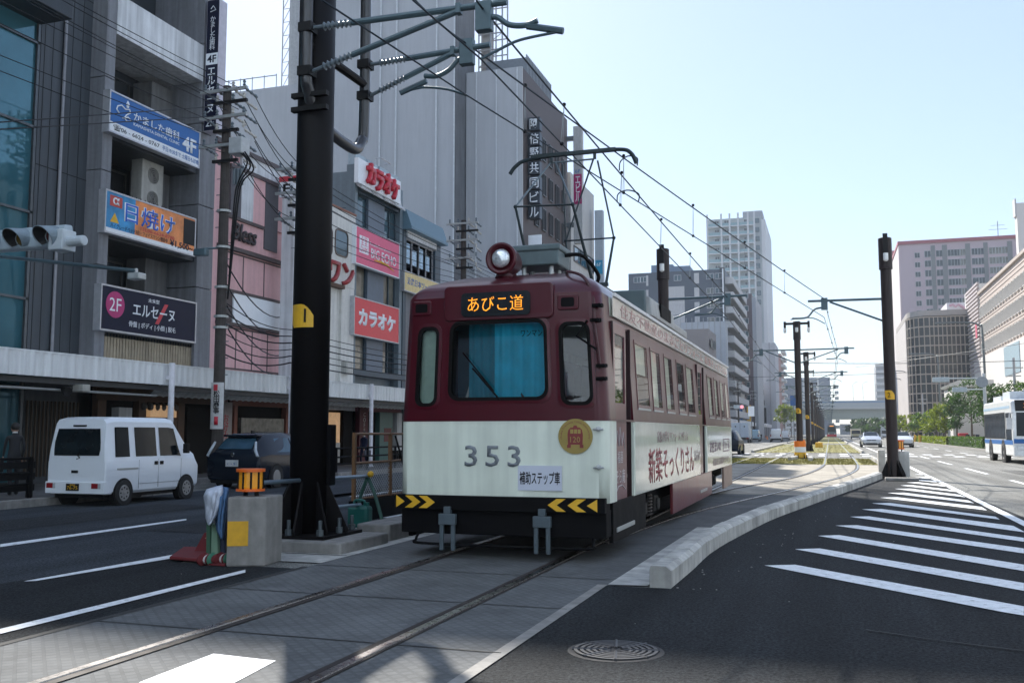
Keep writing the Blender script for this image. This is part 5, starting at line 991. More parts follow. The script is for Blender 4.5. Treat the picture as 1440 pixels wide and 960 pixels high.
mb = MB(); x = uX(1415, Y); mb.cyl((x, Y + 3, H3), (x, Y + 3, H3 + 5), .08, 5); mb.tube([(x - 2, Y + 3, H3 + 3), (x + 2, Y + 3, H3 + 3)], .05, 4); mb.tube([(x - 1.5, Y + 3, H3 + 4), (x + 1.5, Y + 3, H3 + 4)], .05, 4); mb.build('antenna', grey_m, t)
Y = 330; t = tower('pale_slab', 'pale grey slab rising just behind the pink apartment tower', uX(1256, Y), uX(1264, Y), Y, Y + 30, uZ(1258, 386, Y), M('lilac grey wall', (.4, .38, .42), .7)); mb = MB(); mb.box(uX(1256, Y), uX(1264, Y), Y - .2, Y - .01, 60, uZ(1258, 386, Y) + .6); mb.build('edge', pr, t)
Y = 480; t = tower('balcony_tower', 'distant grey tower with stacked balconies beside the near bare pole', uX(1231, Y), uX(1243, Y), Y, Y + 20, uZ(1235, 513, Y), M('far grey wall', (.3, .31, .33), .7))
for k in range(10): mb = MB(); mb.box(uX(1231, Y) - .3, uX(1243, Y), Y - 1.2, Y - .05, 6 + k * 2.9, 7.2 + k * 2.9); mb.build('balcony', wpan, t)
# curved glass office
Y = 170; x0, x1 = uX(1279, Y), uX(1364, Y); H4 = uZ(1300, 446, Y); t = thing('glass_office', 'round cornered office building with a tan framed grid of dark windows', 'building', (x0, Y, 0)); pts = []
xr = uX(1332, Y); ct = M('tan frame', (.4, .34, .29), .6); dgl = M('tinted grid glass', (.02, .025, .03), .15, var=.5, scale=.25, spec=.45)
for k in range(7): a = R(180 + 90 * k / 6); pts.append((x0 + 3.2 * (1 + math.cos(a)), Y + 4 + 4 * math.sin(a)))
pts += [(x0 + 3.2 + (x1 - x0 - 3.2) * k / 9, Y) for k in range(1, 10)] + [(x1, Y + 30), (x0, Y + 30)]
mb = MB(); mb.loft([[(x, y, z) for x, y in pts] for z in (0, H4)], True, True); mb.build('glazing', dgl, t); MB().box(x0 - .12, x0 - .01, Y + 4.5, Y + 30, 0, H4 - .05).build('side_wall', M('pale side wall', (.5, .47, .46), .6), t); mb = MB(); nf = 13
for k in range(nf + 1): mb.loft([[(x + (.1 if 0 else 0), y - .12, z) for x, y in pts[:-2]] for z in (H4 * k / nf - .1, H4 * k / nf + .1)], False, False)
for x, y in pts[:-2]: mb.box(x - .07, x + .07, y - .13, y + .05, 0, H4)
mb.build('frame', ct, t); mb = MB(); mb.loft([[(x, y - .2, z) for x, y in pts] for z in (H4 + .2, H4 + 1.1)], True, True); mb.build('parapet', M('tan parapet', (.36, .33, .31), .6), t)
Yc = Y + 6; a, b = up(1331, 426, Yc), up(1375, 442, Yc); mb = MB(); mb.box(a.x, b.x, Yc, Yc + 12, H4, a.z); mb.build('roof_house', M('white roof house', (.62, .6, .62), .6), t)
mb = MB(); mb.tube([(uX(px, Yc), Yc - .03, uZ(px, py, Yc)) for px, py in ((1338, 430), (1343, 428), (1347, 431), (1351, 428), (1356, 431), (1360, 434))], .25, 4); mb.build('pink_mark', M('pale pink mark', (.5, .3, .36), .6), t)
# department store along the right pavement
SX = 22.0; ys, ye_ = 60, vp(1379, 450, SX).y; H5 = vp(1400, 394, SX).z; zb5 = vp(1400, 494, SX).z; ts = M('tan lattice cladding', (.4, .33, .29), .7, var=.12, scale=.8); sw = M('store white wall', (.62, .6, .57), .6, var=.04)
t = thing('department_store', 'long tan and white department store with rows of small windows along the right pavement', 'building', (SX, ys, 0)); mb = MB(); mb.box(SX, 60, ys, ye_, zb5, H5); mb.build('upper_wall', ts, t); mb = MB(); mb.box(SX - .25, 60, ys, ye_ + 7, 0, zb5 - .01); mb.build('lower_wall', sw, t); mb = MB(); mb.box(SX - .3, 60, ys, ye_, H5, H5 + .4); mb.build('coping', ct, t)
hh = H5 - zb5; me = unit_window('w', 1.2, 1.5, '-x', sw, wglass[0], .2)
wins(t, me, [(SX, ye_ - 1.8 - 2.1 * i, zb5 + hh * f) for f in (.06, .34, .62) for i in range(24)])
mb = MB()
for f in (.0, .24, .28, .52, .56, .8, .86, .92): mb.box(SX - .06, SX, ys, ye_, zb5 + hh * f + .02, zb5 + hh * f + .2)
mb.build('lattice_band', M('pale lattice', (.45, .39, .35), .7), t)
yl0, yl1 = ye_ + .05, vp(1361, 450, SX).y; H6 = vp(1378, 397, SX).z; mb = MB()
z = zb5 - 2
while z < H6: mb.box(SX - .3, SX + .0, yl0, yl1 - .8, z, z + .28); z += .6
lv = mb.build('louver_screen', M('grey louvre', (.45, .4, .4), .6), t); mb = MB(); mb.box(SX + .01, 40, yl0, yl1, zb5, H6); mb.box(SX - .32, SX + .02, yl1 - .79, yl1, zb5 - 2, H6 + .2); mb.build('louver_wall', sw, t)
mb = MB(); mb.box(SX - .36, SX - .31, yl0 + 1.5, yl0 + 3.2, zb5 + 3.2, zb5 + 5.4); mb.build('red_emblem', M('pinkish red', (.55, .12, .18), .5), lv)
ya, yb = vp(1412, 500, SX - .3).y, vp(1434, 500, SX - .3).y; mb = MB(); mb.box(SX - .33, SX - .26, yb, ya, vp(1430, 525, SX).z, vp(1430, 482, SX).z); mb.build('window_screen', M('pale blue screen', (.35, .45, .5), .3), t)
t = thing('white_tower', 'edge of a tall white tower rising above the department store roof', 'building', (37, 140, 0)); x = uX(1440, 140); mb = MB(); mb.box(x, x + 20, 140, 141.5, 0, uZ(1439, 285, 140)); mb.build('wall', sw, t)
mb = MB(); mb.box(x - .2, x - .01, 140, 141.5, 30, uZ(1439, 285, 140) + .6); mb.build('fin', wpan, t)
# white canopy building before the store
Y = 128; t = thing('canopy_building', 'small white entrance building with a sloping flat roof beneath the store wall', 'building', (uX(1332, Y), Y, 0)); a, b = uX(1336, Y), uX(1392, Y); mb = MB(); mb.box(a, b, Y, Y + 8, 0, uZ(1350, 546, Y)); mb.build('wall', sw, t); mb = MB(); q = [(uX(1330, Y), uZ(1330, 541, Y)), (uX(1345, Y), uZ(1345, 535, Y)), (b, uZ(1390, 535, Y)), (b, uZ(1390, 545, Y)), (uX(1332, Y), uZ(1332, 544, Y))]
mb.prism([(x, Y - 2, z) for x, z in q], (0, 10, 0)); mb.build('roof', sw, t); mb = MB(); mb.box(a + 3, b - .5, Y - .06, Y - .01, uZ(1350, 575, Y), uZ(1350, 553, Y)); mb.build('window', wglass[1], t)
for j, (px0, px1, py, Y_) in enumerate(((1262, 1280, 590, 230), (1310, 1345, 578, 190))):
    t = tower('low_shop', ('low whitish building behind the trees next to the pole', 'low brownish building with bare planting behind the hedge')[j], uX(px0, Y_), uX(px1, Y_), Y_ - 30, Y_ - 20, uZ(px0, py, Y_ - 25), (sw, M('brownish shop wall', (.3, .2, .16), .7))[j]); window(t, uX(px0, Y_) - .05, Y_ - 29, Y_ - 21, 1, 2.6, 3)
# small fronts in the far left row, with an arcade of their own
cols_ = [(.35, .33, .32), (.22, .2, .2), (.42, .3, .26), (.3, .33, .36), (.14, .13, .14), (.45, .43, .4), (.28, .18, .16), (.2, .24, .28)]
desc = ['pale', 'dark grey', 'salmon', 'blue grey', 'charcoal', 'cream', 'rust brown', 'slate']
y = 150.2
for k in range(12):
    d = random.uniform(9, 16); h = random.uniform(9, 21); m = M('row wall %d' % (k % 8), cols_[k % 8], .7, var=.1)
    t = tower('town_house', '%s narrow house, number %s in the far row left of the pole line' % (desc[k % 8], ('first', 'second', 'third', 'fourth', 'fifth', 'sixth', 'seventh', 'eighth', 'ninth', 'tenth', 'eleventh', 'twelfth')[k]), -40, FX + random.uniform(-.5, .6), y, y + d, h, m); t['group'] = 'houses in the far left row'
    x = FX + .62
    for z in [3.6 + 3 * j for j in range(int((h - 3) / 3))]:
        for a in range(int(d // 4)): window(t, x, y + .8 + 4 * a, y + 3.4 + 4 * a, z, z + 1.5, 2, None, (k + a) % 3)
    if k % 2 == 0:
        sx = FX + 1; s = thing('blade_sign', '%s blade sign hanging out from the far left row of houses' % ('white', 'red', 'blue', 'yellow', 'green', 'black')[k // 2], 'sign', (sx, y + 2, 4)); mb = MB(); mb.box(sx - .2, sx + .8, y + 2, y + 2.3, 4, 4 + 2.5 + k * .2); mb.build('board', (wt, rd, bluem, yellow, M('sign green', (.03, .25, .1), .5), bk)[k // 2], s); mb = MB(); mb.box(sx - .6, sx - .2, y + 2.1, y + 2.2, 4.5, 4.6); mb.build('bracket', grey_m, s)
    y += d + .3
t = thing('arcade_awning', 'pale arcade awning along the far left row of houses', 'awning', (-16.5, 80, 0)); mb = MB(); mb.box(-16.6, -16.5, 75, 300, 2.9, 3.7); mb.build('fascia', arc_m, t); mb = MB(); mb.poly([(-16.5, 75, 3.7), (-16.5, 300, 3.7), (-18.6, 300, 4.2), (-18.6, 75, 4.2)]); mb.build('roof', arc_m, t, solid=.05)
for k in range(28): mb = MB(); mb.cyl((-16.4, 76 + 8 * k, .13), (-16.4, 76 + 8 * k, 3.6), .08, 6); mb.build('post', MATS['post white'], t)

# the street goes on behind the camera and on the near right: these close the canyon, light and reflections need them
for nm, lb, x0, x1, y0, y1, h, m in (('office_tower', 'broad pale office tower at the street end behind the camera', -48, 8, -62, -24, 55, M('pale office wall', (.6, .72, .86), .6)), ('office_tower', 'pale office tower behind the camera on the right pavement', 14, 70, -60, -22, 45, M('pale office wall', (.6, .72, .86), .6)), ('department_annex', 'pale grey annex south of the department store beside the right pavement', 25, 60, -26, 56, 22, M('blue grey annex wall', (.6, .68, .76), .5)), ('shop_building', 'grey corner shop building before the glass office on the left pavement', -40, FX - .3, -28, 1.6, 20, darkp2)):
    t = tower(nm, lb, x0, x1, y0, y1, h, m); 
    me = unit_window('w', 2.2, 1.6, '-x' if x0 == 25 else '+x' if x1 < -10 else '-y', frm, wglass[0])
    if x0 == 25: wins(t, me, [(x0, y0 + 4 + 6 * i, 5 + 5 * j) for i in range(12) for j in range(4)])
    elif x1 < -10: wins(t, me, [(x1, y0 + 3 + 4 * i, 4 + 3.5 * j) for i in range(6) for j in range(4)])
    else:
        for j in range(int(h / 4)): MB().box(x0 - .05, x1 + .05, y1, y1 + .06, 2 + 4 * j, 3.2 + 4 * j).build('window_band', wglass[0], t)
# ================================================================ POLES, ARMS AND WIRES OF THE TRAMWAY
polem = M('dark brown pole paint', (.007, .006, .0065), .55, var=.1, scale=2, spec=.16); armm = M('teal grey arm', (.085, .13, .15), .45, .35, var=.1); insm = M('insulator grey', (.12, .15, .17), .35); wirem = M('wire', (.02, .03, .04), .5, .5); lampm = M('lamp glass white', (.8, .8, .78), .3)
def gusset(mb, c, r, h, n=8, w=.28):
    for k in range(n):
        a = 2 * math.pi * k / n + .2; d = Vector((math.cos(a), math.sin(a), 0)); s = Vector((-d.y, d.x, 0)) * .012
        mb.prism([c + d * (r - .02) + s, c + d * (r + w) + s, c + d * (r + w) + s + Vector((0, 0, .05)), c + d * (r + .01) + s + Vector((0, 0, h))], -2 * s)
def mark_plate(par, c, r, num, a0, a1, z0, z1, am=None):
    """yellow plate bent round a pole, with its number"""
    mb = MB(); pts = []
    n = 10
    out = [Vector((math.cos(a0 + (a1 - a0) * k / n), math.sin(a0 + (a1 - a0) * k / n), 0)) for k in range(n + 1)]
    top = [z1 - (z1 - z0) * .5 * max(0, (k - 6) / 4) ** 2 for k in range(n + 1)]; bot = [z0 + (z1 - z0) * .35 * max(0, (3 - k) / 3) * (k < 3) for k in range(n + 1)]
    mb.loft([[c + d * (r + .006) + Vector((0, 0, z)) for d, z in zip(out, zs)] for zs in (bot, top)], False, False); o = mb.build('number_plate', yellow, par, solid=.004)
    am = am or (a0 + a1) / 2; d = Vector((math.cos(am), math.sin(am), 0)); text(num, c + d * (r + .012) + Vector((0, 0, (z0 + z1) / 2)), Vector((-d.y, d.x, 0)), (z1 - z0) * .3, (z1 - z0) * .58, bk, o, depth=.004, keep=True)
def insul(mb, p, q, r=.055, n=7):
    p, q = Vector(p), Vector(q); d = q - p; L = d.length; prof = [(.025, 0)]
    for k in range(n): t = L * (k + .5) / n; prof += [(.03, t - L * .3 / n), (r, t), (.03, t + L * .3 / n)]
    mb.lathe(p, d, prof + [(.025, L)], 12)
PX, PY = -6.18, 10.66; pc = Vector((PX, PY, 0))
t = thing('catenary_pole', 'thick black tramway pole with a looped pipe frame and a yellow plate numbered 1', 'pole', (PX, PY, .14)); mb = MB(); mb.cyl((PX, PY, .14), (PX, PY, 9.2), .232, 32); mb.lathe((PX, PY, 8.2), (0, 0, 1), [(.235, 0), (.27, .02), (.27, 1.0), (0, 1.01)], 32); mb.build('shaft', polem, t, smooth=False)
for p in bpy.data.objects['shaft'].data.polygons: p.use_smooth = len(p.vertices) == 4
mb = MB(); mb.box(PX - .5, PX + .5, PY - .5, PY + .5, .14, .18); mb.build('base_plate', polem, t, bevel=.005); mb = MB(); gusset(mb, pc + Vector((0, 0, .18)), .232, .62); mb.build('gusset', polem, t)
for dx, dy in ((-.4, -.4), (0, -.44), (.4, -.4), (.44, 0), (-.44, 0), (.4, .4)): mb = MB(); mb.cyl((PX + dx, PY + dy, .18), (PX + dx, PY + dy, .36), .024, 8); mb.cyl((PX + dx, PY + dy, .18), (PX + dx, PY + dy, .25), .045, 6); mb.build('bolt', M('bolt grey', (.1, .12, .13), .5, .4), t)
mark_plate(t, pc, .232, '1', R(205), R(305), 2.7, 2.99, R(280))
mb = MB(); mb.box(PX + .2, PX + .29, PY + .02, PY + .16, .75, 1.5); mb.build('cable_box', black, t, bevel=.01)
# loop frame along the track on the pole
lx = PX + .03; y0, y1 = 10.35, 11.95; zt, zb = up(500, -25, 11.9).z + .3, up(470, 195, 11.2).z
mb = MB(); q = []
for p in [(y0, zt), (y0, zb + .75), (y0 + .06, zb + .4), (y0 + .35, zb + .08), (y1 - .35, zb - .02), (y1 - .08, zb + .15), (y1, zb + .45), (y1, zt - .5), (y1 - .1, zt - .15), (y1 - .4, zt), (y0, zt + .15)]: q.append((lx, *p))
mb.tube(spline(q, 6), .078, 12); lf = mb.build('loop_frame', M('loop pipe sheen', (.03, .03, .033), .3, coat=.4), t, smooth=True); mb = MB(); z = up(430, 62, y0).z; mb.tube([(lx, y0, z), (lx, y1, up(508, 120, y1).z)], .06, 8); mb.build('cross_tube', polem, lf)  # loop pipe lighter than the pole: its sheen is put into the colour
mb = MB()
for z in (zb + .12, zb + .3): mb.box(PX - .2, PX + .3, PY - .28, PY - .2, z, z + .06)
mb.build('clamp', bk, lf)
def arm(par, A, B, C, box, reg, ins=.42):
    """cantilever: main tube A-B, brace from C up to the tube, drop box, and a registration arm ending at reg"""
    A, B, C, box, reg = map(Vector, (A, B, C, box, reg)); d = (B - A).normalized(); mb = MB(); mb.tube([A + d * (.14 + ins), B], .04, 10); m = mb.build('cantilever_tube', armm, par)
    mb = MB(); mb.tube([A, A + d * .15], .028, 8); insul(mb, A + d * .14, A + d * (.14 + ins)); mb.build('insulator', insm, m)
    E = A + d * ((box - A).dot(d) * .86); e = (E - Vector((0, 0, .03)) - C).normalized(); mb = MB(); mb.tube([C + e * (.16 + ins), E - Vector((0, 0, .03))], .038, 10); mb.box(E.x - .03, E.x + .03, E.y - .05, E.y + .05, E.z - .07, E.z + .05); b = mb.build('brace_tube', armm, par)
    mb = MB(); mb.tube([C, C + e * .17], .026, 8); insul(mb, C + e * .16, C + e * (.16 + ins)); mb.build('insulator', insm, b)
    mb = MB(); mb.box(box.x - .1, box.x + .1, box.y - .06, box.y + .06, box.z - .26, box.z + .1); mb.build('drop_box', armm, par, bevel=.01)
    return m
z41, z102 = up(430, 41, y0).z, up(430, 102, y0).z
a1 = up(713, 3, y0); bx1 = up(681, 15, y0); a1_ = (lx + .08, y0, z41)
arm(t, a1_, a1, (lx + .08, y0, z102), bx1, bx1)
a2 = up(689, 63, y1); bx2 = up(657, 66, y1); arm(t, (lx + .08, y1, up(514, 92, y1).z), a2, (lx + .08, y1, up(514, 136, y1).z), bx2, bx2)
def regarm(par, Y, p1, p2):
    mb = MB(); mb.tube(spline([up(x, y, Y) for x, y in p1], 6), .034, 10); m = mb.build('registration_arm', armm, par); mb = MB(); mb.tube(spline([up(x, y, Y) for x, y in p2[:2]], 2), .04, 6); mb.tube(spline([up(x, y, Y) for x, y in p2[1:]], 6), .018, 8); mb.build('steady_arm', armm, m)
regarm(t, y0, ((688, 25), (700, 25), (716, 35), (738, 36), (756, 29)), ((741, 37), (792, 44), (775, 47), (730, 57), (700, 71), (677, 83)))
regarm(t, y1, ((655, 82), (645, 84), (632, 98), (615, 107), (597, 107)), ((600, 114), (563, 131), (585, 125), (600, 123), (630, 126), (656, 134)))
for z in (z41, z102): mb = MB(); mb.box(lx - .08, lx + .1, y0 - .09, y0 + .09, z - .06, z + .06); mb.build('arm_clamp', bk, lf)
for y in (92, 136): z = up(514, y, y1).z; mb = MB(); mb.box(lx - .08, lx + .1, y1 - .09, y1 + .09, z - .06, z + .06); mb.build('arm_clamp', bk, lf)
# plinth blocks round the pole
t = thing('concrete_plinth', 'low weathered concrete plinth under the thick black pole', 'plinth', (PX, PY, 0)); mb = MB(); mb.box(PX - .7, PX - .12, PY - .62, PY + .6, 0, .138); mb.box(PX - .1, PX + .82, PY - .66, PY + .6, 0, .139); tag(t, None, None); mb.build('slab', conc, t, bevel=.02)
mb = MB(); mb.box(PX - .58, PX + .58, PY - .56, PY + .56, .139, .1405); mb.build('mortar_bed', conc, t)
for k, (x, y) in enumerate(((-5.72, 11.42), (-5.72, 12.05))): o = MB().box(x - .18, x + .3, y, y + .6, 0, .22).build('concrete_block', conc, bevel=.02); tag(o, ('squat concrete block beside the plinth of the black pole', 'squat concrete block behind the first one, by the green stand')[k], 'block')
# far bare poles
def far_pole(name, label, x, y, h=7.45, r=.17, num=None, heads=1, group=None):
    t = thing(name, label, 'pole', (x, y, 0), group); mb = MB(); mb.cyl((x, y, .03), (x, y, h - 1.0), r, 20); mb.lathe((x, y, h - 1.0), (0, 0, 1), [(r, -.01), (r + .035, 0), (r + .035, .98), (r, 1.0), (0, 1.0)], 20); mb.build('shaft', M('brown pole paint', (.028, .019, .018), .45, var=.1, scale=2, spec=.3), t)  # far poles use a lighter brown copy; sunlight on them is in the colour
    mb = MB(); gusset(mb, Vector((x, y, .06)), r, .5, 6, .2); mb.box(x - .36, x + .36, y - .36, y + .36, .02, .06); mb.build('base_plate', polem, t)
    if num: mark_plate(t, Vector((x, y, 0)), r, num, R(200), R(310), 2.42, 2.7)
    if heads == 1:
        mb = MB(); mb.box(x - .07, x + .07, y - r - .09, y - r + .02, h - .5, h + .1); mb.build('lamp_mount', bk, t); mb = MB(); mb.lathe((x, y - r - .05, h - .78), (0, 0, 1), [(.03, 0), (.075, .04), (.075, .26), (0, .27)], 12); mb.build('lamp', lampm, t)
    else:
        mb = MB(); mb.box(x - .62, x + .62, y - .05, y + .05, h - .18, h - .06); mb.box(x - .68, x - .56, y - .08, y + .08, h - .34, h); mb.box(x + .56, x + .68, y - .08, y + .08, h - .34, h); mb.box(x - .1, x + .1, y - r - .12, y, h - .3, h - .05); mb.build('lamp_bar', bk, t)
        for dx, dy in ((-.62, 0), (.62, 0), (0, -r - .1)): mb = MB(); mb.lathe((x + dx, y + dy, h - .62), (0, 0, 1), [(.03, 0), (.08, .04), (.08, .26), (0, .27)], 10); mb.build('lamp', lampm, t)
    return t
def simple_arm(t, x, y, z, L, s, box_at):
    mb = MB(); mb.tube([(x, y, z), (x + s * L, y, z + .02)], .04, 8); mb.tube([(x, y, z - .75), (x + s * L * .72, y, z - .03)], .032, 8); m = mb.build('cantilever_tube', armm, t); b = x + s * box_at
    mb = MB(); mb.box(b - .1, b + .1, y - .06, y + .06, z - .28, z + .1); mb.build('drop_box', armm, m); mb = MB(); mb.tube(spline([(b, y, z - .2), (b - .3, y, z - .25), (b - .55, y, z - .5), (b - 1.0, y, z - .52)], 5), .03, 6); mb.tube(spline([(b - 1.05, y, z - .55), (b - .4, y, z - .52), (b, y, z - .72)], 5), .016, 6); mb.build('steady_arm', armm, m)
QX, QY = 1.82, 32.0; tq = far_pole('catenary_pole', 'bare dark brown pole at the end of the curved kerb by the hatched area', QX, QY, 7.5, .168, '2')
mB = up(1159, 420, QY); zq = up(1245, 420, QY).z
mb = MB(); s = -1
simple_arm(tq, QX, QY, zq, QX - mB.x + .5, -1, QX - mB.x)
BX_ = up(933, 420, 30.5).x; tb = far_pole('catenary_pole', 'dark brown pole rising behind the tram roof with one slotted lamp', BX_, 30.5, up(933, 350, 30.5).z, .168, '2'); mL = up(1023, 418, 30.5); zL = up(933, 421, 30.5).z; simple_arm(tb, BX_, 30.5, zL, mL.x - BX_ + .6, 1, mL.x - BX_)
ys_ = [54, 75, 97, 121, 146, 171, 197, 223, 250, 278, 306, 335, 365]
xs_ = [up(1121.5, 500, 54).x, up(1134.5, 540, 75).x, -1.95] + [-1.95] * 10
names = ['dark triple lamp pole with an orange and yellow guard sleeve', 'second triple lamp pole behind the one with the guard sleeve', 'third pole of the row, with an orange block at its foot']
for k, (x, y) in enumerate(zip(xs_, ys_)):
    t = far_pole('catenary_pole', names[k] if k < 3 else 'dark pole dwindling towards the expressway, %s behind the orange block' % ('first', 'second', 'third', 'fourth', 'fifth', 'sixth', 'seventh', 'eighth', 'ninth', 'tenth')[k - 3], x, y, 7.4, .168, str(k + 3), 3, 'row of tramway poles between the tracks')
    for s, L in ((-1, 2.3), (1, 2.9)): simple_arm(t, x, y, 5.85, L, s, L - .4)
    if k == 0:
        for z0, z1, m in ((.02, .36, yellow), (.362, .64, wt), (.642, .95, M('signal orange', (.85, .2, .01), .45))): mb = MB(); mb.lathe((x, y, z0), (0, 0, 1), [(.17, 0), (.3, .0), (.3, z1 - z0), (.17, z1 - z0)], 24); mb.build('guard_sleeve', m, t)
o = MB(); o.lathe((-2.6, 96.4, .02), (0, 0, 1), [(.4, 0), (.4, .5), (.3, .7), (0, .7)], 12); tag(o.build('guard_block', MATS['signal orange']), 'orange guard block at the foot of the third pole in the row', 'block')
o = MB(); o.lathe((-1.0, 94.5, .02), (0, 0, 1), [(.35, 0), (.35, .45), (0, .5)], 12); tag(o.build('guard_block', yellow), 'yellow guard block on the turf next to the pole row', 'block')
# block, lamp and slab beside the bare pole
orange = MATS['signal orange']
def warn_lamp(label, c, s=1.0):
    c = Vector(c); t = thing('warning_lamp', label, 'lamp', c); mb = MB(); mb.lathe(c + Vector((0, 0, .07 * s)), (0, 0, 1), [(.12 * s, 0), (.125 * s, .02 * s), (.125 * s, .19 * s), (.11 * s, .2 * s), (0, .2 * s)], 24); mb.build('drum', M('amber drum', (.9, .35, .01), .35, coat=.4), t)
    mb = MB()
    for k in range(10): a = k * .6283 + .3; mb.box(c.x + math.cos(a) * .128 * s - .008, c.x + math.cos(a) * .128 * s + .008, c.y + math.sin(a) * .128 * s - .008, c.y + math.sin(a) * .128 * s + .008, c.z + .06 * s, c.z + .25 * s)
    mb.build('cage_bar', bk, t); mb = MB(); mb.lathe(c + Vector((0, 0, .245 * s)), (0, 0, 1), [(.12 * s, 0), (.145 * s, 0), (.145 * s, .03 * s), (0, .035 * s)], 24); mb.build('rim', M('orange rim', (.75, .13, .01), .4), t); mb = MB(); mb.lathe(c + Vector((0, 0, .05 * s)), (0, 0, 1), [(.145 * s, 0), (.145 * s, .025 * s), (0, .025 * s)], 24); mb.build('rim', M('orange rim', (.75, .13, .01), .4), t); mb = MB(); mb.box(c.x - .07 * s, c.x - .04 * s, c.y - .02, c.y + .02, c.z, c.z + .06 * s); mb.box(c.x + .06 * s, c.x + .09 * s, c.y - .02, c.y + .02, c.z, c.z + .06 * s); mb.build('foot', bk, t)
g = gp(1268, 672); o = MB().box(g.x - .25, g.x + .25, g.y, g.y + .6, 0, .82).build('concrete_block', concl, bevel=.03); tag(o, 'upright concrete block beside the bare brown pole at the end of the curved kerb', 'block')
warn_lamp('orange warning lamp on the upright block beside the bare brown pole', (g.x - .05, g.y + .25, .822), 1.25); g2 = gp(1243, 668); o = MB().box(g2.x - .12, g2.x + .1, g2.y + .8, g2.y + 1.3, 0, .82).build('concrete_block', concl, bevel=.03); tag(o, 'narrow concrete block half hidden behind the bare brown pole', 'block')
g = gp(1268, 676); o = MB().box(g.x - .45, g.x + .45, g.y - .25, g.y + .15, .004, .1).build('concrete_plinth', conc, bevel=.02); tag(o, 'thin concrete plinth lying in front of the upright block', 'plinth')
# ---- overhead wires
def wire(name, label, pts, r=.011, sag=0., cat='wire', group=None, n=8, mat=None):
    pts = [Vector(p) for p in pts]; q = []
    for a, b in zip(pts, pts[1:]):
        for k in range(n): t_ = k / n; p = a.lerp(b, t_); q.append(p - Vector((0, 0, 4 * sag * t_ * (1 - t_))))
    q.append(pts[-1]); mb = MB(); mb.tube(q, r, 6, True); o = mb.build(name, mat or wirem); tag(o, label, cat, group); return o
def onray(x, y, z): r = ray(x, y); return O + r * ((z - CAM_H) / r.z)
mess = 5.88; cont = 5.2
cl = [onray(580, 0, up(676, 83, y0).z + .1), up(676, 83, y0), up(1023, 446, 30.5), (-3.45, 54, cont), (-3.45, 97, cont), (-3.45, 365, cont)]
ml = [onray(640, -60, bx1.z + .1), bx1, mL, (-3.45, 54, mess), (-3.45, 97, mess), (-3.45, 365, mess)]
cr = [onray(452, 0, up(656, 134, y1).z + .05), up(656, 134, y1), up(1159, 446, QY), (.5, 54, cont), (.46, 97, cont), (.46, 365, cont)]
mr_ = [onray(560, -25, bx2.z + .1), bx2 + Vector((0, 0, .04)), mB, (.5, 54, mess), (.46, 97, mess), (.46, 365, mess)]
wire('contact_wire', 'contact wire of the tram track, touched by the pantograph', cl); wire('messenger_wire', 'upper carrying wire strung over the tram track', ml, .013, .06); wire('contact_wire', 'contact wire of the branching track towards the bare brown pole', cr); wire('messenger_wire', 'upper carrying wire running to the bare brown pole', mr_, .013, .06)
dw = M('dropper wire', (.3, .32, .33), .5, .4); drops = []
def at(poly, y):
    for a, b in zip(poly, poly[1:]):
        a, b = Vector(a), Vector(b)
        if a.y <= y <= b.y: return a.lerp(b, (y - a.y) / (b.y - a.y))
for k, y in enumerate((13.5, 17, 20.5, 24, 27.5, 36, 42, 48)):
    for j, (m_, c_) in enumerate(((ml, cl), (mr_, cr))):
        a, b = at(m_, y), at(c_, y); mb = MB(); t = thing('wire_dropper', 'thin looped dropper with black clamps between carrying and contact wire', 'dropper', b, 'droppers along the tram overhead wires'); mb.tube([a, b + Vector((0, -.06, .0))], .005, 4); mb.tube([a, b + Vector((0, .06, .0))], .005, 4); mb.build('loop', dw, t)
        for p in (a, b): mb = MB(); mb.ball(p, .032, 8); mb.build('clamp', bk, t)
for a, b in ((up(871, 240, 16.5), up(896, 233, 16.7)), (up(868, 285, 17), up(898, 283, 17.2))):
    c = (a + b) / 2; wire('jumper_cable', ('bowed jumper cable linking the wires behind the pantograph' if a.z > 5.9 else 'lower bowed jumper cable linking two wires behind the pantograph'), spline([a, a + Vector((.02, 0, .16)), c + Vector((0, 0, .22)), b + Vector((0, 0, .14)), b], 6), .012, n=1)
wire('span_wire', 'thin span wire crossing the street above the pole row', [(-16, 100, 7.4), (-1.9, 97, 6.9), (14, 100, 7.6)], .018, .2); wire('span_wire', 'span wire from the far signal mast across the right road', [(-2, 75, 6.6), (14.6, 68, 6.0), (20, 66, 6.0)], .02, .15)
wire('span_wire', 'upper span wire leading to the pole beside the department store', [(1.9, 75, 6.2), (14.6, 58, 6.9)], .016, .1)
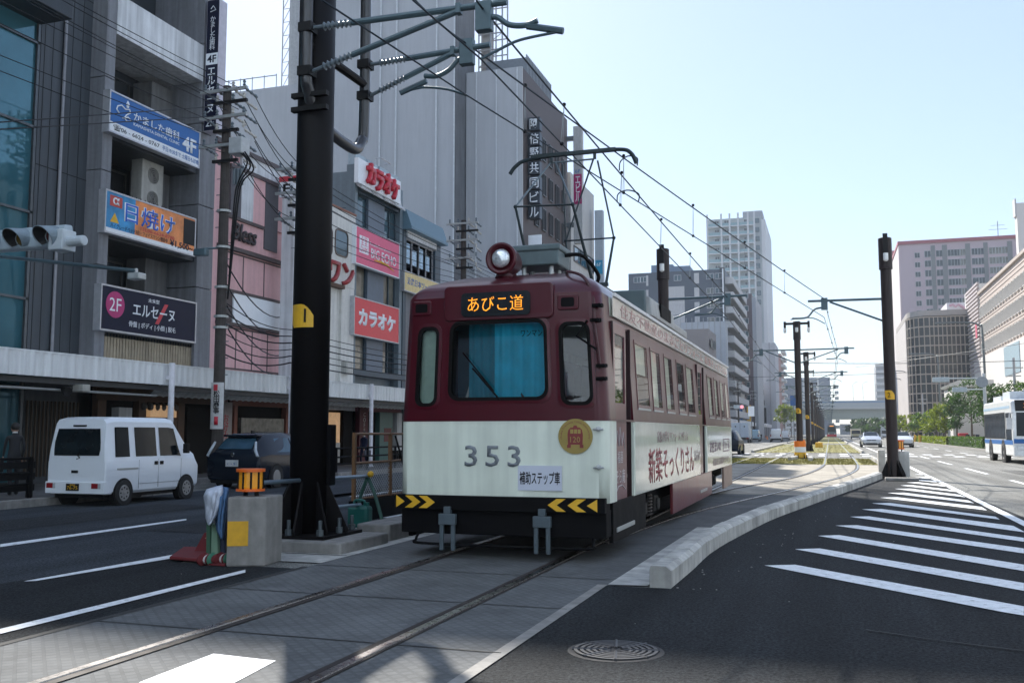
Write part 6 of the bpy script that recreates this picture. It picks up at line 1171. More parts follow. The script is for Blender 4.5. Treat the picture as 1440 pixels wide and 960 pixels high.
# ================================================================ UTILITY POLES on the left pavement
upm = M('utility pole concrete', (.055, .045, .04), .8, var=.3, scale=6, bump=.2); cer = M('ceramic insulator', (.5, .47, .42), .25)
def upole(label, x, y, h, near=False):
    t = thing('utility_pole', label, 'utility pole', (x, y, .13)); mb = MB(); mb.tube([(x, y, .1), (x, y, h)], [.165, .115], 14); mb.build('shaft', upm, t)
    for k, dz in enumerate((.2, .55, .95, 1.35, 1.75, 2.2)):
        z = h - dz; mb = MB(); mb.box(x - (.3 if k % 2 else .75), x + (.75 if k < 3 else .5), y - .2, y - .12, z, z + .08); ca = mb.build('cross_arm', bk if k % 2 else lgrey, t)
        for dx in (-.6, -.2, .3, .65)[(k % 2):]:
            mb = MB(); insul(mb, (x + dx, y - .16, z + .08), (x + dx, y - .16, z + .26), .05, 2); insul(mb, (x + dx, y - .1, z + .04), (x + dx + .02, y + .45, z - .03), .05, 3); mb.build('insulator', cer if (k + int(dx * 10)) % 2 else insm, ca)
    mb = MB()
    for z in [2.5 + .45 * j for j in range(int((h - 3) / .45))]: mb.cyl((x - .26 * (int(z * 9) % 2 * 2 - 1), y, z), (x, y, z), .012, 5)
    mb.build('climbing_rung', grey_m, t); return t
UX, UY = -15.6, 22.1; hU = up(320, 122, UY).z; t = upole('brown utility pole with crossed arms and a wrapped advert, in front of the pink building', UX, UY, hU, True)
mb = MB(); c = Vector((UX, UY, 0))
for z in (4.2, 4.5, 5.3, 6.4, 7.4): mb.lathe((UX, UY, z), (0, 0, 1), [(.17, 0), (.195, 0), (.195, .06), (.17, .06)], 14)
mb.build('steel_band', lgrey, t); p = up(336, 206, UY - .2); mb = MB(); mb.box(p.x - .2, p.x + .22, p.y - .2, p.y + .2, p.z - .24, p.z + .22); tr = mb.build('switch_box', M('box white grey', (.45, .46, .46), .5), t, bevel=.03)
mb = MB()
for k in range(3): mb.tube(spline([p + Vector((.1 + .08 * k, -.1, -.2)), p + Vector((.35 + .1 * k, -.1, -.5 - .1 * k)), p + Vector((.05 + .07 * k, -.05, -1.0)), p + Vector((-.1 + .06 * k, 0, -1.6)), Vector((UX + .2, UY, 5.0))], 5), .022, 6)
mb.build('cable', bk, t)
for k in range(3): q = up(330 + k * 5, 250, UY - .1); mb = MB(); mb.cyl((q.x, q.y, q.z - .2), (q.x, q.y, q.z + .25), .05, 8); mb.build('fuse', insm, t)
zz1, zz0 = up(305, 538, UY).z, up(305, 603, UY).z; mb = MB(); arcp = [Vector((UX + .2 * math.cos(a), UY + .2 * math.sin(a), 0)) for a in (R(190 + 13 * k) for k in range(13))]; mb.loft([[p_ + Vector((0, 0, z)) for p_ in arcp] for z in (zz0, zz1)], False, False); bn = mb.build('advert_wrap', M('advert white', (.55, .55, .54), .5), t, solid=.006)
text('松田商事', (UX + .07, UY - .2, (zz0 + zz1) / 2 + .1), (1, .38, 0), .17, (zz1 - zz0) * .5, bk, bn, vertical=True, bold=.01); mb = MB(); mb.box(UX - .02, UX + .1, UY - .212, UY - .204, zz1 - .22, zz1 - .06); mb.build('red_square', rd, bn); text('1', (UX + .08, UY - .205, zz0 + .22), (1, .4, 0), .1, .22, rd, bn, bold=.04)
p = up(285, 360, UY - .5); s = thing('wall_lamp', 'blue grey arm lamp fixed on the utility pole', 'lamp', p); mb = MB(); mb.tube([(UX, UY, p.z + .3), (p.x, p.y, p.z + .2)], .03, 6); tag(s, None, None); mb.build('arm', armm, s); mb = MB(); mb.box(p.x - .25, p.x + .15, p.y - .1, p.y + .1, p.z, p.z + .2); mb.build('head', armm, s, bevel=.04)
upole('utility pole hidden behind the thick black pole, only its insulators showing', -15.2, up(421, 300, 1).y / abs(up(421, 300, 1).x) * 15.2, 9.6); t3 = upole('slim utility pole with one arm standing behind the tram roof', -15.2, vp(652, 350, -15.2).y, vp(652, 310, -15.2).z)
Y2, Y3 = vp(421, 300, -15.2).y, vp(652, 350, -15.2).y
for k in range(4): upole('thin utility pole in the far left row, %s beyond the tram tail' % ('first', 'second', 'third', 'fourth')[k], -15.4, 100 + 38 * k, 10.5)
for k, (dx, dz) in enumerate(((-.6, .05), (.3, .05), (.65, .05), (.65, -.55), (.3, -.55), (-.2, -1.2), (.65, -1.2), (.3, -1.75))):
    wire('power_cable', 'thin black cable strung between the utility poles over the left pavement', [(UX + dx, UY + .4, hU + dz - .3), (UX + dx, Y2, 9.5 + dz - .2), (UX + dx, Y3, 9.0 + dz * .6), (UX + dx, 100, 10 + dz)], .012, .25, group='cables between the utility poles', mat=bk)
    wire('power_cable', 'thin black cable leading from the brown utility pole over the dark panelled block', [(UX + dx, UY - .4, hU + dz - .3), (UX + dx * 1.2 - .6 * (k % 3), 2, hU + dz * 1.5 + .3)], .01, .25, group='cables past the dark block', mat=bk)
for k in range(6): wire('telephone_cable', 'low sagging cable between the poles in front of the shops', [(UX + .1, UY + .1, 4.9 - .28 * k), (UX + .2, Y2, 4.5 - .2 * k), (UX + .1, Y3, 4.6 - .2 * k)], .014 + .004 * (k % 3), .18, group='low cables in front of the shops', mat=bk)
wire('telephone_cable', 'cable crossing the dark panelled block with two round insulators', [up(0, 172, 12), up(300, 150, 21)], .012, mat=bk); wire('telephone_cable', 'second cable crossing the dark block just below the first', [up(0, 182, 12), up(300, 164, 21)], .012, mat=bk)
for k in range(4): wire('service_cable', 'black cable drooping from the utility pole to the pink building', [(UX, UY, 6.2 - .55 * k), (FX + .1, 30.5, 5.6 - .7 * k)], .02, .5, group='drooping cables at the pink building', mat=bk)
# ================================================================ TRAFFIC SIGNAL at the upper left
Ys = 13.0; a, b = up(-12, 330, Ys), up(96, 342, Ys); t = thing('traffic_signal', 'grey horizontal traffic signal with deep shaded hoods hanging over the left road', 'traffic light', a); sg = M('signal housing', (.42, .5, .55), .45, var=.1, streak=.15); mb = MB(); c = (a + b) / 2; L = b.x - a.x; H_ = .2
mb.loft([[(x, Ys + dy, c.z + dz) for dy, dz in ((-.09, -.18), (-.12, 0), (-.09, .18), (.09, .2), (.13, 0), (.09, -.2))] for x in (a.x, b.x - .1, b.x)], True, True); h = mb.build('housing', sg, t, bevel=.03)
for k in range(3):
    x = a.x + .17 + (L - .4) * k / 2; mb = MB(); r0, r1 = [], []
    for j in range(17): an = R(-50 + 280 * j / 16); r0.append((x + .17 * math.cos(an), Ys - .1, c.z + .17 * math.sin(an))); r1.append((x - .08 + .18 * math.cos(an), Ys - .1 - .3 * (.55 + .45 * math.sin(an)), c.z - .05 + .17 * math.sin(an)))
    mb.loft([r0, r1], False, False); hd = mb.build('hood', M('hood shadow grey', (.22, .28, .32), .5), t, solid=.012); mb = MB(); mb.loft([[(p_[0] * .9 + x * .1, p_[1] - .002, p_[2] * .9 + c.z * .1) for p_ in r_] for r_ in (r0, r1)], False, False); mb.build('hood_shade', bk, hd); mb = MB(); mb.lathe((x, Ys - .1, c.z), (0, -1, 0), [(.15, 0), (.13, .03), (0, .05)], 18); mb.build('lens', M(('lens green', 'lens amber', 'lens red')[k], ((.01, .06, .05), (.1, .06, .01), (.08, .01, .01))[k], .25), hd)  # hood shadows put into the colour: darkened hood, added black inner skin
e = up(119, 338, Ys); mb = MB(); mb.tube([(b.x - .05, Ys, e.z), (e.x, Ys, e.z)], .09, 12); mb.box(b.x - .28, b.x + .02, Ys - .16, Ys + .16, e.z - .16, e.z + .2); mb.tube([(a.x - 4, Ys, c.z + .02), (b.x, Ys, e.z)], .06, 8); mb.build('arm', M('signal arm white', (.5, .55, .58), .45), t, bevel=.02)
p0, p1 = up(-80, 352, Ys + 1), up(192, 381, Ys + 1); t = thing('camera_arm', 'thin blue grey arm with a small sensor at its tip below the signal', 'arm', p0); mb = MB(); mb.tube([p0, p1], .035, 8); mb.build('tube', armm, t); mb = MB(); mb.box(p1.x - .12, p1.x + .14, p1.y - .1, p1.y + .1, p1.z - .16, p1.z - .04); mb.box(p1.x - .04, p1.x + .02, p1.y - .03, p1.y + .03, p1.z - .05, p1.z + .05); mb.build('sensor', lgrey, t, bevel=.02)
# ================================================================ BARRIER GROUP left of the track
g0, g1, g2 = gp(317, 797), gp(372, 796), gp(385, 789); w = (g1 - g0); bz = up(345, 699, g0.y).z; pl = g0; dv = (g2 - g1)
dv = Vector((-.05, .42, 0)); blk = MB(); blk.loft([[g0 + Vector((0, 0, z)), g1 + Vector((0, 0, z)), g1 + dv + Vector((0, 0, z)), g0 + dv + Vector((0, 0, z))] for z in (0, bz)], True, True); t = thing('concrete_barrier', 'upright concrete barrier block with a yellow plate on its face', 'barrier', g0); blk.build('block', conc, t, bevel=.02)
wd = w.normalized(); a, b = g0 + wd * .01, g0 + wd * (w.length * .56); zA, zB = up(330, 768, g0.y).z, up(330, 733, g0.y).z; mb = MB(); nrm = Vector((wd.y, -wd.x, 0)); mb.prism([p + nrm * .002 + Vector((0, 0, z)) for p, z in ((a, zA), (b, zA), (b, zB), (a, zB))], nrm * .006); mb.build('yellow_plate', M('worn yellow', (.62, .33, .01), .5, var=.12, scale=8), t)
warn_lamp('amber drum warning lamp on top of the concrete barrier block', (g0 + w * .42 + dv * .35 + Vector((0, 0, bz))), 1.05)
cb = g0 + Vector((-.04, .12, 0)); ck = M('white blue cloth', (.5, .54, .62), .9, var=.15, scale=18); cb2 = M('denim cloth', (.07, .15, .28), .9, var=.3, scale=12)
bt = thing('broom_bundle', 'bundle of boards and brooms draped with white and blue cloth, leaning on the concrete block', 'bundle', cb)
def cloth(name, pts, mat, par, sub=2):
    """rows of 3D points -> draped cloth"""
    mb = MB(); mb.loft([[Vector(p) for p in r] for r in pts], False, False); return mb.build(name, mat, par, smooth=True, solid=.012, sub=sub)
def C3(x, y, d=0): return up(x, y, cb.y + d)
def drape(par, mat, left, right, d0, ph):
    """cloth hung between two outlines of photo points, with vertical folds"""
    rows = []; n = len(left) * 4 - 3; L_ = lambda q, f: (lambda i, t: [q[i][j] + (q[min(i + 1, len(q) - 1)][j] - q[i][j]) * t for j in (0, 1)])(min(int(f), len(q) - 1), f - int(f))
    for i in range(n):
        f = i / 4; a_, b_ = L_(left, f), L_(right, f); row = []
        for k in range(15):
            u = k / 14; x, y = a_[0] + (b_[0] - a_[0]) * u, a_[1] + (b_[1] - a_[1]) * u; e = min(1, i / 3)
            row.append(C3(x, y, d0 + .10 - .16 * math.sin(math.pi * u) ** .6 * e + .022 * e * math.sin(u * 17 + ph + i * .35) + .012 * math.sin(u * 7 - i * .8)))
        rows.append(row)
    mb = MB(); mb.loft(rows, False, False); return mb.build('cloth', mat, par, smooth=True, solid=.008)
drape(bt, cb2, [(303, 683), (304, 705), (303, 728), (305, 746), (311, 757)], [(322, 686), (319, 704), (317, 726), (315, 742), (313, 758)], -.0, 2)
drape(bt, ck, [(291, 688), (287, 697), (289, 714), (290, 728), (293, 737)], [(313, 682), (313, 694), (310, 708), (306, 722), (295, 738)], -.06, 0)
for k, (xa, xb, yt, m, d) in enumerate(((289, 296, 726, M('dark green board', (.03, .09, .05), .8), .0), (296, 306, 736, M('sage board', (.13, .22, .15), .8), -.05), (305, 316, 712, M('navy roll', (.02, .03, .06), .8), .03))):
    mb = MB(); mb.prism([C3(xa, 790, d), C3(xb, 789, d), C3(xb - 1, yt, d + .12), C3(xa + 1, yt, d + .12)], (.0, .06, 0)); mb.build('board', m, bt, bevel=.01)
red = M('dark red cloth', (.13, .012, .016), .9, var=.25, scale=6)
t = thing('dustpan', 'dark red long handled dustpan lying against the bundle of boards', 'dustpan', gp(265, 794)); mb = MB(); mb.prism([gp(238, 789) + Vector((0, 0, .02)), gp(285, 793) + Vector((0, 0, .02)), gp(300, 778) + Vector((0, 0, .04)), gp(258, 777) + Vector((0, 0, .04))], (0, 0, .035)); mb.build('pan', red, t, bevel=.01); mb = MB(); q = gp(282, 783); mb.prism([q + Vector(v) for v in ((-.1, 0, .05), (.12, 0, .05), (.06, .05, .27), (0, .05, .27))], (0, .04, 0)); mb.build('scoop_back', red, t, bevel=.01); mb = MB(); mb.tube([q + Vector((.03, .05, .2)), q + Vector((.08, .12, .34))], .02, 6); mb.build('handle', M('straw handle', (.35, .25, .14), .8), t)
q0, q1 = gp(279, 796), gp(325, 794); t = thing('tartan_blanket', 'rolled red, white and green tartan cloth on the asphalt at the foot of the barrier', 'blanket', q0); mb = MB(); ax = q1 - q0; rings = []
for k in range(13):
    f = k / 12; rr_ = .06 + .012 * math.sin(k * 2.1); rings.append([q0 + ax * f + Vector((0, .05, .065)) + Vector((0, math.cos(a) * rr_ * 1.5, math.sin(a) * rr_)) for a in (j * .5236 for j in range(12))])
for k in range(12): mb.mi = (0, 0, 1, 0, 2, 0)[k % 6]; mb.loft(rings[k:k + 2], True, k in (0, 11))
mb.build('roll', [red, M('white check', (.5, .45, .45), .9), M('green check', (.05, .2, .13), .9)], t, smooth=True); mb = MB(); mb.prism([gp(290, 795) + Vector((0, -.02, .012)), gp(318, 797) + Vector((0, -.02, .012)), gp(322, 786) + Vector((0, 0, .015)), gp(286, 786) + Vector((0, 0, .015))], (0, 0, .015)); mb.build('flap', red, t)
# pipes, stand, jerrycans, mesh fence
F = gp(540, 741); ap = Vector((F.x - .25, F.y + .25, 0)); az = up(517, 668, ap.y).z; ap = up(517, 668, F.y + .15)
t = thing('trestle_stand', 'dark green A shaped barrier stand with a yellow cap behind the black pole', 'stand', (ap.x, ap.y, 0)); gs = M('bottle green metal', (.03, .1, .075), .5, var=.12); L0 = gp(497, 738)
for f_ in (F, L0):
    mb = MB(); mb.tube(spline([f_, f_ + (ap - f_) * .55 + Vector((0, 0, .05)), ap + (f_ - ap) * .08, ap], 5), .028, 8); mb.build('leg', gs, t)
mb = MB(); m1, m2 = F.lerp(ap, .5), L0.lerp(ap, .5); mb.tube([m1, m2], .014, 6); mb.build('stay', bk, t); mb = MB(); mb.ball(ap + Vector((.06, -.02, .02)), .05, 12); mb.build('cap', yellow, t)
pipe = M('galvanised pipe', (.2, .27, .33), .4, .6); bp_ = g0 + w * .7 + dv * .6
o = MB(); o.tube([(bp_.x - .1, bp_.y - .1, bz + .13), ap + Vector((0, 0, -.01))], .026, 10); tag(o.build('barrier_pipe', pipe), 'long grey barrier pipe from the amber drum lamp to the green stand', 'pipe')
pa_, pb_ = up(440, 739, 11.9), up(505, 724, F.y); o = MB(); o.tube([(-6.3, 11.3, .42), (F.x - .35, F.y - .1, .33)], .026, 10); tag(o.build('barrier_pipe', pipe), 'short lower barrier pipe between the black pole and the jerrycan', 'pipe')
gj = M('green plastic', (.012, .12, .1), .35, var=.1)
def jerry(label, c, s=1):
    t = thing('jerrycan', label, 'jerrycan', c); c = Vector(c); mb = MB(); mb.box(c.x - .17 * s, c.x + .17 * s, c.y - .1 * s, c.y + .1 * s, .01, .33 * s); mb.build('tank', gj, t, bevel=.05); mb = MB(); mb.tube(spline([c + Vector((-.1 * s, 0, .33 * s)), c + Vector((-.08 * s, 0, .4 * s)), c + Vector((.06 * s, 0, .4 * s)), c + Vector((.08 * s, 0, .33 * s))], 4), .02 * s, 8); mb.build('handle', gj, t); mb = MB(); mb.cyl(c + Vector((.12 * s, 0, .32 * s)), c + Vector((.12 * s, 0, .38 * s)), .03 * s, 10); mb.build('cap', gj, t)
j = gp(506, 742); jerry('green plastic jerrycan weighing down the trestle stand', (j.x, j.y, 0), 1.0); j2 = up(392, 757, 11.35); jerry('green jerrycan mostly hidden behind the concrete block and the black pole', (gp(391, 757).x, gp(391, 757).y, 0), .9)
rf = M('rust brown frame', (.2, .1, .04), .6, var=.2); fy0 = gp(497, 738).y + .3; fa = up(497, 715, fy0); fb = vp(548, 705, fa.x); t = thing('mesh_fence', 'rust brown framed wire mesh fence standing on a black plinth beside the tram', 'fence', (fa.x, fa.y, 0)); x = fa.x; ztop = up(497, 608, fa.y).z; zpl = .34; yE = fb.y + (fb.y - fa.y) * 1.3
mb = MB(); mb.box(x - .06, x + .06, fa.y - .05, yE + .8, .013, zpl); mb.build('plinth', black, t)
for y in (fa.y, fb.y, yE): mb = MB(); mb.box(x - .025, x + .025, y - .03, y + .03, zpl, ztop); mb.build('post', rf, t)
mb = MB()
for z in (ztop - .02, zpl + .55 * (ztop - zpl), zpl + .02): mb.cyl((x, fa.y, z), (x, yE, z), .02, 8)
mb.build('rail', rf, t); mb = MB(); z1 = zpl + .55 * (ztop - zpl); k = -1.0
while k < yE - fa.y:
    for s in (1, -1):
        a_, b_ = k, k + (z1 - zpl); y_a, y_b = fa.y + max(a_, 0), fa.y + min(b_, yE - fa.y)
        if y_b > y_a:
            za_, zb_ = (zpl + (y_a - fa.y - a_), zpl + (y_b - fa.y - a_)); 
            if s < 0: za_, zb_ = z1 + zpl - za_, z1 + zpl - zb_
            mb.tube([(x, y_a, za_), (x, y_b, zb_)], .004, 4, False)
    k += .07
mb.build('wire_mesh', lgrey, t); mb = MB(); mb.tube([(x + .02, fb.y + .15, ztop - .05), (x + .25, fb.y + .35, zpl)], .018, 6); mb.build('brace', bk, t)
# ================================================================ VEHICLES
tyre_m = M('tyre', (.014, .014, .015), .8); rim_m = M('alloy rim', (.34, .345, .35), .35, .6); vgl = M('car glass', (.006, .01, .013), .1, var=.2, spec=.25); tail = M('tail lamp red', (.25, .01, .015), .2, coat=.6); headl = M('head lamp', (.6, .63, .66), .1, .3); chrome = M('chrome', (.55, .56, .57), .15, 1.); plate_m = M('plate white', (.6, .62, .62), .5)
MBh = []
def wheel(par, x, y, r, w, s, spokes=0, steel_=False):
    mb = MB(); mb.lathe((x, y, r), (s, 0, 0), [(r * .62, -w * .5), (r * .96, -w * .5), (r, -w * .3), (r, w * .3), (r * .96, w * .48), (r * .66, w * .5), (r * .62, w * .4)], 28); wt_ = mb.build('wheel', tyre_m, par)
    mb = MB(); mb.lathe((x, y, r), (s, 0, 0), [(r * .65, w * .44), (r * .6, w * .47), (r * .55, w * .3), (r * .3, w * .34), (r * .16, w * .46), (0, w * .48)] if not spokes else [(r * .66, w * .44), (r * .6, w * .48), (r * .58, w * .2), (0, w * .2)], 24)
    if not spokes:
        for k in range(8): a = k * .785; c = Vector((x + s * w * .4, y + math.cos(a) * r * .42, r + math.sin(a) * r * .42)); MBh.append((c, s, r))
    for k in range(spokes):
        a = 2 * math.pi * k / spokes; d = Vector((0, math.cos(a), math.sin(a))); e = Vector((0, -d.z, d.y)); c = Vector((x + s * w * .36, y, r)); mb.prism([c + d * r * .1 + e * r * .08, c + d * r * .62 + e * r * .09, c + d * r * .62 - e * r * .02, c + d * r * .1 - e * r * .06], (s * w * .1, 0, 0))
    o_ = mb.build('rim', rim_m, wt_)
    if MBh:
        mb = MB(); [mb.lathe(c, (s_, 0, 0), [(r_ * .07, -.02), (r_ * .07, .012), (0, .012)], 8) for c, s_, r_ in MBh]; mb.build('rim_hole', bk, wt_); MBh.clear()
    return wt_
def vehicle(name, label, cat, st, paint, L, wheels, r, w=.18, loc=(0, 0, 0), rz=0, sc=1., glass_seg=(), side=(), group=None, crown=.03, detail=None, spokes=0, lamps=None, front=False):
    """st: stations (y, z sill, z belt, z top, half sill, half belt, half top) from the rear (y = 0) to the front"""
    t = thing(name, label, cat, (0, 0, 0), group); rings = []
    def half(s_):
        y, zs, zb, zt, hs, hb, ht = s_
        return [(hs * .94, zs), (hs, zs + .06), (hb, (zs + zb) * .5), (hb, zb - .03), (hb * .985, zb), (ht + (hb - ht) * .08, zt - (zt - zb) * .1), (ht * .9, zt + crown * .3), (ht * .5, zt + crown * .8)]
    for s_ in st:
        h = half(s_); rings.append([(x, s_[0], z) for x, z in h] + [(-x, s_[0], z) for x, z in h[::-1]])
    mb = MB(); mb.loft(rings, True, True); b = mb.build('body', paint, t, bevel=0); 
    for p in b.data.polygons: p.use_smooth = True
    md = b.modifiers.new('split', 'EDGE_SPLIT'); md.split_angle = R(28)
    def surf(y, f):
        """point on the side at station y; f from belt (0) to top (1)"""
        for a, c in zip(st, st[1:]):
            if a[0] <= y <= c[0]:
                u = (y - a[0]) / max(1e-6, c[0] - a[0]); q = [p + (q_ - p) * u for p, q_ in zip(a, c)]; break
        zb, zt, hb, ht = q[2], q[3], q[5], q[6]; x0, z0 = hb * .985, zb; x1, z1 = ht + (hb - ht) * .08, zt - (zt - zb) * .1
        return x0 + (x1 - x0) * f, z0 + (z1 - z0) * f
    for ya, yb, f0, f1, sl0, sl1 in side:
        for s in (1, -1):
            mb = MB(); rows_ = []
            for i in range(9):
                u = i / 8; r_ = []
                for j in range(5): f = f0 + (f1 - f0) * j / 4; y = ya + sl0 * j / 4 + (yb + sl1 * j / 4 - ya - sl0 * j / 4) * u; x, z = surf(y, f); r_.append((s * (x + .007), y, z))
                rows_.append(r_)
            mb.loft(rows_, False, False); mb.build('window', vgl, t)
    for (i, f0, f1, k) in glass_seg:           # windscreen or rear window: between stations i and i+1
        a, c = st[i], st[i + 1]; q = [p + (q_ - p) * f0 for p, q_ in zip(a, c)], [p + (q_ - p) * f1 for p, q_ in zip(a, c)]; P_ = []
        for q_ in q:
            for s in (-1, 1): P_.append(Vector((s * q_[6] * k, q_[0], q_[3] + crown * .45)))
        P_ = [P_[0], P_[1], P_[3], P_[2]]; n_ = (P_[1] - P_[0]).cross(P_[3] - P_[0]).normalized(); n_ = n_ if n_.z > 0 else -n_
        mb = MB(); mb.poly([p + n_ * .022 for p in P_]); mb.build('windscreen' if c[0] > L * .5 else 'rear_window', vgl, t)
    for y in wheels:
        for s in (1, -1):
            hb = max(s_[5] for s_ in st); mb = MB(); mb.lathe((s * (hb - .02), y, r), (s, 0, 0), [(r * 1.17, -.12), (r * 1.17, .024), (0, .024)], 28); mb.build('wheel_arch', bk, t); wheel(t, s * (hb - w * .5 + .035), y, r, w, s, spokes)
    if detail: detail(t)
    t.location = loc; t.rotation_euler = (0, 0, rz); t.scale = (sc,) * 3; return t
def boxes(t, items):
    for nm, m, q in items: MB().box(*q).build(nm, m, t, bevel=.008)
# white kei van
wv = M('van white', (.78, .82, .86), .3, var=.006, scale=1, coat=.3)
vst = [(0, .3, .95, 1.1, .69, .7, .68), (.02, .27, .96, 1.35, .715, .725, .655), (.1, .25, .97, 1.83, .72, .735, .615), (.35, .25, .97, 1.88, .72, .7375, .62), (2.2, .25, .97, 1.88, .72, .7375, .62), (2.45, .25, .97, 1.84, .72, .7375, .61), (2.98, .25, .97, 1.18, .72, .735, .66), (3.2, .27, .94, 1.06, .71, .72, .66), (3.36, .3, .8, .88, .68, .69, .6), (3.395, .36, .6, .68, .62, .62, .55)]
def vand(t):
    mb = MB(); mb.prism([(-.56, -.012, 1.05), (.56, -.012, 1.05), (.5, .085, 1.62), (-.5, .085, 1.62)], (0, .02, 0))
    mb = MB(); mb.loft([[(s * w, y, z) for s in (-1, -.5, 0, .5, 1)] for w, y, z in ((.56, -.012, 1.07), (.575, .004, 1.2), (.57, .012, 1.35), (.545, .028, 1.5), (.52, .048, 1.64))], False, False); mb.build('rear_window', vgl, t)
    boxes(t, [('brake_lamp', bk, (-.16, .16, .045, .09, 1.685, 1.72)), ('rear_bumper', wv, (-.73, .73, -.04, .2, .27, .52)), ('tail_lamp', tail, (-.7, -.54, -.048, -.03, .38, .49)), ('tail_lamp', tail, (.42, .58, -.048, -.03, .38, .49)), ('reverse_lamp', headl, (-.54, -.47, -.047, -.03, .38, .49)), ('reverse_lamp', headl, (.58, .65, -.047, -.03, .38, .49)), ('door_latch', bk, (-.11, .05, -.022, .01, .7, .76)), ('underbody', bk, (-.6, .6, .1, 3.2, .17, .32))])
    mb = MB(); mb.box(-.2, .12, -.052, -.04, .33, .48); pl = mb.build('number_plate', bk, t); text('480', (-.04, -.053, .455), (1, 0, 0), .14, .035, yellow, pl, depth=.001); text('76-75', (-.04, -.053, .395), (1, 0, 0), .26, .07, yellow, pl, depth=.001)
    mb = MB(); mb.tube([(.02, -.03, 1.0), (.1, -.03, 1.02), (.02, -.04, 1.1)], .012, 5); mb.build('wiper', bk, t)
    mb = MB(); mb.tube([(.75, 2.66, 1.15), (.86, 2.66, 1.18)], .02, 6); mb.box(.8, .92, 2.58, 2.68, 1.08, 1.3); mb.build('mirror', bk, t, bevel=.02)
    for s in (1, -1):
        boxes(t, [('handle', bk, (s * .735, s * .76, 1.62, 1.73, .84, .92)), ('handle', bk, (s * .735, s * .76, 1.82, 1.93, .84, .92)), ('slide_rail', lgrey, (s * .735, s * .75, .35, 1.05, .76, .8)), ('indicator', orange, (s * .72, s * .735, 2.95, 2.99, .84, .87))])
        mb = MB()
        for a_, b_ in ((1.08, 1.085), (1.77, 1.775), (2.62, 2.625)): mb.box(s * .735, s * .7395, a_, b_, .34, .96)
        mb.box(s * .735, s * .7395, 1.08, 2.62, .44, .446); mb.build('door_gap', bk, t)
    text('EVERY', (.5, -.03, .66), (1, 0, 0), .22, .035, lgrey, t, depth=.002) if 0 else None
vl = vehicle('van', 'small boxy white van seen from behind, stopped beside the kerb before the shops', 'van', vst, wv, 3.395, (.58, 2.83), .27, .16, (-13.72, 14.98, 0), 0, .9, side=((.3, .78, .08, .86, .03, .0), (.98, 1.72, .08, .86, .0, .0), (1.84, 2.62, .08, .86, .0, -.2)), glass_seg=((5, .12, .9, .92),), detail=vand, crown=.02); vl.scale = (.95, .845, .9)
# dark hatchback
hb_ = M('dark blue black paint', (.005, .01, .02), .2, var=.05, coat=.12, spec=.2)
lst = [(0, .32, .8, .9, .74, .78, .66), (.05, .25, .9, 1.02, .82, .86, .62), (.45, .22, .95, 1.38, .86, .885, .55), (.75, .2, .95, 1.5, .87, .885, .56), (1.6, .2, .93, 1.55, .87, .885, .6), (2.3, .2, .92, 1.5, .87, .885, .6), (3.25, .2, .92, 1.02, .87, .88, .68), (3.9, .22, .85, .92, .85, .86, .6), (4.3, .28, .7, .76, .78, .78, .5), (4.42, .36, .55, .6, .66, .66, .4)]
def leafd(t):
    for s in (1, -1): mb = MB(); mb.tube([(s * .66, .14, 1.3), (s * .72, .03, 1.08), (s * .8, .0, .92), (s * .8, .12, .86)], [.03, .045, .04, .02], 6); mb.build('tail_lamp', M('led tail white', (.5, .55, .6), .15, coat=.6), t)
    boxes(t, [('handle', chrome, (.87, .9, 1.75, 1.95, .86, .89)), ('handle', chrome, (-.9, -.87, 1.75, 1.95, .86, .89)), ('underbody', bk, (-.75, .75, .1, 4.2, .15, .3)), ('antenna', bk, (-.02, .02, .9, 1.05, 1.53, 1.62)), ('mirror', hb_, (.88, 1.02, 2.9, 3.05, .95, 1.08))])
    mb = MB(); mb.box(-.2, .2, -.02, .0, .62, .8); pl = mb.build('number_plate', plate_m, t); text('・・91', (0, -.021, .69), (1, 0, 0), .3, .09, bluem, pl, depth=.001); mb = MB(); mb.lathe((0, .0, .95), (0, -1, .2), [(.06, 0), (.05, .02), (0, .02)], 16); mb.build('round_badge', chrome, t)
    mb = MB(); mb.box(-.55, .55, .35, .6, 1.44, 1.5); mb.build('spoiler', hb_, t, bevel=.02)
vgl_dark = vgl; vgl = M('blue reflection glass', (.03, .075, .11), .1, var=.3, scale=2, spec=.4)  # hatchback panes: bluish reflections are put into the base colour
vehicle('hatchback', 'glossy blue black hatchback with slanting rear lamps parked behind the thick pole', 'car', lst, hb_, 4.42, (.85, 3.5), .315, .2, (-14.2, 20.75, 0), 0, .9, side=((.95, 1.75, .12, .86, .08, 0), (1.82, 2.85, .12, .88, 0, -.35)), glass_seg=((1, .15, .95, .9), (2, 0, .95, .88), (5, .08, .9, .9)), detail=leafd, spokes=5)
vgl = vgl_dark
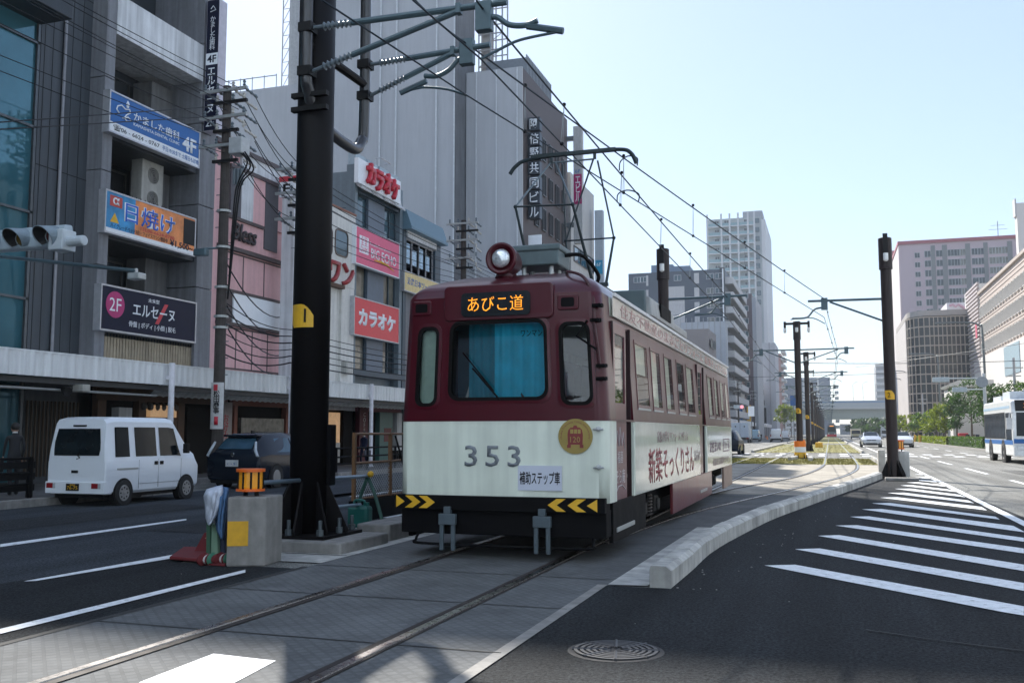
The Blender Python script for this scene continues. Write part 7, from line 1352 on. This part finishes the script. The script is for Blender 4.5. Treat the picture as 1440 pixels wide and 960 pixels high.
# cars on the right road, facing the camera
def sedan(label, paint, x, y, rz, dark_grille, sc=1.):
    st = [(0, .32, .75, .85, .74, .78, .66), (.1, .25, .85, .98, .84, .88, .7), (.9, .2, .92, 1.04, .88, .92, .66), (1.6, .2, .92, 1.4, .89, .92, .58), (2.5, .2, .92, 1.46, .89, .92, .6), (3.5, .2, .92, 1.05, .89, .92, .7), (4.4, .22, .82, .88, .87, .89, .66), (4.75, .3, .68, .74, .8, .82, .55), (4.85, .4, .55, .6, .7, .7, .5)]
    def d(t):
        for s in (1, -1):
            boxes(t, [('headlight', headl, (s * .48, s * .8, 4.66, 4.8, .64, .74)), ('mirror', paint, (s * .9, s * 1.06, 3.0, 3.15, .95, 1.1)), ('fog_lamp', bk, (s * .55, s * .78, 4.76, 4.84, .32, .44))])
        boxes(t, [('grille', bk, (-.4, -.02, 4.72, 4.83, .58, .72)), ('grille', bk, (.02, .4, 4.72, 4.83, .58, .72)), ('lower_grille', bk, (-.5, .5, 4.78, 4.875, .28, .42))] if dark_grille else [('grille', bk, (-.42, .42, 4.76, 4.84, .56, .62)), ('lower_grille', bk, (-.6, .6, 4.78, 4.88, .3, .4)), ('badge', chrome, (-.08, .08, 4.78, 4.845, .63, .69))])
        mb = MB(); mb.box(-.17, .17, 4.86, 4.89, .46, .55); mb.build('number_plate', plate_m, t)
    return vehicle('car', label, 'car', st, paint, 4.85, (.9, 3.8), .33, .2, (x, y, 0), rz, sc, side=((1.3, 2.2, .1, .86, .25, 0), (2.28, 3.2, .1, .88, 0, -.4)), glass_seg=((4, .05, .92, .92), (2, .2, .95, .9)), detail=d)
silv = M('silver white paint', (.5, .53, .57), .22, .2, coat=.8, var=.03); blw = M('white car paint', (.6, .63, .66), .25, coat=.7, var=.03)
g = gp(1226, 629); sedan('silver saloon with a split black grille driving towards us beside the turf track', silv, g.x, g.y + 4.8, math.pi, True)
g = gp(1271, 629); sedan('white hatch saloon driving towards us in the outer lane beside the bare pole', blw, g.x, g.y + 4.8, math.pi, False)
def boxtruck(label, cabm, boxm, x, y, rz, L=6, W=2.0, H=2.6, sc=1., rear=True, name='truck'):
    t = thing(name, label, 'truck'); mb = MB(); mb.box(-W / 2, W / 2, 0, L - 1.8, .75, H); mb.build('cargo_box', boxm, t, bevel=.03)
    mb = MB(); mb.loft([[(-W * .47, y_, z) for y_, z in q] if s < 0 else [(W * .47, y_, z) for y_, z in q] for s, q in ((-1, [(L - 1.7, .5), (L, .5), (L, 1.1), (L - .25, 2.0), (L - 1.7, 2.05)]), (1, [(L - 1.7, .5), (L, .5), (L, 1.1), (L - .25, 2.0), (L - 1.7, 2.05)]))], True, True); mb.build('cab', cabm, t, bevel=.04)
    mb = MB(); mb.poly([(-W * .42, L - .01, 1.15), (W * .42, L - .01, 1.15), (W * .4, L - .22, 1.9), (-W * .4, L - .22, 1.9)][::-1]); o = mb.build('windscreen', vgl, t); o.location.y = .02
    boxes(t, [('chassis', bk, (-.7, .7, .1, L - .2, .4, .74)), ('bumper', bk, (-W * .46, W * .46, L - .05, L + .06, .4, .62)), ('headlight', headl, (-W * .44, -W * .28, L - .02, L + .03, .68, .85)), ('headlight', headl, (W * .28, W * .44, L - .02, L + .03, .68, .85)), ('tail_lamp', tail, (-W * .48, -W * .36, -.04, 0, .55, .7)), ('tail_lamp', tail, (W * .36, W * .48, -.04, 0, .55, .7)), ('door_hinge', bk, (-W * .3, -W * .22, -.02, 0, H * .78, H * .84)), ('door_hinge', bk, (W * .22, W * .3, -.02, 0, H * .78, H * .84)), ('door_gap', bk, (-.012, .012, -.012, 0, .8, H - .05)), ('number_plate', plate_m, (-.17, .17, -.05, -.02, .5, .6))])
    for y_ in (1.1, L - 1.0):
        for s in (1, -1): wheel(t, s * (W / 2 - .14), y_, .36, .24, s)
    t.location = (x, y, 0); t.rotation_euler = (0, 0, rz); t.scale = (sc,) * 3; return t
yg = M('cream truck paint', (.5, .44, .26), .4); g = gp(1204, 617); boxtruck('cream coloured lorry coming towards us behind the silver saloon', yg, M('grey load', (.3, .3, .3), .6), g.x, g.y + 6, math.pi, 6, 2.1, 2.3)
g = gp(1246, 617); boxtruck('white box lorry partly hidden behind the bare brown pole', wt, wt, g.x, g.y + 6, math.pi, 6.5, 2.1, 3.0)
bw = M('blue white box', (.42, .5, .6), .5); g = gp(1041, 622.5); boxtruck('pale blue white box lorry stopped in the left lane beyond the tram tail', wt, bw, g.x, g.y, 0, 6, 2.3, 2.75)
vst2 = [(0, .32, .95, 1.2, .8, .82, .74), (.08, .28, 1.0, 1.8, .84, .85, .72), (.3, .26, 1.0, 1.96, .84, .85, .73), (3.2, .26, 1.0, 1.96, .84, .85, .72), (3.95, .26, 1.0, 1.12, .84, .84, .7), (4.5, .3, .85, .92, .8, .8, .66), (4.65, .36, .6, .66, .72, .72, .6)]
def vand2(paint):
    def d(t):
        mb = MB(); mb.poly([(-.68, -.0, 1.1), (.68, -.0, 1.1), (.62, .1, 1.78), (-.62, .1, 1.78)]); mb.build('rear_window', vgl, t); boxes(t, [('tail_lamp', tail, (-.8, -.66, -.03, .04, .8, 1.15)), ('tail_lamp', tail, (.66, .8, -.03, .04, .8, 1.15)), ('bumper', bk, (-.8, .8, -.06, .1, .3, .52)), ('number_plate', plate_m, (-.17, .17, -.05, .0, .75, .85))])
    return d
def van2(label, paint, px, py, sc=1., rz=0): g = gp(px, py); return vehicle('van', label, 'van', vst2, paint, 4.65, (.9, 3.8), .32, .2, (g.x, g.y, 0), rz, sc, side=((.4, 1.5, .1, .85, 0, 0), (1.6, 2.6, .1, .85, 0, 0), (2.7, 3.4, .1, .85, 0, -.15)), glass_seg=((3, .1, .9, .9),), detail=vand2(paint))
van2('white van seen from behind driving away left of the pole row', blw, 1091, 621); van2('light blue van behind the box lorry in the left lane', M('light blue paint', (.25, .42, .52), .3, coat=.5), 1060, 620.5, .95)
g = gp(1104, 619); van2('small white van ahead of the other white van on the left road', wv, 1104, 618.5, .85)
vehicle('hatchback', 'dark hatchback half hidden behind the tail of the tram', 'car', lst, hb_, 4.42, (.85, 3.5), .315, .2, (up(1031, 600, 62).x - .55, 62, 0), 0, 1., side=((.95, 1.75, .12, .86, .08, 0), (1.82, 2.85, .12, .88, 0, -.35)), glass_seg=((1, .15, .95, .9), (2, 0, .95, .88)), spokes=5)
def bus(label, x, y, rz, L=10.3, W=2.4, H=3.0, stripe=None, name='bus', red_low=False):
    t = thing(name, label, 'bus'); wb = M('bus white', (.75, .77, .77), .35, coat=.4); mb = MB(); q = [(.1, .35), (L - .12, .35), (L, .9), (L - .02, 1.3), (L - .18, H - .5), (L - .3, H - .1), (L - .55, H), (.2, H), (.02, H - .2), (0, .9)]
    mb.loft([[(s * W / 2 * k, y_, z) for y_, z in q] for s, k in ((-1, 1), (1, 1))], True, True); mb.build('body', wb, t, bevel=.06)
    for s in (1, -1):
        X = s * (W / 2 + .004)
        for k in range(7): a = .35 + (L - 2.2) * k / 7; MB().box(X - s * .02, X + s * .004, a, a + (L - 2.2) / 7 - .08, 1.15, 2.28).build('window', vgl, t)
        MB().box(X - s * .02, X + s * .003, .05, L - 1.9, 1.1, 2.34).build('window_band', bk, t); MB().box(X - s * .02, X + s * .004, L - 1.75, L - .3, 1.0, 2.3).build('window', vgl, t)
        MB().box(X - s * .02, X + s * .006, .05, L - .1, .86, 1.06).build('stripe', stripe or bluem, t); MB().box(X - s * .02, X + s * .005, .1, L - .6, 2.5, 2.62).build('stripe', M('pale stripe', (.35, .48, .6), .4), t)
        for y_ in (2.0, L - 2.6):
            mb = MB(); mb.lathe((X - s * .1, y_, .48), (s, 0, 0), [(.6, 0), (.6, .107), (0, .107)], 24); mb.build('wheel_arch', bk, t); wheel(t, s * (W / 2 - .11), y_, .47, .27, s)
    mb = MB(); mb.poly([(-W * .44, L + .0, 1.25), (W * .44, L + .0, 1.25), (W * .42, L - .15, 2.3), (-W * .42, L - .15, 2.3)][::-1]); mb.build('windscreen', vgl, t); mb = MB(); mb.loft([[(x_, L - .14, 2.36), (x_, L - .22, 2.86), (x_, L - .4, 2.86), (x_, L - .3, 2.36)] for x_ in (-W * .43, W * .43)], True, True); db_ = mb.build('destination_box', bk, t); text('34 あべの橋', (0, L - .13, 2.62), (-1, 0, 0), 1.4, .26, amber, db_, depth=.004)
    boxes(t, [('bumper', wb, (-W / 2, W / 2, L - .1, L + .1, .36, .75)), ('headlight', headl, (-W * .45, -W * .28, L + .02, L + .115, .62, .8)), ('headlight', headl, (W * .28, W * .45, L + .02, L + .115, .62, .8)), ('stripe', stripe or bluem, (-W * .49, W * .49, L - .05, L + .025, .92, 1.12)), ('number_plate', M('plate green', (.05, .25, .12), .5), (-.2, .2, L + .09, L + .12, .46, .6)), ('roof_pod', M('roof pod', (.5, .54, .58), .5), (-.85, .85, 1.0, 3.4, H + .004, H + .3)), ('roof_pod', MATS['roof pod'], (-.9, .9, 4.2, L - 2.2, H + .004, H + .42)), ('roof_hatch', bluem, (-.4, .4, 6.5, 7.5, H + .425, H + .46)), ('panel', wb, (-.9, .9, -.03, .0, .8, 2.2))])
    for s in (1, -1): mb = MB(); mb.tube([(s * W * .46, L - .2, 2.3), (s * W * .56, L + .25, 2.25), (s * W * .57, L + .25, 2.0)], .03, 6); mb.box(s * W * .57 - .12, s * W * .57 + .12, L + .18, L + .28, 1.55, 2.05); mb.build('mirror', M('mirror white', (.6, .6, .6), .4), t, bevel=.02)
    t.location = (x, y, 0); t.rotation_euler = (0, 0, rz); return t
bx = 7.75; yr = vp(1384, 600, bx).y; yf = vp(1424, 600, bx).y; Lb = 10.3; b_ = bus('white city bus with blue stripes driving towards us at the right road edge', bx + 1.2, yr, math.pi, yr - yf, 2.4, 2.9)
g = gp(1106, 612); bus('small white and red bus far down the left road', g.x, g.y + 8, math.pi, 8, 2.3, 2.9, rd)
# distant modern tram
t = thing('tram', 'distant dark grey and red tram coming along the turf track under the expressway', 'tram', (0, 0, 0)); mb = MB(); mb.loft([[(-1.15, y, .35), (1.15, y, .35), (1.15, y, 2.0), (1.0, y, 3.4), (-1.0, y, 3.4), (-1.15, y, 2.0)] for y in (0, 16)], True, True); mb.build('body', M('tram slate', (.08, .12, .14), .3, coat=.4), t, bevel=.08); boxes(t, [('red_band', rd, (-1.17, 1.17, -.05, 16, .36, .95)), ('windscreen', vgl, (-.95, .95, -.06, .1, 1.6, 2.9)), ('headlight', wt, (-.9, -.6, -.08, 0, 1.0, 1.2)), ('headlight', wt, (.6, .9, -.08, 0, 1.0, 1.2)), ('roof_box', grey_m, (-.7, .7, 3, 9, 3.4, 3.9)), ('destination', amber, (-.5, .5, -.065, 0, 2.98, 3.15))]); t.location = (.46, 262, 0)
# motorbike and scooters
def scooter(label, x, y, m, rz=0, group=None):
    t = thing('motor_scooter', label, 'scooter', (0, 0, 0), group); mb = MB(); mb.box(-.14, .14, .2, .9, .42, .7); mb.loft([[(-.12, y_, z_) for y_, z_ in ((1.1, .35), (1.3, .4), (1.2, .98), (1.1, .98))], [(.12, y_, z_) for y_, z_ in ((1.1, .35), (1.3, .4), (1.2, .98), (1.1, .98))]], True, True); mb.box(-.12, .12, .8, 1.15, .28, .36); mb.build('body', m, t, bevel=.04); MB().box(-.14, .14, .2, .9, .7, .8).build('seat', bk, t, bevel=.03)
    for y_ in (.25, 1.35): wheel(t, 0, y_, .24, .11, 1)
    mb = MB(); mb.tube([(-.32, 1.1, 1.05), (0, 1.15, 1.0), (.32, 1.1, 1.05)], .02, 6); mb.build('handlebar', bk, t); MB().box(-.2, .2, .0, .3, .82, 1.1).build('top_box', m, t, bevel=.03); t.location = (x, y, .13 if x > 11 else 0); t.rotation_euler = (0, 0, rz); return t
g = gp(1070, 619); scooter('dark scooter with a red lamp behind the light blue van', g.x, g.y, bk)
for k, (px, Y_) in enumerate(((1363, 108), (1377, 104), (1371, 116))): scooter(('black scooter parked next to the red box behind the hedge', 'dark blue scooter parked beside the bus front behind the hedge', 'brown scooter parked behind the two others')[k], up(px, 610, Y_).x, Y_, (bk, navy, brown)[k], 1.2)
p = up(1355, 612, 108); o = MB().box(p.x - .45, p.x + .45, 108, 108.7, .13, 1.35).build('red_box', rd, bevel=.05); tag(o, 'red delivery box standing behind the hedge next to the scooters', 'box')
for k, (px, py) in enumerate(((1077, 616), (1079, 617.5))): g = gp(px, py); o = MB(); o.lathe((g.x, g.y, 0), (0, 0, 1), [(.28, 0), (.28, .04), (.18, .05), (.05, .7), (0, .7)], 12); tag(o.build('traffic_cone', orange), ('orange traffic cone at the far left kerb', 'second orange cone just in front of the first')[k], 'cone')
# ================================================================ PEOPLE
skinm = M('skin', (.42, .25, .18), .6, var=.05); hairm = M('black hair', (.01, .009, .008), .6); suit = M('dark suit cloth', (.016, .017, .02), .85); trous = M('dark trousers', (.02, .022, .028), .9); shirt = M('white shirt', (.6, .6, .6), .8)
def person(label, loc, rz, H=1.7, jacket=suit, bag=None):
    t = thing('person', label, 'person', (0, 0, 0)); s = H / 1.7
    V_ = [((0, 0, .95), .13), ((0, .0, 1.12), .125), ((0, .01, 1.3), .15), ((0, 0, 1.43), .085), ((0, .01, 1.5), .05), ((0, .02, 1.55), .05),
          ((.17, 0, 1.39), .055), ((.205, -.06, 1.13), .045), ((.2, .08, .9), .033), ((-.17, 0, 1.39), .055), ((-.205, .05, 1.13), .045), ((-.19, .2, .93), .033),
          ((.09, .02, .86), .1), ((.1, .1, .48), .065), ((.1, .02, .08), .045), ((.1, .15, .04), .035), ((-.09, -.02, .86), .1), ((-.1, -.02, .47), .065), ((-.1, -.22, .11), .045), ((-.1, -.1, .04), .035)]
    E_ = [(0, 1), (1, 2), (2, 3), (3, 4), (4, 5), (2, 6), (6, 7), (7, 8), (2, 9), (9, 10), (10, 11), (0, 12), (12, 13), (13, 14), (14, 15), (0, 16), (16, 17), (17, 18), (18, 19)]
    me = bpy.data.meshes.new('body'); me.from_pydata([(x * s, y * s, z * s) for (x, y, z), _ in V_], E_, []); o = bpy.data.objects.new('body', me); COL.objects.link(o); o.parent = t
    o.modifiers.new('skin', 'SKIN'); 
    for sv, (_, r_) in zip(me.skin_vertices[0].data, V_): sv.radius = (r_ * s, r_ * s * .8)
    me.skin_vertices[0].data[0].use_root = True; o.modifiers.new('sub', 'SUBSURF').levels = 2; o.modifiers['sub'].render_levels = 2; me.materials.append(jacket)
    mb = MB(); mb.ball((0, .03 * s, 1.6 * s), .105 * s, 14, .85, 1, 1.15); mb.tube([(0, .13 * s, 1.61 * s), (0, .155 * s, 1.585 * s), (0, .125 * s, 1.58 * s)], .012 * s, 6)
    for q in (.085, -.085): mb.ball((q * s, .02 * s, 1.6 * s), .025 * s, 6, .5, 1, 1.3)
    hd = mb.build('head', skinm, t, smooth=True); mb = MB(); mb.ball((0, .005 * s, 1.635 * s), .112 * s, 14, .92, 1, .95); mb.build('hair', hairm, hd, smooth=True)
    mb = MB(); mb.lathe((0, .01 * s, 1.48 * s), (0, .1, 1), [(.062 * s, 0), (.055 * s, .04 * s), (0, .04 * s)], 12); mb.build('collar', shirt, t)
    for q in ((.2, .09, .86), (-.19, .22, .9)):
        c = Vector(q) * s; mb = MB(); mb.ball(c + Vector((0, .01, -.02)), .038 * s, 8, .5, .9, 1.2)
        for k in range(4): b0 = c + Vector((0, (-.025 + .018 * k) * s, -.05 * s)); mb.tube([b0, b0 + Vector((.005, .012, -.035)) * s, b0 + Vector((-.004, .028, -.06 - .006 * (k in (1, 2)))) * s], .009 * s, 5)
        mb.tube([c + Vector((0, .03, -.01)) * s, c + Vector((0, .055, -.035)) * s, c + Vector((0, .06, -.06)) * s], .01 * s, 5); mb.build('hand', skinm, t, smooth=True)
    if bag: mb = MB(); mb.box(-.34 * s, -.24 * s, -.1, .28, .55 * s, .85 * s); mb.build('bag', bag, t, bevel=.03)
    for q in ((.1, .1), (-.1, -.13)): mb = MB(); mb.ball((q[0] * s, q[1] * s, .045), .09 * s, 10, .5, 1.4, .5); mb.build('shoe', bk, t, smooth=True)
    t.location = loc; t.rotation_euler = (0, 0, rz)
X_ = -15.9; p = vp(22, 600, X_); person('person in a dark suit with short black hair walking behind the dark slatted fence', (X_, p.y, .13), R(60), p.z - .13 + .06, suit, bk)
X_ = -15.9; p = vp(512, 609, X_); person('person in dark jacket carrying a bag in front of the coffee shop', (X_, p.y, .13), R(170), p.z - .13 + .05, navy, M('grey bag', (.08, .08, .1), .8))
# ================================================================ TREES, HEDGE, STREET FURNITURE on the right
bark = M('bark', (.09, .065, .045), .9, var=.3, scale=10, bump=.4)
def leafm(name, c):
    m = M(name, c, .55, var=.45, scale=1.2, spec=.3); b = m.node_tree.nodes['Principled BSDF']; b.inputs['Subsurface Weight'].default_value = 0; nt = m.node_tree
    tr = nt.nodes.new('ShaderNodeBsdfTranslucent'); tr.inputs[0].default_value = (c[0] * 1.6, c[1] * 1.6, c[2], 1); mx = nt.nodes.new('ShaderNodeMixShader'); mx.inputs[0].default_value = .4; out = nt.nodes['Material Output']
    nt.links.new(b.outputs[0], mx.inputs[1]); nt.links.new(tr.outputs[0], mx.inputs[2]); nt.links.new(mx.outputs[0], out.inputs[0]); return m
lfm = [leafm('leaf yellow green', (.13, .17, .015)), leafm('leaf mid green', (.06, .11, .025)), leafm('leaf dark green', (.03, .065, .02)), leafm('leaf hedge', (.05, .1, .02))]
def leaves(mb, c, rx, ry, rz_, n, s):
    for i in range(n):
        while True:
            p = Vector((random.uniform(-1, 1), random.uniform(-1, 1), random.uniform(-1, 1)))
            if .25 < p.length < 1: break
        p = Vector((c[0] + p.x * rx, c[1] + p.y * ry, c[2] + p.z * rz_)); a = Vector((random.gauss(0, 1), random.gauss(0, 1), random.gauss(0, 1))).normalized(); b = a.orthogonal().normalized(); d = a.cross(b); k = s * random.uniform(.6, 1.3)
        mb.poly([p - b * k, p - d * k * .5, p + b * k, p + d * k * .5])
def tree(label, x, y, h, r, m, n=26, ls=.16, per=70, group=None, z0=.13, low=.35):
    t = thing('tree', label, 'tree', (x, y, z0), group); mb = MB(); mb.tube([(x, y, z0), (x + .05, y, h * .35), (x - .03, y, h * .7)], [.11, .085, .04], 8)
    for k in range(7): a = k * 2.4; z = h * (.32 + .06 * k); mb.tube([(x, y, z), (x + math.cos(a) * r * .4, y + math.sin(a) * r * .4, z + h * .1), (x + math.cos(a) * r * .75, y + math.sin(a) * r * .75, z + h * .16)], [.04, .028, .012], 5)
    mb.build('trunk', bark, t); mb = MB()
    for k in range(n):
        a, q = random.uniform(0, 6.3), math.sqrt(random.random()); zf = random.random(); rr_ = r * (1 - .55 * abs(zf - .4) * 1.3) * q; s_ = r * random.uniform(.22, .42)
        leaves(mb, (x + math.cos(a) * rr_, y + math.sin(a) * rr_, z0 + h * low + (h * (1 - low) - s_ * .5) * zf), s_, s_, s_ * .75, per, ls)
    mb.build('crown', m, t); return t
TX = 13.0
for k, (px, top, r, m, lb) in enumerate(((1366, 527, 2.0, 2, 'dark green tree beside the bus front, before the white canopy building'), (1345, 552, 1.6, 2, 'dark tree behind the hedge between two yellow green trees'), (1329, 568, 1.9, 0, 'broad yellow green tree sunlit behind the hedge'), (1316, 575, 1.7, 0, 'bright yellow green tree before the tan framed office'), (1303, 580, 1.7, 1, 'mid green tree beside the two white masts'), (1290, 583, 1.8, 0, 'yellowish tree close to the yellow bollard'), (1277, 584, 1.9, 0, 'small yellow green tree right next to the bare brown pole'), (1268, 588, 1.9, 1, 'green tree peeping out behind the bare brown pole'))):
    y = vp(px, 600, TX).y; h = vp(px, top, TX).z; tree(lb, TX, y, h, r * (1 if k < 3 else 1.25), lfm[m], 26 if k < 4 else 18, .13 + .02 * k, 60)
tree('large dark green tree rising behind the bus', 13.6, vp(1406, 560, 13.6).y, vp(1406, 538, 13.6).z, 2.6, lfm[2], 34, .14, 70); tree('yellow green tree above the bus roof close to the picture edge', 14.5, vp(1428, 560, 14.5).y, vp(1428, 548, 14.5).z, 1.5, lfm[0], 16, .13, 50); tree('green tree at the edge behind the bus', 14.2, vp(1441, 560, 14.2).y, vp(1440, 540, 14.2).z, 1.8, lfm[1], 18, .13, 50)
for k, (px, Y_, tp) in enumerate(((1212, 300, 590), (1221, 260, 588), (1232, 230, 590))): tree('dark green tree under the far end of the bridge, %s from the track' % ('first', 'second', 'third')[k], up(px, 600, Y_).x, Y_, up(px, tp, Y_).z, 4.5, lfm[2], 16, .5, 40)
tree('yellowish tree showing behind the guard sleeve pole on the left pavement', up(1103, 580, 260).x, 260, up(1103, 569, 260).z, 2.6, lfm[0], 20, .35, 40, low=.5); tree('second yellowish tree on the far left pavement', up(1112, 580, 275).x, 275, up(1112, 573, 275).z, 2.4, lfm[0], 14, .35, 40, low=.5)
def hedge(label, x0, x1, y0, y1, z1, m, n, s):
    mb = MB(); mb.mi = 1; mb.box(x0 + .1, x1 - .1, y0 + .1, y1 - .1, .1, z1 - .1); mb.mi = 0
    for i in range(n):
        f = random.random(); p = Vector((x0 + random.choice((0, 0, random.random(), random.random(), 1)) * (x1 - x0) + random.gauss(0, .04), random.uniform(y0, y1), random.uniform(.15, z1))); 
        if random.random() < .4: p.z = z1 + random.gauss(0, .05); p.x = random.uniform(x0, x1)
        if random.random() < .15: p.y = y0
        a = Vector((random.gauss(0, 1), random.gauss(0, 1), random.gauss(0, 1))).normalized(); b = a.orthogonal().normalized(); d = a.cross(b); k = s * random.uniform(.6, 1.3); mb.poly([p - b * k, p - d * k * .5, p + b * k, p + d * k * .5])
    o = mb.build('hedge', [m, lfm[2]]); tag(o, label, 'hedge'); return o
ya, yb, yc = vp(1386, 610, 11.6).y, vp(1336, 610, 11.6).y, vp(1290, 615, 11.6).y
hedge('dark clipped hedge running up to the bus along the right kerb', 11.4, 12.4, ya, yb, .95, lfm[3], 4200, .07); hedge('lighter clipped hedge further along the right kerb', 11.4, 12.4, yb + 1, yc, .85, lfm[0], 5200, .11)
for k, (px, py) in enumerate(((1294, 622), (1287, 619))): p = vp(px, py, 11.2); o = MB(); o.lathe((11.2, p.y, .13), (0, 0, 1), [(.18, 0), (.18, .8), (.12, .95), (0, .95)], 12); tag(o.build('bollard', yellow), ('yellow bollard at the near end of the far hedge', 'yellow bollard beyond the first one')[k], 'bollard')
# street lamps, masts, signals on the right
def lamp(label, px, top, X, ah, L=2.6, m=grey_m):
    y = vp(px, 600, X).y; z = vp(px, top, X).z; t = thing('street_lamp', label, 'street lamp', (X, y, .13)); mb = MB(); mb.tube(spline([(X, y, .13), (X, y, z - 1.2), (X - .25, y, z - .3), (X - 1.0, y, z), (X - L, y, z + .05)], 6), [.1] * 7 + [.07] * 18, 8); mb.build('pole', m, t); MB().box(X - L - .7, X - L + .1, y - .14, y + .14, z - .03, z + .12).build('lamp_head', m, t, bevel=.04); return t
lamp('tall street lamp with an arm over the road in front of the department store', 1388, 448, 12.6, 0, 3.0); lamp('street lamp in front of the tan framed office building', 1323, 494, 12.8, 0); lamp('far street lamp beside the pink apartment tower', 1279, 519, 13, 0); lamp('second far street lamp, lower, next to the bare pole', 1272, 530, 13, 0)
def mast(label, px, top, X, r=.14): y = vp(px, 600, X).y; z = vp(px, top, X).z; t = thing('utility_pole', label, 'utility pole', (X, y, .13)); mb = MB(); mb.tube([(X, y, .13), (X, y, z)], [r, r * .75], 10); mb.build('shaft', M('pale pole', (.4, .41, .43), .6), t); mb = MB(); mb.box(X - .7, X + .7, y - .05, y + .05, z - .9, z - .8); mb.box(X - .5, X + .5, y - .05, y + .05, z - 1.6, z - 1.5); mb.build('cross_arm', lgrey, t); return t
mast('utility pole with a cable loop at the edge beside the department store', 1430, 501, 15); mast('pale mast standing between the trees before the office', 1285, 559, 14); mast('twin of the pale mast, slightly taller', 1299, 553, 14); mast('third pale mast close beside the taller one', 1296, 560, 14.4, .1)
X = 12.0; y = vp(1387, 600, X).y; z = vp(1386, 531, X).z; t = thing('traffic_signal', 'traffic signal mast with two horizontal signal backs reaching over the right road', 'traffic light', (X, y, .13)); mb = MB(); mb.tube([(X, y, .13), (X, y, z + .4)], .13, 10); mb.tube([(X, y, z), (up(1316, 532, y).x, y, up(1316, 532, y).z)], .05, 8); mb.tube([(X, y, up(1386, 547, y).z), (up(1342, 548, y).x, y, up(1342, 548, y).z)], .05, 8); mb.build('mast', MATS['signal arm white'], t)
for (a, b, yy, hh) in ((1311, 1335, 534, .3), (1339, 1360, 548, .3)): p0, p1 = up(a, yy, y - .2), up(b, yy, y - .2); MB().box(p0.x, p1.x, y - .35, y - .1, p0.z - .2, p0.z + .2).build('signal_back', sg, t, bevel=.06)
mb = MB(); p0 = up(1381, 537, y - .3); mb.lathe(p0, (-.3, -1, 0), [(.45, 0), (.45, .04), (0, .05)], 20); mb.build('round_sign', M('sign back grey', (.3, .34, .38), .5), t)
for k, (px, py, Y_, m, lb) in enumerate(((1116, 563, 180, bluem, 'blue direction board on the far left pavement behind the guard sleeve pole'), (1057, 578, 140, wt, 'white roadside board above the box lorry'))): a, b = up(px - 5, py - 7, Y_), up(px + 4, py + 7, Y_); s = thing('road_sign', lb, 'sign', (b.x, Y_, 0)); MB().box(a.x, b.x, Y_, Y_ + .1, b.z, a.z).build('board', m, s); mb = MB(); mb.cyl(((a.x + b.x) / 2, Y_ + .15, 0), ((a.x + b.x) / 2, Y_ + .15, a.z), .06, 6); mb.build('post', grey_m, s)
X = -11.5; s = thing('traffic_signal', 'far traffic signal lit red over the left road beyond the tram tail', 'traffic light', (-15, 120, .13)); p = up(1039, 572, 120); mb = MB(); mb.tube([(-15, 120, .13), (-15, 120, p.z + .3)], .1, 8); mb.tube([(-15, 120, p.z), (p.x + .6, 120, p.z)], .05, 6); mb.build('mast', lgrey, s); MB().box(p.x - .6, p.x + .6, 119.75, 120.0, p.z - .22, p.z + .22).build('housing', sg, s, bevel=.04); mb = MB(); mb.lathe((p.x + .38, 119.75, p.z), (0, -1, 0), [(.16, 0), (.16, .02), (0, .03)], 14); mb.build('red_lens', M('lit red', (.6, .05, .05), .4, emit=(1, .12, .15), estr=2), s)
